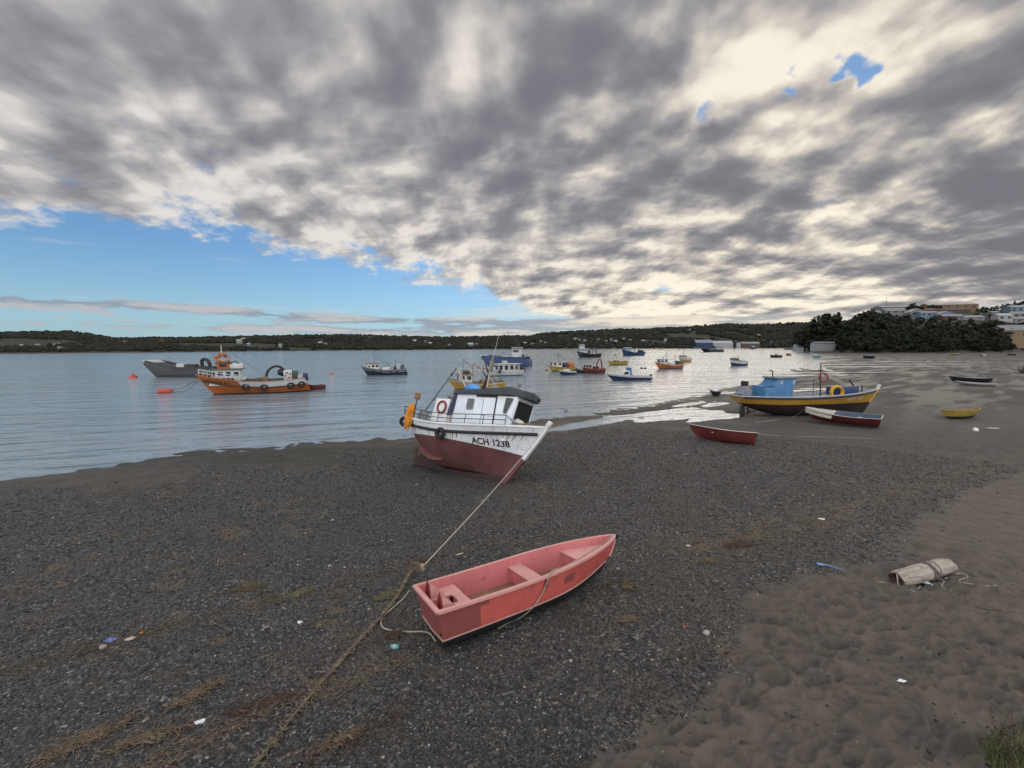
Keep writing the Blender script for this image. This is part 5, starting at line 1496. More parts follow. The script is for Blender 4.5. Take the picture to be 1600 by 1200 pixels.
    def arch(s, t, w, h, mat, r=.09, along=False):
        x = t * s.L; z = s.zd(t); m = MB()
        if along: P = [(x - w, 0, z), (x - w * .95, 0, z + h * .55), (x - w * .55, 0, z + h * .95), (x + w * .2, 0, z + h), (x + w * .85, 0, z + h * .7), (x + w, 0, z)]
        else: P = [(x, -w, z), (x, -w, z + h * .7), (x, -w * .7, z + h), (x, w * .7, z + h), (x, w, z + h * .7), (x, w, z)]
        m.tube(spline(P, 4), r, 6); return m.build('gantry', mat, s.o)
    def box(s, t, y, size, mat, name, dz=0., yaw=0.):
        if 'pile' in name or 'heap' in name:
            return MB().blob((t * s.L, y, s.zd(t) + size[2] * .30 + dz), (size[0] * .55, size[1] * .55, size[2] * .62), int(t * 100), .16, 14, 9).build(name, mat, s.o)
        return MB().box((t * s.L, y, s.zd(t) + size[2] / 2 + dz), size, (0, 0, yaw)).build(name, mat, s.o, .5, .02)
    def rail(s, t0, t1, h, mat, n=6, r=.022):
        m = MB()
        for sd_ in (-1, 1):
            P = [s.H.pt(t0 + (t1 - t0) * k / n, 1, sd_) + Vector((0, -sd_ * .08, 0)) for k in range(n + 1)]
            for hh in (h, h * .5): m.tube([p + Vector((0, 0, hh)) for p in P], r, 5)
            for p in P: m.tube([p, p + Vector((0, 0, h))], r, 5)
        return m.build('rail', mat, s.o)
    def tyre(s, t, side, label, dz=.35, R=.32):
        p = s.H.pt(t, s.H.w_at(t, s.H.zs(t) - dz), side)
        o = tyre(label, s.o, p + Vector((0, side * .09, 0)), (0, 1, 0), R, .1)
        return o
    def ring(s, t, y, dz, label, axis=(0, 1, 0), R=.36):
        return ring(label, s.o, (t * s.L, y, s.zd(t) + dz), axis, R, .06)

# 1 orange boat in the left foreground of the bay
b = Boat('orange fishing boat with white upper works and black net arch moored at the left', (327, 617), (477, 610.5), (2.25, 1.40, 1.65), 3.5, P_ORANGE, P_MAROON, P_MWHITE, .62, P_ORANGE, P_GREEN, rake=1.5, srake=-.5, tw=.8, cut=(0, .60), bulw=.75, group=None)
b.strake(P_DKWOOD, .68, .075)
zu = b.H.zs(.75) - .35
c1, zt = b.house(.60, .885, 1.15, 1.75, P_MWHITE, P_GREEN, z=zu - .4, fx=-.35, nwin=4, lo=.62, hi=.86, over=.25, front=True)
ya, yb_ = b.Y(.66 * b.L), b.Y(.78 * b.L)
for sy in (-1, 1): panel([(.66 * b.L, sy * ya, zu + .06), (.78 * b.L, sy * yb_, zu + .06), (.78 * b.L, sy * yb_, zu + .42), (.66 * b.L, sy * ya, zu + .42)], (0, sy, 0), .025).build('window', GLASS, c1, 0)

b.rail(.60, .97, .62, P_MWHITE, 9, .03)
c2, zt2 = b.house(.70, .80, .75, .62, P_ORANGE, P_GREEN, z=zt + .08, fx=.05, nwin=1, lo=.4, hi=.8)
b.mast(.765, 2.6, zt + .1, .06, P_OFFWHITE, cross=.7)
mb = MB(); rq = random.Random(6)
for z_, n_, r_q in ((.75, 5, .9), (1.45, 7, 1.15)):
    for k in range(n_): mb.blob(((.765 + rq.uniform(-.07, .06)) * b.L, rq.uniform(-.7, .7), zt + z_ + rq.uniform(-.1, .2)), (rq.uniform(.15, .34), rq.uniform(.15, .3), rq.uniform(.12, .24)), k, .2, 8, 6)
for y_ in (-.6, .6): mb.tube([(.70 * b.L, y_, zt + .5), (.70 * b.L, y_, zt + 1.5), (.82 * b.L, y_, zt + 1.5), (.82 * b.L, y_, zt + .5)], .035, 5)
mb.build('float_rack', P_ORANGE, b.o)
b.arch(.655, .42, .85, P_DKMETAL, .06, True).location.z += zt - b.zd(.655)
MB().box((.64 * b.L, 0, zt + .35), (1.2, 1.3, .5)).build('net_bin', P_OFFWHITE, b.o, .5, .03)
MB().box((.585 * b.L, 0, b.zd(.58) + .95), (.55, 2.2, .25)).build('bridge_wing', P_MWHITE, b.o, .5, .03)
g_ = b.arch(.28, 1.05, 2.25, P_BLACK, .15, True)
MB().blob((.22 * b.L, 0, b.zd(.25) + 1.55), (.5, .35, .4), 3, .2, 12, 8).build('power_block', P_BLACK, g_)
b.box(.165, 0, (.85, 1.6, 1.75), P_MWHITE, 'engine_house'); b.box(.10, 0, (.8, 1.2, 1.6), P_GREEN, 'net_drum'); b.box(.04, 0, (.6, 1.4, 1.1), P_LGREY, 'locker')
MB().box((-.1, 0, b.H.zs(0) + .05), (.55, 1.6, .8)).build('stern_roller', P_NAVY, b.o, .5, .06)
b.box(.42, .2, (3.2, 2.0, 1.0), P_DKWOOD, 'net_pile')
b.box(.38, 1.0, (.5, .5, 1.25), P_WOOD, 'capstan')
b.ring(.165, .86, 1.25, 'white and red life ring on the white engine house of the orange boat', (0, 1, 0), .36)
for t, nm in ((.60, 'by the deckhouse'), (.43, 'amidships'), (.17, 'ahead of the stern'), (.06, 'closest to the stern')):
    b.tyre(t, 1, 'black tyre fender on the orange boat, the one ' + nm, .70, .40)
b.H.letters('VIVIANA D', .50, .945 * b.L, b.H.zs(.9) - .66, 1, .02, .012, -.13).build('name_lettering', P_LETTER, b.o, 0)
b.H.letters('QUEMCHI', .34, .925 * b.L, b.H.zs(.9) - 1.22, 1, .02, .012, -.08) if False else None
OB = b
# its mooring
def buoy(px, py, shape, label, mat=P_BUOY, size=.5, group=None):
    p = at_z(px, py)
    if shape == 'cone': m = MB().lathe([(size * .75, -size * .4), (size, -.05), (size * .95, size * .25), (size * .45, size * .7), (size * .12, size * .95), (size * .12, size * 1.2)], n=14)
    elif shape == 'drum': m = MB().lathe([(size * .5, -size), (size * .55, -size * .9), (size * .55, size * .9), (size * .5, size)], (0, 0, size * .25), (.9, .35, 0), 14)
    else: m = MB().lathe([(size * .3, -size * .8), (size * .85, -size * .5), (size, 0), (size * .8, size * .55), (size * .3, size * .85), (size * .1, size * .95)], n=12)
    o = m.build('mooring_buoy', mat); o.location = p; return tag(o, label, 'buoy', group)
buoy(208, 590, 'cone', 'red conical mooring buoy farthest left on the water', size=.62)
buoy(258, 614, 'drum', 'red drum-shaped mooring buoy left of the orange boat', size=.62)
buoy(518, 585, 'ball', 'red mooring buoy on open water right of the orange boat', size=.34)
buoy(740.5, 570, 'ball', 'red round buoy farther out beyond the white boat mast', size=.45)
buoy(749, 575, 'cone', 'red buoy by the bow of the white houseboat-like fishing boat', size=.4)
buoy(854, 579, 'ball', 'brownish buoy left of the small yellow boat', paint((.22, .08, .04), key='rust_buoy'), .36)
buoy(1002.5, 576, 'ball', 'black buoy of a close pair on the bright water, left one', P_BLACK, .36)
buoy(1008.0, 576, 'ball', 'black buoy of a close pair on the bright water, right one', P_BLACK, .36)
buoy(961.5, 555.5, 'ball', 'dark buoy ahead of the blue trawler', P_BLACK, .6)
buoy(1030, 547.5, 'ball', 'small dark buoy far out in the bay', P_BLACK, .7)
buoy(1147, 546.5, 'ball', 'dark buoy far out to the right of the grey landing barge', P_BLACK, .7)
buoy(823, 548, 'ball', 'dark buoy far out under the wooded shore', P_BLACK, .7)
pb = at_z(262, 612) + Vector((.5, 0, .2)); pz = world(OB.o) @ OB.H.pt(.985, .92, 1)
for k, (f_, nm) in enumerate(((0., 'upper'), (.35, 'lower'))):
    q = pz - Vector((0, 0, f_))
    rope_obj('mooring_line', [pb.lerp(q, i / 10) - Vector((0, 0, (.35 + .25 * k) * math.sin(PI * i / 10))) for i in range(11)], .025, P_ROPEDARK, nm + ' dark mooring line from the red drum buoy to the orange bow')
# tender behind the orange boat
b = Boat('small red tender afloat behind the stern of the orange boat', (482, 609.5), (506, 607.5), (.75, .45, .5), 1.3, P_RED, P_RED, rake=.3, bulw=.4, name='dinghy', cat='dinghy', deck=P_DKWOOD, group=None)

# 2 grey landing barge behind it
def barge(label, bow, stern, B, hull, ramp_h, fb, items, name='landing_barge'):
    b0, s0 = at_z(*bow), at_z(*stern); L = (b0 - s0).length; h = math.atan2(b0.y - s0.y, b0.x - s0.x)
    o = empty(name, (0, 0, 0), (0, 0, 0), label, 'barge', MOOR); set_frame(o, s0, h)
    m = MB(); hb_ = B / 2
    prof_ = [(0, -.5), (0, fb), (L * .70, fb), (L * .80, fb + .25 * ramp_h), (L * 1.18, ramp_h), (L * 1.20, ramp_h - .35), (L * 1.0, 0), (L * .96, -.5)]
    m.prism(prof_[::-1], 'y', -hb_, hb_); m.build('hull', hull, o, .5, .03)
    # bulwarks
    for sd_ in (-1, 1):
        MB().box((L * .38, sd_ * (hb_ - .06), fb + .3), (L * .64, .08, .6)).build('bulwark', hull, o, .5)
        MB().hexa([(L * .70, sd_ * (hb_ - .10), fb), (L * 1.17, sd_ * (hb_ - .10), ramp_h), (L * 1.17, sd_ * (hb_ - .02), ramp_h), (L * .70, sd_ * (hb_ - .02), fb), (L * .70, sd_ * (hb_ - .10), fb + .6), (L * 1.17, sd_ * (hb_ - .10), ramp_h + .30), (L * 1.17, sd_ * (hb_ - .02), ramp_h + .30), (L * .70, sd_ * (hb_ - .02), fb + .6)][::1]).build('bulwark', hull, o, .5)
    MB().hexa([(L * 1.10, -hb_ * .9, ramp_h - .15), (L * 1.235, -hb_ * .9, ramp_h + .22), (L * 1.235, hb_ * .9, ramp_h + .22), (L * 1.10, hb_ * .9, ramp_h - .15), (L * 1.10, -hb_ * .9, ramp_h - .03), (L * 1.235, -hb_ * .9, ramp_h + .34), (L * 1.235, hb_ * .9, ramp_h + .34), (L * 1.10, hb_ * .9, ramp_h - .03)]).build('bow_ramp', P_LGREY, o, .5)
    MB().tube([(0, -hb_ - .05, .35), (L * .95, -hb_ - .05, .35)], .09, 6).tube([(0, hb_ + .05, .35), (L * .95, hb_ + .05, .35)], .09, 6).build('rub_strake', P_BLACK, o)
    items(o, L, hb_, fb); return o
def it1(o, L, hb, fb):
    MB().tube(spline([(L * .36, 0, fb), (L * .37, 0, fb + 1.6), (L * .31, 0, fb + 1.9), (L * .25, 0, fb + 1.3), (L * .24, 0, fb + .4)], 4), .28, 6).build('loader_crane', P_BLACK, o)
    MB().box((L * .66, hb * .4, fb + .55), (1.3, .8, 1.2)).build('white_tank', P_MWHITE, o, .5, .05); MB().box((L * .54, hb * .2, fb + .5), (2.2, 1.2, 1.1)).build('deck_cargo', P_DKWOOD, o, .5, .05)
    MB().tube([(L * .80, hb * .7, fb + .8), (L * .80, hb * .7, fb + 2.6)], .03, 5).build('pole', P_DKMETAL, o)
barge('grey steel landing barge with raised bow ramp behind the orange boat', (258, 588.5), (352, 588.5), 3.6, P_STEEL, 2.6, 1.15, it1)
def it2(o, L, hb, fb):
    m = MB(); bx_wall(m, L * .22, L * .42, hb * .55, fb, fb + 2.6, 0, 0, .1, .08); c = m.build('wheelhouse', P_MWHITE, o, .5)
    for sy in (-1, 1): panel([(L * .25, sy * hb * .50, fb + 1.8), (L * .40, sy * hb * .50, fb + 1.8), (L * .40, sy * hb * .48, fb + 2.4), (L * .25, sy * hb * .48, fb + 2.4)], (0, sy, .05), .12).build('window', GLASS, c, 0)
    MB().box((L * .32, 0, fb + 2.95), (L * .21, hb * 1.3, .5)).build('roof', P_GREY, c, .5)
    MB().tube([(L * .33, 0, fb + 3.0), (L * .33, 0, fb + 5.6)], .05, 5).tube([(L * .26, .3, fb + 3), (L * .26, .3, fb + 4.6)], .04, 5).build('mast', P_DKMETAL, o)
    MB().lathe([(.3, 0), (.3, 1.1), (.2, 1.3)], (L * .15, hb * .4, fb), n=10).build('funnel', P_BLACK, o)
    MB().box((L * .62, 0, fb + .5), (1.8, 1.3, .8)).box((L * .5, -.4, fb + .5), (.8, .8, 1.0)).build('deck_cargo', P_LGREY, o, .5, .04)
    m = MB()
    for k in range(4): m.tube([(L * (.01 + .03 * k), hb * .8, fb), (L * (.01 + .03 * k), hb * .8, fb + 1.4)], .03, 5)
    m.tube([(L * .01, hb * .8, fb + 1.4), (L * .10, hb * .8, fb + 1.4)], .03, 5); m.build('rail', P_DKMETAL, o)
barge('deep blue landing barge with a white wheelhouse beyond the stranded boat', (768, 571.5), (828, 572.5), 4.6, P_DEEPBLUE, 2.6, 1.9, it2)
def it3(o, L, hb, fb):
    m = MB(); bx_wall(m, L * .02, L * .2, hb * .6, fb, fb + 2.6); c = m.build('wheelhouse', P_LGREY, o, .5)
    MB().box((L * .11, 0, fb + 2.75), (L * .2, hb * 1.4, .3)).build('roof', P_GREY, c, .5)
    MB().box((L * .5, 0, fb + .6), (5, 2.5, 1.2)).build('deck_cargo', P_STEEL, o, .5, .05)
barge('dark landing barge anchored off the blue and white sheds', (1104, 550), (1127, 549.6), 5.5, P_BLACK, 3.4, 1.6, it3)

# 3 blue and white boat, left of centre
b = Boat('blue and white fishing boat with reddish trim on open water left of centre', (572, 586.5), (633, 585), (1.65, .95, 1.15), 2.6, P_NAVY, P_BLACK, P_LGREY, .16, P_GREEN, P_GREY, rake=1.2, srake=-.4)
b.strake(P_LGREY, .42, .05)
c, z = b.house(.60, .86, .95, 1.25, P_OFFWHITE, P_BROWNISH, fx=.15, nwin=3, lo=.5, hi=.82, over=.22)
b.box(.74, 0, (2.4, 2.1, .35), P_GREEN, 'coach_roof', -.1)
b.box(.44, .2, (1.5, 1.2, .75), P_OFFWHITE, 'hatch'); b.ring(.33, .8, .7, 'red life ring on the rail of the blue and white boat', (0, 1, 0), .36)
b.mast(.70, 2.5, z, .045, P_DKMETAL, boom=(-2.8, .6, -.2), cross=.35); b.box(.16, 0, (.7, 1.4, 1.35), P_LGREY, 'net_house'); b.mast(.22, 2.0)
b.arch(.055, .25, .95, P_STEEL, .14, True); b.box(.24, .3, (.35, .6, .9), P_BLACK, 'winch')
for t, n in ((.62, 'forward'), (.38, 'amidships'), (.24, 'aft')): b.tyre(t, 1, 'tyre fender on the blue and white boat left of centre, ' + n, .5, .3)

# 4 yellow boat half hidden behind the white one
b = Boat('yellow moored boat half hidden behind the roof of the stranded white boat', (709, 608.5), (786, 606), (1.35, .75, .9), 2.5, P_YELLOW, P_BLACK, P_OFFWHITE, .15, P_WOOD, P_WOOD, rake=1.1)
c, z = b.house(.58, .80, .8, 1.25, P_MWHITE, P_BROWNISH, fx=.1, nwin=2, over=.25); b.mast(.55, 2.6, None, .06, P_WOOD); b.mast(.72, 1.9, z, .04)
mb = MB()
for k in range(6): mb.blob(((.64 + .08 * random.random()) * b.L, random.uniform(-.4, .4), z + .25), (.3, .25, .2), k, .2, 10, 6)
mb.build('roof_gear', P_DKWOOD, b.o); b.box(.3, 0, (1.6, 1.2, .7), P_WOOD, 'fish_crate'); b.box(.14, .2, (.5, .5, .9), P_GREY, 'winch')

# 5 white boat with a long deckhouse
b = Boat('white moored fishing boat with a long open deckhouse and red bow', (757, 588), (815, 586), (1.75, .9, 1.0), 2.6, P_MWHITE, P_BLACK, P_MWHITE, .3, P_OFFWHITE, P_GREY, rake=1.1)
c, z = b.house(.10, .62, 1.0, 1.55, P_MWHITE, P_MWHITE, fx=.0, nwin=4, lo=.35, hi=.85, over=.28)
b.box(.76, 0, (1.4, 1.3, .7), P_MWHITE, 'trunk_cabin'); b.box(.90, 0, (.8, .8, .5), P_BROWNISH, 'fore_locker'); b.box(.42, 0, (.8, .8, .5), P_LGREY, 'roof_box', 1.62)
b.ring(.20, 1.05, .9, 'red life ring on the long white deckhouse', (0, 1, 0), .34); b.tyre(.62, 1, 'tyre fender hung on the white boat with the long deckhouse', .25, .32)
MB().box((-.2, 0, b.H.zs(0) + .1), (.5, 1.2, .9)).build('outboard_bracket', P_NAVY, b.o, .5, .05); b.mast(.45, 2.2, z, .04)

# 7-8 the cluster right of the white boat
b = Boat('small yellow fishing boat with an orange load on its after deck', (861, 580.5), (896, 579.5), (1.35, .8, .9), 2.4, P_YELLOW2, P_MAROON, P_YELLOW2, .2, P_GREY, P_GREY, rake=1.1)
c, z = b.house(.52, .84, .85, 1.35, P_OFFWHITE, P_GREY, nwin=2, over=.2); b.mast(.58, 1.9, z, .05, P_DKMETAL, boom=(.7, .5, .9), cross=.4); b.box(.34, 0, (1.0, 1.2, 1.3), P_STEEL, 'winch_frame'); b.box(.12, 0, (1.7, 1.7, 1.7), P_ORANGE, 'net_pile')
b = Boat('low navy skiff with white top in front of the small yellow boat', (876, 586), (897, 585), (.95, .65, .6), 1.8, P_NAVY, P_NAVY, P_OFFWHITE, .2, P_MWHITE, P_GREY, rake=.6, bulw=.2)
b.box(.5, 0, (1.1, .9, .55), P_MWHITE, 'cuddy')
b = Boat('black workboat heaped with gear ahead of the red boat', (900, 583), (917, 583), (.75, .55, .6), 1.9, P_BLACK, P_BLACK, rake=.5, bulw=.2)
for t in (.2, .4, .6, .8): b.box(t, random.uniform(-.3, .3), (.5, .6, random.uniform(.4, .8)), random.choice([P_DKWOOD, P_STEEL, P_BLACK]), 'gear_heap', 0, random.random())
b = Boat('red fishing boat with a red net arch at its stern', (914, 583.5), (943, 583), (1.25, .85, 1.0), 2.5, P_RED, P_MAROON, P_RED, .2, P_ORANGE, P_GREY, rake=.9)
b.house(.62, .85, .7, 1.1, P_GREY, P_LGREY, nwin=2); b.mast(.66, 2.4); b.arch(.20, .55, 2.1, P_RED, .13, True); b.box(.36, 0, (.9, 1.0, .8), P_BLACK, 'winch')

# 9 blue and white launch
b = Boat('blue and white launch with a sloping cabin and outboard on bright water', (956, 594.5), (1015, 593.5), (1.15, .72, .62), 2.0, P_NAVY, P_NAVY, P_MWHITE, .26, P_MWHITE, P_LGREY, rake=1.5, bulw=.25, full=.45, name='launch', cat='motor boat', group=None)
m = MB(); zc_ = b.zd(.6)
m.prism([(.48 * b.L, zc_), (.72 * b.L, zc_ + .15), (.62 * b.L, zc_ + .95), (.50 * b.L, zc_ + 1.0)][::1], 'y', -.72, .72); cc_ = m.build('cabin', P_MWHITE, b.o, .5, .03)
for sy in (-1, 1): panel([(.53 * b.L, sy * .72, zc_ + .42), (.64 * b.L, sy * .72, zc_ + .42), (.60 * b.L, sy * .72, zc_ + .82), (.53 * b.L, sy * .72, zc_ + .85)], (0, sy, 0), .02).build('window', GLASS, cc_, 0)
MB().prism([(.44 * b.L, zc_), (.49 * b.L, zc_), (.495 * b.L, zc_ + 1.45), (.475 * b.L, zc_ + 1.45)], 'y', -.8, .8).build('windbreak', P_BLUE, b.o, .5)
MB().tube([(.49 * b.L, 0, zc_ + 1.4), (.50 * b.L, 0, zc_ + 3.0)], [.03, .012], 5).tube([(.46 * b.L, .4, zc_ + 1.4), (.46 * b.L, .4, zc_ + 2.1)], .02, 5).build('antenna', P_DKMETAL, b.o)
MB().box((-.15, 0, b.H.zs(0) + .02), (.3, .35, .55), (0, -.5, 0)).box((-.4, 0, b.H.zs(0) - .3), (.14, .10, .7), (0, .5, 0)).build('outboard_motor', P_DKMETAL, b.o, .5, .03)

# 10-15 farther out
b = Boat('low yellow boat lying by itself before the bright water', (952, 570.5), (978, 569.8), (1.2, .8, 1.1), 2.4, P_YELLOW2, P_MAROON, rake=1.0, bulw=.3, deck=P_WOOD); b.house(.45, .60, .7, .8, P_YELLOW2, P_OFFWHITE, nwin=1); b.mast(.52, 1.9)
b = Boat('black-hulled trawler with a white wheelhouse and stern gantry, far out', (904, 558.5), (937, 558), (3.1, 1.6, 1.9), 4.2, P_BLACK, P_BLACK, P_BLACK, .4, P_LGREY, P_GREY, rake=1.6, bulw=.6)
c, z = b.house(.62, .88, 1.5, 2.6, P_LGREY, P_GREY, nwin=3, lo=.6); b.house(.72, .86, 1.1, 1.9, P_MWHITE, P_GREY, z=z, nwin=2); b.mast(.75, 5.0, z, .08); b.box(.54, 0, (1.8, 2.2, 2.2), P_STEEL, 'winch'); b.arch(.24, 1.3, 3.4, P_DKMETAL, .18, True); b.mast(.18, 3.0, None, .1)
b = Boat('deep blue trawler with high bow and white wheelhouse, far out', (973, 556), (1005, 555), (3.8, 1.5, 2.2), 4.4, P_DEEPBLUE, P_BLACK, P_DEEPBLUE, .4, P_DEEPBLUE, P_GREY, rake=1.7, bulw=.6)
c, z = b.house(.66, .86, 1.5, 2.7, P_LGREY, P_MWHITE, nwin=3, lo=.6); b.mast(.74, 3.4, z, .08); b.arch(.42, .7, 3.6, P_DKMETAL, .14, True); b.box(.14, 0, (2.2, 2.6, 1.8), P_BLACK, 'net_drum')
b = Boat('orange fishing boat with white wheelhouse and mast on the bright water', (1028, 576.5), (1064, 575.5), (1.75, .9, 1.15), 2.6, P_ORANGE, P_MAROON, P_OFFWHITE, .18, P_ORANGE, P_GREY, rake=1.3)
c, z = b.house(.60, .84, .9, 1.4, P_MWHITE, P_GREY, nwin=2); b.mast(.56, 3.0, None, .06, P_DKMETAL, boom=(1.4, .9, .55), cross=.4); b.box(.4, 0, (1.6, 1.2, .9), P_MWHITE, 'hatch'); b.box(.1, 0, (1.2, 1.5, 1.1), P_DKMETAL, 'net_drum'); b.mast(.22, 2.6, None, .06, P_ORANGE)
b = Boat('small white boat with yellow bottom beyond the orange boat', (1062, 566), (1077, 565.2), (1.8, 1.2, 1.2), 2.6, P_YELLOW, P_YELLOW, P_MWHITE, .6, P_LGREY, P_GREY, rake=.9); c, z = b.house(.5, .85, .9, 1.2, P_OFFWHITE, P_GREY, nwin=2); b.mast(.62, 2.6, z, .05, P_DKMETAL); b.box(.2, 0, (1., 1.3, .9), P_OFFWHITE, 'engine_box')
b = Boat('white and navy fishing boat alone in front of the wooded point', (1142, 571.8), (1165, 571.2), (1.5, 1.05, 1.2), 2.3, P_NAVY, P_NAVY, P_MWHITE, .5, P_MWHITE, P_GREY, rake=.7, bulw=.3); c, z = b.house(.60, .92, .8, 1.15, P_GREY, P_DKMETAL, nwin=3); b.mast(.55, 2.2, None, .05, P_DKMETAL); b.box(.28, 0, (1.6, 1.2, .8), P_LGREY, 'engine_box')
b = Boat('low dark boat lying off the beach of the wooded point', (1204, 558.6), (1220, 558.4), (1.3, .9, 1.0), 2.6, P_BLACK, P_BLACK, rake=.8, deck=P_DKWOOD, name='dinghy', cat='dinghy'); b.box(.45, 0, (2.2, 1.2, 1.0), P_DKWOOD, 'gear_heap'); b.mast(.5, 2.6, None, .05)
b = Boat('smallest dark boat off the tip of the wooded point', (1228.5, 555.6), (1234.5, 555.4), (1.2, .9, .9), 2.2, P_BROWNISH, P_BLACK, rake=.6, deck=P_DKWOOD, name='dinghy', cat='dinghy'); b.box(.5, 0, (1.4, 1., .9), P_DKWOOD, 'gear_heap')
b = Boat('small grey workboat far off by the sheds on the opposite shore', (1172, 545.6), (1180, 545.6), (4, 3, 3), 5, P_STEEL, P_BLACK, rake=1.2); c, z = b.house(.2, .6, 1.6, 4.0, P_LGREY, P_GREY, nwin=2)
# ------------------------------------------------------------------ woods on the far hills
r_ = np.random.default_rng(9)
def icoblob(n, cx, cy, cz, rx, rz, seed, tone, sub=False):
    """n leafy clumps as one vertex array"""
    base = ico; f = icf
    pv = base[None] * (1 + .55 * (r_.random((n, 12, 1)) - .5))
    a = r_.uniform(0, 6.28, n); c, s = np.cos(a)[:, None], np.sin(a)[:, None]
    x = (pv[:, :, 0] * c - pv[:, :, 1] * s) * rx[:, None] + cx[:, None]
    y = (pv[:, :, 0] * s + pv[:, :, 1] * c) * rx[:, None] + cy[:, None]
    z = pv[:, :, 2] * rz[:, None] + cz[:, None]
    V = np.stack([x, y, z], -1).reshape(-1, 3)
    F = (f[None] + (np.arange(n) * 12)[:, None, None]).reshape(-1, 3)
    return V, F, tone.repeat(12, 0)
N = 42000
u = r_.uniform(-1.55, 1.5, N)
D0 = np.interp(u, FU, FD); w = 230 + .25 * D0
t = r_.random(N) ** .8 * 1.12 + .012
Y = D0 + t * w; X = u * Y
z, _, _ = terr(X, Y)
fn = fbm(X / 120, Y / 60, 111, 4)
keep = (fn < .66 - .03 * (t < .5)) & (z > 1.0) & (fbm(X / 40, Y / 25, 113, 3) < .72)
X, Y, z, t = X[keep], Y[keep], z[keep], t[keep]
N = len(X)
k = (Y / 650.0)
rx = k * r_.uniform(1.6, 4.2, N); rz = rx * r_.uniform(.55, 1.05, N)
tn = .006 + .008 * r_.random(N) + .008 * (r_.random(N) > .88)
patch = fbm(X / 90, Y / 60, 117, 3)
tone = np.stack([tn * (.72 + .5 * patch), tn * (.98 + .3 * patch), tn * .52], 1)
V, F, T = icoblob(N, X, Y, z + rz * .45, rx, rz, 0, tone)
me = np_mesh('woodland', V, F, T, smooth=False)
me.materials.append(tone_mat('far_foliage', .9, .25, .35))
wo_ = bpy.data.objects.new('woodland', me); C.objects.link(wo_); tag(wo_, kind='stuff')

# ------------------------------------------------------------------ single trees on the point
LEAFM = tone_mat('leaf_mass', .8, 1.2, .35); BARK = P_DKWOOD
def tree_mesh(h, w, kind, seed):
    rr4 = np.random.default_rng(seed); pr = random.Random(seed)
    mb = MB(); th_ = h * (.30 if kind != 'conifer' else .92)
    mb.tube([(0, 0, -1.2), (pr.uniform(-.1, .1), 0, th_ * .5), (pr.uniform(-.3, .3), pr.uniform(-.2, .2), th_)], [w * .05, w * .042, w * .025 if kind != 'conifer' else .05], 6)
    for k in range(0 if kind == 'conifer' else 7):
        a = pr.uniform(0, 6.28); z0 = th_ * pr.uniform(.45, 1.0); l = w * pr.uniform(.25, .42)
        mb.tube([(0, 0, z0), (math.cos(a) * l * .5, math.sin(a) * l * .5, z0 + h * .10), (math.cos(a) * l, math.sin(a) * l, z0 + h * .22)], [w * .022, w * .016, w * .006], 4)
    # clumps
    cl = []
    nC = 34 if kind != 'conifer' else 40
    for k in range(nC):
        if kind == 'conifer':
            q = k / nC; zz = h * (.12 + .86 * q); R = w * .5 * (1 - q) ** .8 + .15
            a = pr.uniform(0, 6.28); d = R * pr.uniform(.25, .85)
            cl.append((math.cos(a) * d, math.sin(a) * d, zz, R * .55 + .35, .5))
        else:
            v = rr4.normal(size=3); v /= np.linalg.norm(v); rad = pr.uniform(.45, 1.0) ** .6
            z0 = h * .56; zz = z0 + v[2] * rad * h * (.40 if v[2] > 0 else .46)
            if zz < h * .04: zz = h * .06
            sq = 1.0 if zz > h * .25 else .9
            cl.append((v[0] * rad * w * .44 * sq, v[1] * rad * w * .44 * sq, zz, w * pr.uniform(.10, .20), pr.uniform(.55, .8)))
    V, F, T = [], [], []; base = 0
    nl = 46
    for (x, y, z_, R, fl) in cl:
        d = rr4.normal(size=(nl, 3)); d /= np.linalg.norm(d, axis=1)[:, None]
        p = d * (R * rr4.random((nl, 1)) ** .33) * np.array([1, 1, fl]) + np.array([x, y, z_])
        s = rr4.uniform(.22, .48, nl) * (w / 9) ** .5
        nrm = d + rr4.normal(size=(nl, 3)) * .5; nrm /= np.linalg.norm(nrm, axis=1)[:, None]
        a = np.cross(nrm, rr4.normal(size=(nl, 3))); a /= np.linalg.norm(a, axis=1)[:, None]; b_ = np.cross(nrm, a)
        q = np.stack([p - a * s[:, None] - b_ * s[:, None] * .6, p + a * s[:, None] - b_ * s[:, None] * .6, p + a * s[:, None] * .7 + b_ * s[:, None] * .8, p - a * s[:, None] * .7 + b_ * s[:, None] * .8], 1)
        V.append(q.reshape(-1, 3)); F.append((np.arange(nl * 4).reshape(nl, 4)) + base); base += nl * 4
        t0 = pr.uniform(.005, .034); tt = t0 * rr4.uniform(.6, 1.5, nl)
        T.append(np.stack([tt * pr.uniform(.55, .85), tt, tt * .48], 1).repeat(4, 0))
    me = np_mesh('crown', np.concatenate(V), np.concatenate(F), np.concatenate(T), smooth=False, nv=4)
    me.materials.append(LEAFM)
    return mb, me
PROT = {}
for kind, h, w, n in (('broad', 12, 11, 3), ('tall', 15, 8, 2), ('conifer', 17, 7, 2), ('bush', 6, 8, 2)):
    for s_ in range(n):
        tk, cm = tree_mesh(h, w, kind if kind == 'conifer' else 'broad', hash((kind == 'tall', s_, h)) % 9999)
        t_ = tk.build('trunk', BARK); tm = t_.data; bpy.data.objects.remove(t_)
        PROT[(kind, s_)] = (tm, cm)
TREES = 'trees on the wooded point'
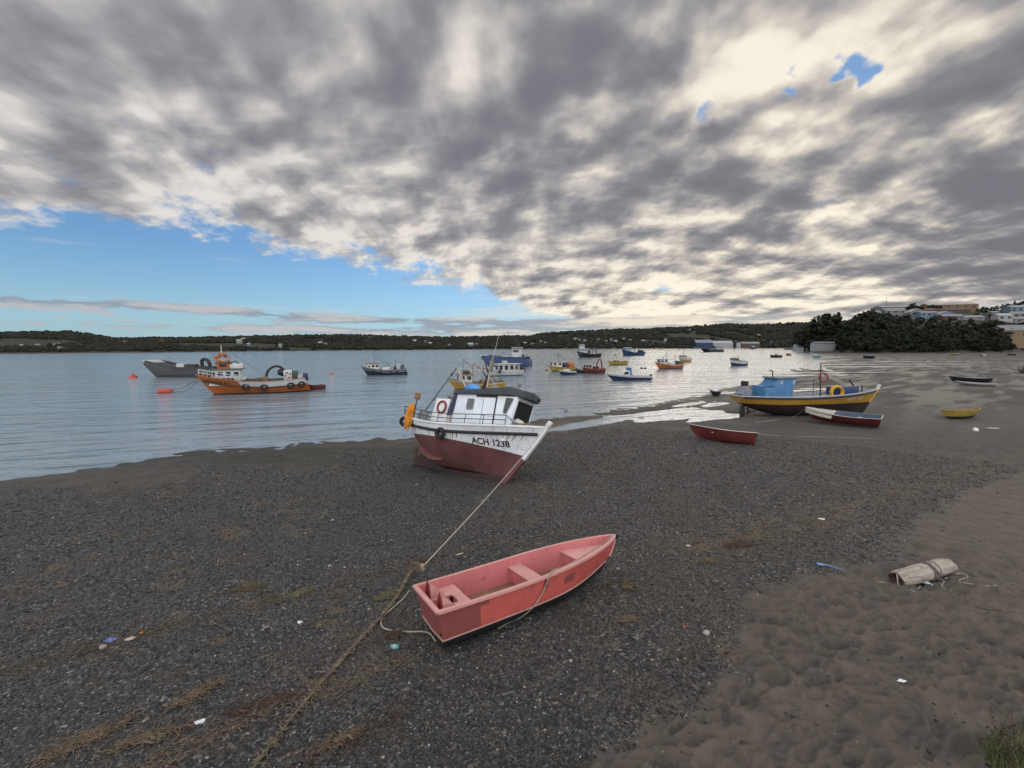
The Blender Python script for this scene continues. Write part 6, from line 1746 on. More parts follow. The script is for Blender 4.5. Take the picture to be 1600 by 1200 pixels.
def tree(x, y, kind, s_, sc, label, dz=-.3, group=TREES):
    o = empty('tree' if kind != 'bush' else 'bush', (x, y, gz(x, y) + dz), (0, 0, random.uniform(0, 6.28)), label, 'tree' if kind != 'bush' else 'bush', group)
    o.scale = (sc * random.uniform(.9, 1.12), sc * random.uniform(.9, 1.12), sc)
    tm, cm = PROT[(kind, s_ % (3 if kind == 'broad' else 2))]
    for nm, me_ in (('trunk', tm), ('crown', cm)):
        q = bpy.data.objects.new(nm, me_); C.objects.link(q); q.parent = o
    return o
LAB = {'broad': 'dark round-crowned tree in the dense wood on the point', 'tall': 'tall narrow dark tree in the dense wood on the point', 'conifer': 'dark conifer rising out of the wood on the point', 'bush': 'low dark bush at the foot of the wood on the point'}
rt = random.Random(21)
for px in range(1240, 1600, 7):
    uu0 = (px - 800) / FPX
    Db = float(np.interp(uu0, BU, BD))
    for row, (t0, t1) in enumerate(((1, 9), (14, 26), (32, 52))):
        if row == 2 and (px < 1268 or px % 2 == 0): continue
        if px > 1572 and row > 0: continue
        if px > 1578: continue
        if px < 1262 and row > 0: continue
        y = Db + rt.uniform(t0, t1); x = (uu0 + rt.uniform(-.006, .006)) * y
        kind = rt.choice(['broad', 'broad', 'broad', 'tall', 'bush'] if row == 0 else ['broad', 'broad', 'tall'])
        sc = (y / 330) * rt.uniform(.80, 1.12) * (1.0 if row else .92)
        if px < 1262: sc *= .7
        if 1292 < px < 1316: sc *= .55; kind = 'bush'
        tree(x, y, kind, rt.randrange(3), sc, LAB[kind])
# the tall dark group at the left end and other landmarks
for px, yb, top, kind in ((1268, 395, 494, 'tall'), (1276, 400, 488, 'tall'), (1284, 398, 487, 'conifer'), (1290, 405, 486, 'tall'), (1299, 398, 486, 'tall'), (1305, 404, 485, 'conifer'), (1256, 420, 508, 'broad'), (1262, 410, 503, 'broad'),
                          (1337, 345, 489, 'broad'), (1345, 350, 482, 'tall'), (1354, 352, 480, 'broad'), (1362, 350, 484, 'broad'), (1330, 340, 496, 'broad')):
    uu0 = (px - 800) / FPX; y = yb; x = uu0 * y; zt = at_y(px, top, y).z; z0 = gz(x, y)
    hh = {'broad': 12, 'tall': 15, 'conifer': 17}[kind]
    if zt - z0 > 3: tree(x, y, kind, rt.randrange(3), (zt - z0) / hh * .98, 'tall dark tree of the group at the seaward end of the wood' if px < 1310 else 'high tree crown standing above the wood right of the white shed', group=TREES + (' by the shed' if px < 1310 else ' above the shed'))
# ------------------------------------------------------------------ buildings
P_ROOFG = paint((.15, .155, .165), .5, .15, .6, .3, bmp=.05, key='tin_roof'); P_ROOFB = paint((.14, .165, .20), .45, .15, .6, .25, bmp=.05, key='blue_roof'); P_ROOFR = paint((.075, .035, .03), .7, .2, .6, .3, bmp=.05, key='red_roof')
P_WALLS = {k: paint(c, .7, .12, .8, .3, bmp=.05, key='wall_' + k) for k, c in dict(white=(.30, .31, .32), grey=(.17, .17, .175), blue=(.13, .19, .26), tan=(.20, .135, .07), ochre=(.17, .10, .04), red=(.10, .022, .020), green=(.20, .24, .22), deep=(.014, .035, .10), brown=(.075, .05, .04)).items()}
def house(px0, px1, base, eave, ridge, dist, wall, roof, label, depth=None, gable=True, nwin=3, group='houses on the hillside', sink=6.0, name='house', cat='house', front=False):
    """front wall facing the bay at the given distance"""
    a = at_y(px0, base, dist); b_ = at_y(px1, base, dist); z0 = a.z
    zE = at_y(px0, eave, dist).z; zR = at_y(px0, ridge, dist).z
    W_ = b_.x - a.x; dp = depth or max(6, W_ * .6); cx = (a.x + b_.x) / 2
    az = math.atan2(cx, dist) * .35
    o = empty(name, (cx, dist, z0), (0, 0, -az), label, cat, group)
    h = zE - z0; hr = max(zR - zE, .3); hw = W_ / 2
    m = MB()
    if front:   # gable towards the bay
        m.prism([(-hw, -sink), (hw, -sink), (hw, h), (0, h + hr), (-hw, h)], 'y', 0, dp)
        m.build('wall', wall, o, .4)
        r = MB(); k = .3
        for sx in (-1, 1): r.hexa([(0, -k, h + hr), (sx * (hw + k), -k, h - k * hr / hw), (sx * (hw + k), dp + k, h - k * hr / hw), (0, dp + k, h + hr), (0, -k, h + hr + .25), (sx * (hw + k), -k, h - k * hr / hw + .25), (sx * (hw + k), dp + k, h - k * hr / hw + .25), (0, dp + k, h + hr + .25)])
        r.build('roof', roof, o, .4)
    else:
        m.prism([(0, -sink), (dp, -sink), (dp, h), (dp / 2, h + hr), (0, h)][::-1], 'x', -hw, hw); m.build('wall', wall, o, .4)
        r = MB(); k = .35; s_ = hr / (dp / 2)
        r.hexa([(-hw - k, -k, h - k * s_), (hw + k, -k, h - k * s_), (hw + k, dp / 2, h + hr), (-hw - k, dp / 2, h + hr), (-hw - k, -k, h - k * s_ + .25), (hw + k, -k, h - k * s_ + .25), (hw + k, dp / 2, h + hr + .25), (-hw - k, dp / 2, h + hr + .25)])
        r.hexa([(-hw - k, dp / 2, h + hr), (hw + k, dp / 2, h + hr), (hw + k, dp + k, h - k * s_), (-hw - k, dp + k, h - k * s_), (-hw - k, dp / 2, h + hr + .25), (hw + k, dp / 2, h + hr + .25), (hw + k, dp + k, h - k * s_ + .25), (-hw - k, dp + k, h - k * s_ + .25)])
        r.build('roof', roof, o, .4)
    for k in range(nwin):
        x = -hw + W_ * (k + .5) / nwin; ww = min(W_ / nwin * .5, 2.2) / 2
        panel([(x - ww, 0, h * .38), (x + ww, 0, h * .38), (x + ww, 0, h * .80), (x - ww, 0, h * .80)], (0, -1, 0), .06).build('window', GLASS, o, 0)
    return o
WH = P_WALLS
house(1385, 1461, 489, 479, 476.5, 520, WH['grey'], P_ROOFG, 'long grey-roofed hall on the crest behind the houses', 22, nwin=6, name='hall', cat='hall')
house(1386, 1413, 490, 485.5, 481, 470, WH['grey'], P_ROOFG, 'grey house with pale tin roof at the left end of the crest', 12)
house(1458, 1520, 484.5, 476, 472.5, 500, WH['ochre'], P_ROOFB, 'long ochre building with blue-grey roof highest on the crest', 20, nwin=6, name='hall', cat='hall')
house(1443, 1508, 488, 484.5, 480.5, 475, WH['brown'], P_ROOFR, 'wide brown house with dark red roof below the ochre building', 14, nwin=5)
house(1424, 1444, 493, 487.5, 482, 445, WH['grey'], P_ROOFG, 'grey gabled house with a pale roof edge left of the light blue house', 12, front=True, nwin=2)
house(1441, 1463, 495, 488.5, 486, 435, WH['blue'], P_ROOFG, 'light blue house half hidden by trees on the hillside', 11, nwin=3)
house(1468, 1492, 497, 491, 486, 425, WH['blue'], P_ROOFG, 'pale blue gabled house with white trim above the red wall', 14, front=True, nwin=1)
house(1476, 1502, 501.5, 494, 491, 410, WH['red'], P_ROOFG, 'deep red house below the pale blue gabled house', 9, nwin=3)
house(1500, 1534, 499, 496, 492.5, 405, WH['grey'], P_ROOFG, 'low grey house under a long tin roof in mid slope', 12, nwin=3)
house(1562, 1580, 501, 493, 489.5, 395, WH['white'], P_WALLS['white'], 'small white house with dark windows near the right edge', 9, nwin=2)
house(1551, 1560, 492, 488, 486, 430, WH['grey'], P_ROOFG, 'tiny grey house above the small white house', 8, nwin=1)
house(1584, 1616, 489, 479.5, 476.5, 440, WH['blue'], P_ROOFB, 'blue two-storey house at the right edge of the crest', 13, nwin=4)
house(1586, 1612, 497, 490, 487, 415, WH['grey'], P_ROOFG, 'grey house below the blue house at the right edge', 11, nwin=3)
house(1590, 1630, 504, 498, 494.5, 390, WH['grey'], P_ROOFG, 'brownish grey house under the small white one at the right edge', 12, nwin=3)
house(1575, 1625, 532, 516, 507.5, 318, WH['tan'], P_ROOFG, 'tan house with broad grey roof lowest on the slope at the right edge', 14, nwin=3)
house(1364, 1376, 497, 489, 485, 400, WH['green'], P_ROOFG, 'pale greenish house peeping out between the high tree crowns', 10, nwin=2)
house(1277, 1306, 544, 536.5, 534, 372, WH['white'], P_ROOFG, 'white boat shed on the shore of the point', 11, nwin=0, name='shed', cat='shed', group='sheds on the shore', sink=3)
house(1244, 1256, 545, 540.5, 537.5, 455, WH['white'], P_ROOFG, 'tiny white hut under the trees at the tip of the point', 7, nwin=1, name='hut', cat='hut', group='sheds on the shore', sink=3)
DS = 1010
house(1088, 1113, 541, 535.5, 531, DS + 30, WH['deep'], P_ROOFB, 'deep blue warehouse on the opposite shore', 30, nwin=0, name='warehouse', cat='warehouse', group='warehouses on the opposite shore', sink=20)
house(1107, 1144, 541, 536.5, 532.5, DS + 50, WH['white'], WH['white'], 'long white warehouse beside the deep blue one', 30, nwin=0, name='warehouse', cat='warehouse', group='warehouses on the opposite shore', sink=20)
house(1152, 1157, 541.5, 536, 535, DS + 30, WH['white'], P_ROOFG, 'narrow white tower-like building right of the warehouses', 8, nwin=0, group='warehouses on the opposite shore', sink=20, name='warehouse', cat='warehouse')
house(1160, 1186, 541.5, 537, 534, DS + 60, WH['brown'], P_ROOFG, 'low dark building right of the white warehouse', 20, nwin=0, group='warehouses on the opposite shore', sink=20, name='warehouse', cat='warehouse')
# scattered houses on the opposite hills
rh = random.Random(8)
def far_house(px, py, wpx, col, i):
    p = None
    uu0 = (px - 800) / FPX; d0 = float(np.interp(uu0, FU, FD)); ys = np.linspace(d0 + 5, d0 + 230 + .25 * d0, 120)
    d = ray(px, py); zz = terr(ys * d.x / d.y, ys)[0]; rz_ = CAMZ + ys * d.z / d.y
    k = np.argmax(rz_ < zz); 
    if k == 0: k = 20
    y = ys[k]; x = y * d.x / d.y; s = y / FPX
    w_ = wpx * s; m = MB(); h = w_ * .38; dpt = w_ * .6
    m.prism([(0, -6), (dpt, -6), (dpt, h), (dpt / 2, h * 1.55), (0, h)][::-1], 'x', -w_ / 2, w_ / 2, 0)
    m.hexa([(-w_ * .54, -.3, h * .95), (w_ * .54, -.3, h * .95), (w_ * .54, dpt / 2, h * 1.62), (-w_ * .54, dpt / 2, h * 1.62), (-w_ * .54, -.3, h * 1.05), (w_ * .54, -.3, h * 1.05), (w_ * .54, dpt / 2, h * 1.72), (-w_ * .54, dpt / 2, h * 1.72)], 1)
    o = m.build('house', [col, rh.choice([P_ROOFG, P_ROOFR, P_ROOFB, WH['white']])], None, .4); o.location = (x, y, zz[k] + 2.0 * s); o.rotation_euler.z = rh.uniform(-.3, .3)
    return tag(o, 'tiny house among the trees on the opposite hillside', 'house', 'houses on the opposite hillside')
spots = [(93, 547, 5), (86, 541, 7), (193, 538, 6), (252, 536, 5), (380, 534, 6), (373, 537, 7), (388, 541, 5), (438, 542, 5), (500, 540, 6), (508, 541, 5), (520, 542, 4), (612, 529, 4), (578, 531, 4), (648, 536, 5), (655, 539, 5), (664, 537, 4), (672, 540, 5), (690, 531, 4), (702, 529, 4), (735, 543, 8),
         (766, 532, 4), (745, 523.5, 5), (820, 540, 5), (832, 541.5, 5), (845, 537, 4), (852, 539, 5), (899, 533, 5), (905, 534, 4), (914, 536, 5), (925, 535, 4), (936, 534, 5), (947, 536, 4), (955, 533, 4), (962, 537, 5), (975, 533, 4), (985, 535, 4), (1005, 536, 4), (1040, 534, 4), (1078, 518, 3), (1186, 527, 4), (1196, 537, 4), (1205, 538, 3), (1170, 529, 4), (1150, 526, 3), (55, 514.5, 6), (30, 516.5, 5)]
for i, (px, py, w_) in enumerate(spots): far_house(px, py, w_, WH[rh.choice(['white', 'white', 'grey', 'green', 'tan', 'ochre', 'blue'])], i)
# trees between the hillside houses
HT = 'trees between the hillside houses'
for px, dist_, top, kind in ((1380, 455, 487, 'broad'), (1394, 440, 491, 'broad'), (1404, 450, 492, 'broad'), (1417, 485, 473.5, 'broad'), (1424, 480, 476, 'broad'), (1449, 490, 475, 'broad'), (1455, 485, 477, 'bush'), (1412, 430, 490, 'broad'), (1432, 400, 494, 'broad'), (1452, 395, 493, 'broad'), (1520, 470, 481, 'broad'), (1528, 460, 478, 'broad'), (1536, 450, 480, 'broad'), (1545, 455, 477, 'broad'),
                              (1556, 460, 474, 'tall'), (1565, 465, 473, 'broad'), (1575, 470, 469, 'conifer'), (1578, 450, 478, 'broad'), (1590, 480, 468, 'broad'), (1598, 485, 466, 'tall'), (1518, 420, 488, 'broad'), (1540, 415, 490, 'broad'), (1548, 405, 493, 'broad'), (1582, 400, 494, 'bush'), (1590, 380, 503, 'bush'), (1560, 375, 502, 'broad'), (1510, 390, 497, 'broad'), (1492, 385, 502, 'broad'), (1470, 385, 499, 'broad'), (1445, 380, 500, 'broad'), (1420, 375, 499, 'broad'), (1400, 375, 498, 'broad'), (1530, 370, 503, 'broad'), (1548, 365, 505, 'broad'), (1385, 370, 496, 'broad'), (1372, 372, 496, 'broad'), (1602, 420, 490, 'broad'), (1610, 460, 470, 'broad'), (1372, 440, 489, 'bush')):
    uu0 = (px - 800) / FPX; x = uu0 * dist_; zt = at_y(px, top, dist_).z; z0 = gz(x, dist_)
    hh = {'broad': 12, 'tall': 15, 'conifer': 17, 'bush': 6}[kind]
    h = max(zt - z0, 4.0); sc = min(h / hh, 1.15)
    o = tree(x, dist_, kind, rt.randrange(3), sc, 'dark tree standing among the houses on the hillside', group=HT)
    if h / hh > 1.15: o.location.z = zt - hh * sc
p = at_y(1383.5, 487, 440); MB().tube([(0, 0, -8), (0, 0, at_y(1383.5, 463.5, 440).z - p.z)], [.22, .12], 6).build('mast_pole', P_DKMETAL)
mp = bpy.data.objects['mast_pole']; mp.location = p; tag(mp, 'thin tall radio mast rising above the crest houses', 'mast')
# ------------------------------------------------------------------ drift log with ropes on the sand
lc = ground_at(1437, 906)
log = empty('log', lc + Vector((0, 0, .0)), (0, 0, 0), 'short pale weathered drift log lashed with dark rope on the sand', 'log')
la = ground_at(1402, 912); lb = ground_at(1480, 897)
ldir = (lb - la); ldir.z = 0; Ll = ldir.length + .10; ldir.normalize(); lang = math.atan2(ldir.y, ldir.x)
log.location = (la + lb) / 2 + Vector((0, 0, .015)); log.rotation_euler = (0, 0, lang)
R0 = .135
mb = MB(); n, k = 30, 26; rl = random.Random(3); ph = [rl.uniform(0, 6) for _ in range(8)]
def lr(a, q): return R0 * (1 + .07 * math.sin(2 * a + ph[0]) + .05 * math.sin(3 * a + ph[1] + q * 2) + .03 * math.sin(7 * a + ph[2]) + .02 * math.sin(11 * a + ph[5] + q * 5) + .06 * math.sin(q * 5 + ph[3]) * math.cos(a)) * (1.06 - .14 * abs(q - .45)) * (1 - .16 * (max(0, abs(q - .5) - .38) / .12) ** 2)
for i in range(n + 1):
    q = i / n
    for j in range(k):
        a = 2 * PI * j / k; r = lr(a, q)
        mb.v.append((-Ll / 2 + q * Ll + .02 * math.sin(3 * a + ph[4]) * (1 if i in (0, n) else 0), r * math.cos(a), R0 * .86 + r * math.sin(a)))
for i in range(n):
    for j in range(k): mb.f.append((i * k + j, i * k + (j + 1) % k, (i + 1) * k + (j + 1) % k, (i + 1) * k + j)); mb.m.append(0)
# hollowed end towards the left
o_ = len(mb.v)
for d_, f_ in ((.0, .80), (.10, .62), (.16, .40)):
    for j in range(k):
        a = 2 * PI * j / k; r = lr(a, 0) * f_; mb.v.append((-Ll / 2 + d_, r * math.cos(a), R0 * .86 + r * math.sin(a)))
for j in range(k):
    mb.f.append((j, o_ + j, o_ + (j + 1) % k, (j + 1) % k)); mb.m.append(1)
    for s_ in range(2): mb.f.append((o_ + s_ * k + j, o_ + (s_ + 1) * k + j, o_ + (s_ + 1) * k + (j + 1) % k, o_ + s_ * k + (j + 1) % k)); mb.m.append(1)
mb.f.append(tuple(o_ + 2 * k + j for j in range(k))); mb.m.append(1)
mb.f.append(tuple(n * k + j for j in range(k))[::-1]); mb.m.append(1)
m, nt, b = new_mat('driftwood')
v = coords(nt); x, y, z = vsep(nt, v)
g1 = noise(nt, vcomb(nt, x * 2.5, y * 22, z * 22), 1.0, 6, .65); g2 = noise(nt, vcomb(nt, x * 5, y * 7, z * 7), 1.0, 4, .6)
c_ = mixc(nt, g1.lin(.3, .7), (.17, .145, .12), (.42, .38, .325)); c_ = mixc(nt, g2.step(.54, .66) * .8, c_, (.12, .07, .045)); c_ = mixc(nt, g1.step(.36, .30), c_, (.08, .06, .045))
link(nt, c_, b.inputs['Base Color']); b.inputs['Roughness'].default_value = .9; link(nt, bump(nt, g1, .7, .03), b.inputs['Normal'])
mb.build('trunk', [m, P_DKWOOD], log, .9)
def around(x, lean, r, nn=22, turns=1.0, ph=0., off=.012):
    pts = []
    for i in range(int(nn * turns) + 1):
        a = ph + 2 * PI * i / nn; q = (x + lean * math.sin(a)) / Ll + .5
        rr5 = lr(a, q) + off; pts.append((x + lean * math.sin(a), rr5 * math.cos(a), R0 * .86 + rr5 * math.sin(a)))
    return pts
def logrope(pts, r, label, mat=P_ROPEDARK):
    o = MB().tube(pts, r, 6).build('lashing', mat); tag(o, label, 'rope'); placed(o, log); return o
logrope(around(.02, .05, .011) + around(.05, .06, .011)[1:] + around(.075, .05, .011, turns=.5)[1:], .012, 'dark rope wound round the middle of the drift log')
logrope(around(.16, -.08, .010, turns=1.0) + around(.19, .07, .01, turns=1.3)[1:], .009, 'frayed grey rope crossing the right end of the drift log', P_NETGREY)
LI = world(log)
hr = [Vector((-Ll / 2 + .10, -.02, .06)), Vector((-Ll / 2 + .02, .0, .20)), Vector((-Ll / 2 - .04, -.04, .17)), Vector((-Ll / 2 - .05, -.08, .05)), Vector((-Ll / 2 + .02, -.17, .02)), Vector((-Ll / 2 + .16, -.22, .02)), Vector((-Ll / 2 + .30, -.20, .03))]
logrope(spline(hr, 5), .010, 'pale rope looping out of the hollow end of the drift log', P_ROPE)
rope_obj('line', spline(on_ground([(1476, 905), (1500, 897), (1512, 902), (1498, 909), (1520, 914), (1545, 917), (1556, 916)], .012), 6), .010, P_ROPE, 'pale rope end winding over the sand right of the drift log', n=5, wob=.004)
rope_obj('line', spline(on_ground([(1452, 904), (1474, 908), (1471, 917), (1480, 923), (1496, 928)], .012), 6), .009, P_ROPE, 'short curled rope end on the sand in front of the drift log', n=5, wob=.004)
rope_obj('line', spline(on_ground([(1522, 948), (1540, 952), (1575, 957), (1610, 963)], .012), 6), .012, P_ROPEDARK, 'dark rope emerging from the sand at the right edge', n=5, wob=.004)

# plastic bottle, cans and scraps
def on(o, px, py, up, rot, label, cat):
    o.location = ground_at(px, py) + Vector((0, 0, up)); o.rotation_euler = rot; return tag(o, label, cat)
P_PALEBLUE = paint((.42, .48, .58), .35, .25, 12, .4, (.7, .72, .75), streak=False, key='pale_blue_plastic')
bt = MB().lathe([(.012, 0), (.030, .01), (.034, .04), (.030, .08), (.034, .12), (.026, .15), (.013, .17), (.012, .19)], (0, 0, 0), (1, 0, 0), 12).build('plastic_bottle', P_PALEBLUE); on(bt, 1434, 909, .03, (0, .1, -.75), 'crushed pale blue plastic bottle lying in front of the drift log', 'bottle')
P_TEAL = paint((.03, .26, .27), .35, .25, 10, .3, (.35, .42, .42), streak=False, key='teal_can')
cn = MB().lathe([(.026, -.062), (.033, -.052), (.033, .052), (.026, .062)], (0, 0, 0), (1, 0, 0), 16).lathe([(.0335, -.02), (.0335, .02)], (0, 0, 0), (1, 0, 0), 16, 1).build('drink_can', [P_TEAL, P_LGREY]); on(cn, 617, 1014, .034, (0, 0, -.15), 'teal drink can on the gravel below the pink dinghy', 'can')
P_PACKET = paint((.09, .12, .36), .4, .3, 14, .4, (.5, .52, .6), streak=False, key='blue_packet')
def scrap(name, size, mat, seed, label, px, py, cat, rot=(0, 0, 0), amp=.3, up=.02):
    o = MB().blob((0, 0, 0), size, seed, amp, 12, 8).build(name, mat, None, .8); return on(o, px, py, up, rot, label, cat)
scrap('plastic_packet', (.075, .05, .025), P_PACKET, 41, 'crumpled blue packet on the dark wrack line at the left', 172, 1002, 'packet', (0, .15, .3))
scrap('stone', (.050, .042, .036), paint((.26, .24, .20), key='pale_stone'), 42, 'round pale stone just below the blue packet', 161, 1013, 'stone', amp=.1)
scrap('shell', (.065, .04, .022), paint((.40, .33, .26), key='beige_shell'), 43, 'beige shell fragment right of the blue packet', 203, 1000, 'shell', (0, 0, .6), .15)
scrap('bottle_top', (.030, .03, .02), P_ORANGE, 44, 'small orange cap on the wrack line right of the beige shell', 221, 991, 'cap', amp=.1)
scrap('paper_scrap', (.035, .028, .012), P_WHITE, 45, 'small white scrap on bare gravel left of the pink dinghy', 468, 974, 'scrap')
scrap('paper_scrap', (.045, .02, .008), P_WHITE, 46, 'white scrap lying alone on the rippled sand', 1409, 1066, 'scrap')
scrap('plastic_scrap', (.05, .03, .012), P_WHITE, 47, 'white plastic piece in the reddish weed at the left bottom', 313, 1130, 'scrap', (0, 0, .4))
scrap('stone', (.045, .04, .04), P_BLACK, 48, 'black stone among the weed at the left bottom', 283, 1133, 'stone', amp=.15)
scrap('bottle_top', (.022, .022, .014), P_BUOY, 49, 'bright red cap on the gravel between dinghy and sand', 1069, 981, 'cap', amp=.1)
scrap('shell', (.05, .035, .015), paint((.42, .36, .28), key='tan_shell'), 50, 'tan shell on the gravel right of the pink bow', 1075, 854, 'shell')
scrap('paper_scrap', (.08, .05, .012), P_OFFWHITE, 51, 'pale scrap in the wrack above the blue spade', 1284, 812, 'scrap')
scrap('plastic_scrap', (.40, .16, .02), P_CANVAS, 52, 'white sheet scrap on the gravel below the small yellow dinghy', 1552, 669.5, 'scrap', amp=.15)
scrap('ball', (.14, .14, .14), P_WHITE, 53, 'small white ball on the gravel left of the white sheet scrap', 1524, 674, 'ball', amp=.02, up=.08)
scrap('stone', (.05, .04, .035), paint((.30, .29, .26), key='light_stone'), 54, 'light stone in the gravel near the lower sand edge', 1104, 991, 'stone', amp=.12)
scrap('stick', (.10, .018, .012), P_PALEWOOD, 55, 'short pale wood sliver on the wrack line behind the pink dinghy', 718, 867, 'stick', (0, 0, .5), .1)
sh = MB().box((0, 0, .02), (.11, .08, .02)).tube([(.05, 0, .02), (.16, -.02, .025), (.30, -.06, .02), (.42, -.10, .012)], [.016, .012, .010, .006], 6).build('toy_spade', P_PALEBLUE, None, .5, .006)
sh.data.materials[0] = paint((.10, .20, .38), .4, .2, 8, .2, key='spade_blue'); on(sh, 1281, 884, .01, (0, .05, -.25), 'blue plastic spade half buried where gravel meets sand', 'spade')
for px, py, r_z in ((1378, 911, .4), (1380, 919, .1), (1425, 924, 1.4)):
    s_ = MB().tube([(-.04, 0, 0), (0, .003, .006), (.04, 0, .003)], .006, 5).build('stick', P_PALEWOOD)
    on(s_, px, py, .01, (0, 0, -r_z), 'short yellowish stick on the sand left of the drift log' if px < 1400 else 'short yellowish stick on the sand in front of the log', 'stick')
    if px < 1400: tag(s_, group='sticks left of the log')

# ------------------------------------------------------------------ dried weed
def weed_mat(name, c0, c1, c2):
    m, nt, b = new_mat(name); v = coords(nt)
    n1 = noise(nt, v, 14, 4, .65); c_ = mixc(nt, n1.lin(.3, .7), c0, c1); c_ = mixc(nt, noise(nt, v, 40, 3).step(.58, .66), c_, c2)
    link(nt, c_, b.inputs['Base Color']); b.inputs['Roughness'].default_value = .95; return m
W_TAN = weed_mat('dry_weed_tan', (.085, .062, .042), (.20, .15, .10), (.04, .03, .02)); W_RED = weed_mat('dry_weed_red', (.05, .030, .022), (.11, .066, .045), (.03, .02, .015)); W_GREEN = weed_mat('weed_green', (.085, .080, .04), (.19, .175, .10), (.06, .06, .02)); W_BROWN = weed_mat('weed_brown', (.05, .04, .022), (.12, .095, .055), (.03, .025, .015))
def strands(mb, n, rx, ry, rz, rr6, l=(.06, .16), r=(.002, .005), cx=0., cy=0., ang=None, spread=.6, hmax=.03, zf=None):
    for _ in range(n):
        a = rr6.uniform(0, 6.28); q = rr6.random() ** .6
        x0, y0 = cx + math.cos(a) * rx * q, cy + math.sin(a) * ry * q
        d = (ang + rr6.gauss(0, spread)) if ang is not None else rr6.uniform(0, 6.28)
        L = rr6.uniform(*l); pts = []
        for s_ in range(4):
            x, y = x0 + math.cos(d) * L * s_ / 3, y0 + math.sin(d) * L * s_ / 3
            pts.append((x, y, (zf(x, y) if zf else 0) + .004 + rr6.random() * hmax)); d += rr6.gauss(0, .45)
        rad = rr6.uniform(*r) * (2.2 if rr6.random() < .10 else 1); mb.tube(pts, [rad, rad * 1.2, rad, rad * .4], 4)
def clump(px, py, rx, ry, ang, n, mat, label, seed, l=(.06, .16), hmax=.03, spread=.6, r=(.0012, .004), core=None):
    rr6 = random.Random(seed); mb = MB(); c0 = ground_at(px, py); zf = lambda x, y: gz(c0.x + x, c0.y + y) - c0.z
    # strands scattered in an ellipse turned by ang
    tmp = MB(); strands(tmp, n, rx, ry, 0, rr6, l, r, ang=0., spread=spread, hmax=hmax)
    ca, sa = math.cos(ang), math.sin(ang)
    zc = {}
    vv = []
    for (x, y, z) in tmp.v:
        X_, Y_ = x * ca - y * sa, x * sa + y * ca; key = (round(X_, 1), round(Y_, 1))
        if key not in zc: zc[key] = zf(*key)
        vv.append((X_, Y_, z + zc[key] + .012))
    mb.add(vv, tmp.f)
    if core: mb.blob((0, 0, .0), (rx * .75, ry * .75, core), seed, .25, 16, 8, rot=ang)
    o = mb.build('seaweed', mat, None, .8); o.location = c0; return tag(o, label, 'seaweed')
clump(383, 921, .30, .11, .25, 160, W_BROWN, 'flat brown mat of weed on the gravel above the wrack line', 1, core=.035)
clump(461, 930, .26, .09, .5, 90, W_GREEN, 'loose heap of olive weed stalks right of the brown mat', 2, l=(.08, .22))
clump(602, 933, .26, .09, .75, 190, W_GREEN, 'yellow-green mat of weed beside the weedy rope', 3, core=.02)
clump(298, 1092, .30, .045, 1.05, 150, W_TAN, 'long tan strip of dry weed pointing away from the viewer', 4, spread=.25, l=(.10, .25))
clump(125, 1160, .36, .07, .65, 170, W_TAN, 'straw-coloured sheaf of dry weed at the bottom left', 5, spread=.3, l=(.10, .28))
clump(400, 1105, .45, .04, .45, 150, W_RED, 'reddish strand of weed trailing toward the weedy rope', 6, spread=.25, l=(.08, .2))
clump(215, 1160, .42, .06, .42, 170, W_TAN, 'thick pale bundle of dry weed low at the left', 7, spread=.35, l=(.10, .24))
clump(525, 1160, .32, .05, .6, 130, W_TAN, 'tan weed strand at the bottom right of the weedy rope', 8, spread=.4)
clump(1150, 853, .40, .14, .3, 220, W_RED, 'reddish brown heap of dry weed right of the pink bow', 9)
clump(975, 917, .16, .05, 1.2, 60, W_BROWN, 'dark curled weed stalk just right of the pink dinghy', 10, l=(.1, .3), r=(.004, .009), core=.02)
clump(975, 970, .18, .07, .2, 110, W_TAN, 'tan tangle of weed on the gravel below the pink bow', 11)
clump(612, 995, .14, .07, .6, 110, W_RED, 'rust brown weed under the looping grey line', 12, core=.02)
clump(655, 880, .22, .08, .4, 130, W_RED, 'dark red-brown weed behind the transom of the pink dinghy', 13, core=.02)
clump(1105, 878, .22, .06, .4, 90, W_TAN, 'tan weed scatter between the pink bow and the reddish heap', 14)
# scattered wrack: nobody could count it
def wrack(name, pts, width, n, mat, seed, l=(.04, .14)):
    rr6 = random.Random(seed); P = on_ground(pts, .0); mb = MB(); c0 = P[len(P) // 2]
    for _ in range(n):
        i = rr6.randrange(len(P) - 1); t = rr6.random(); q = P[i].lerp(P[i + 1], t) + Vector((rr6.gauss(0, width), rr6.gauss(0, width), 0))
        if rr6.random() < .35 + .3 * math.sin(q.x * 5.1 + seed): continue
        z0 = gz(q.x, q.y); d = rr6.gauss(.5, .8); L = rr6.uniform(*l); p = []
        for s_ in range(3):
            p.append(Vector((q.x + math.cos(d) * L * s_ / 2, q.y + math.sin(d) * L * s_ / 2, z0 + .014 + rr6.random() * .02)) - c0); d += rr6.gauss(0, .5)
        r = rr6.uniform(.0012, .0042); mb.tube(p, [r, r * 1.3, r * .5], 4)
    o = mb.build(name, mat, None, .8); o.location = c0; return tag(o, kind='stuff')
wrack('wrack', WR1, .05, 800, W_BROWN, 71); wrack('wrack', WR1, .18, 500, W_TAN, 72)
wrack('wrack', WR2, .45, 1500, W_TAN, 73, (.06, .25)); wrack('wrack', WR3, .10, 700, W_TAN, 74); wrack('wrack', [(60, 1195), (110, 1170), (160, 1140)], .05, 260, W_TAN, 75)
wrack('wrack', [(430, 1200), (520, 1170), (590, 1140), (640, 1100)], .08, 300, W_RED, 76); wrack('wrack', [(1000, 900), (1080, 885), (1150, 860), (1240, 850)], .35, 500, W_TAN, 77)

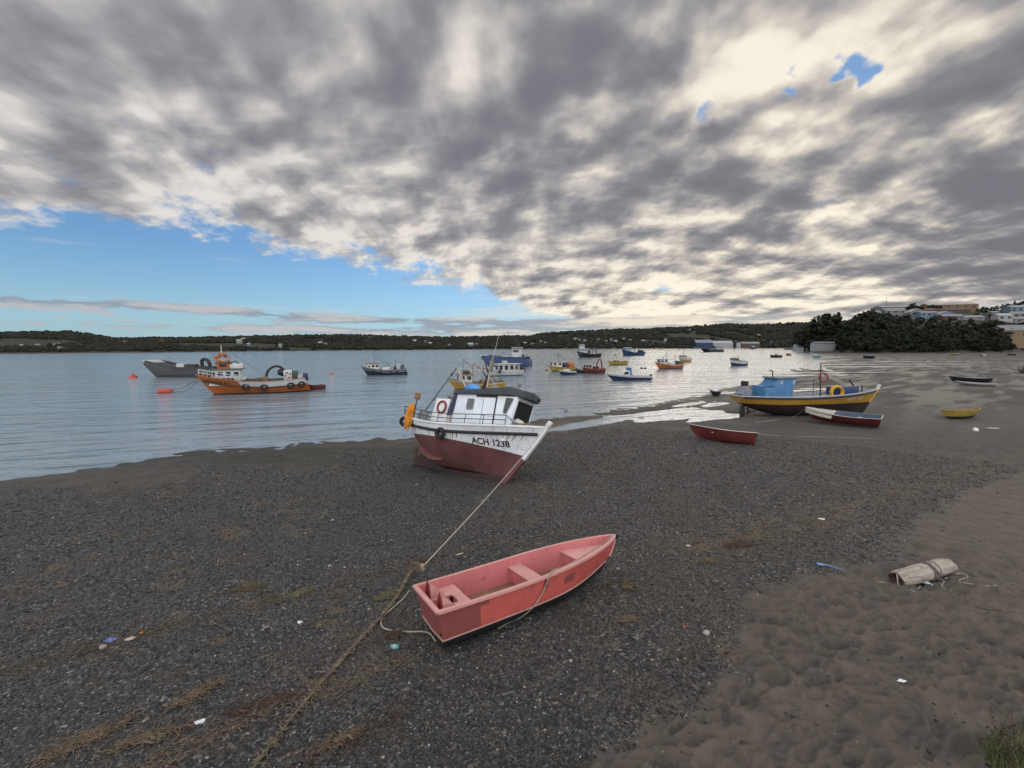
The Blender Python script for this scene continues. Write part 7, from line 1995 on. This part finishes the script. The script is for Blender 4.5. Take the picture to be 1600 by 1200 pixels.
# ------------------------------------------------------------------ grassy bush in the lower right corner
bc = at_z(1612, 1206, 1.70); bc = ground_at(1616, 1215)
bush = empty('bush', bc, (0, 0, 0), 'grassy green bush with dry stalks in the bottom right corner', 'bush')
rb_ = random.Random(12)
gm_ = paint((.075, .115, .028), .7, .4, 9, .3, (.12, .09, .03), streak=False, key='grass_green'); dm_ = paint((.20, .16, .085), .8, .3, 9, .4, (.06, .045, .025), streak=False, key='dry_grass')
def blades(n, mats, hmin, hmax, R, wd, lean):
    mb = MB()
    for _ in range(n):
        a = rb_.uniform(0, 6.28); q = R * rb_.random() ** .6; x, y = math.cos(a) * q, math.sin(a) * q
        la_ = rb_.uniform(0, 6.28); h = rb_.uniform(hmin, hmax); ln = lean * rb_.random(); w_ = wd * rb_.uniform(.6, 1.3)
        px_, py_ = -math.sin(la_) * w_, math.cos(la_) * w_; base = len(mb.v)
        for s_ in range(5):
            t = s_ / 4; cx = x + math.cos(la_) * ln * t * t; cy = y + math.sin(la_) * ln * t * t; z = h * t * (1 - .25 * t * ln / max(h, .01)); k_ = (1 - t) ** .7
            mb.v.append((cx - px_ * k_, cy - py_ * k_, z)); mb.v.append((cx + px_ * k_, cy + py_ * k_, z))
        for s_ in range(4): mb.f.append((base + 2 * s_, base + 2 * s_ + 1, base + 2 * s_ + 3, base + 2 * s_ + 2)); mb.m.append(0 if rb_.random() < .7 else 1)
    return mb
blades(1500, 0, .10, .34, .30, .004, .22).build('foliage', [gm_, dm_], bush, 0)
mb = MB()
for k in range(26):
    a = rb_.uniform(1.2, 4.4); R = rb_.uniform(.10, .30); x, y = math.cos(a) * R, math.sin(a) * R; h = rb_.uniform(.22, .50); dx_, dy_ = rb_.uniform(-.16, .10), rb_.uniform(-.12, .12)
    pts = [(x, y, 0), (x + dx_ * .3, y + dy_ * .3, h * .5), (x + dx_, y + dy_, h)]; mb.tube(pts, [.004, .003, .002], 4)
    for s_ in range(3):
        z = h * rb_.uniform(.5, .95); t = z / h; mb.tube([(x + dx_ * t, y + dy_ * t, z), (x + dx_ * t + rb_.uniform(-.06, .06), y + dy_ * t + rb_.uniform(-.06, .06), z + rb_.uniform(.02, .07))], [.002, .0015], 4)
        if rb_.random() < .6: mb.blob((x + dx_ * t + rb_.uniform(-.04, .04), y + dy_ * t + rb_.uniform(-.04, .04), z + .04), (.010, .010, .012), k, .1, 6, 4)
mb.build('dry_stalk', P_DKWOOD, bush)

o = MB().blob((0, 0, 0), (.22, .16, .16), 81, .2, 12, 8).tube([(-.5, -.1, -.1), (0, 0, .05), (.6, .25, -.1)], .03, 5).build('mooring_stone', P_BLACK); on(o, 884, 646, .10, (0, 0, 0), 'black weedy mooring stone at the edge of the water right of the white boat', 'mooring stone')
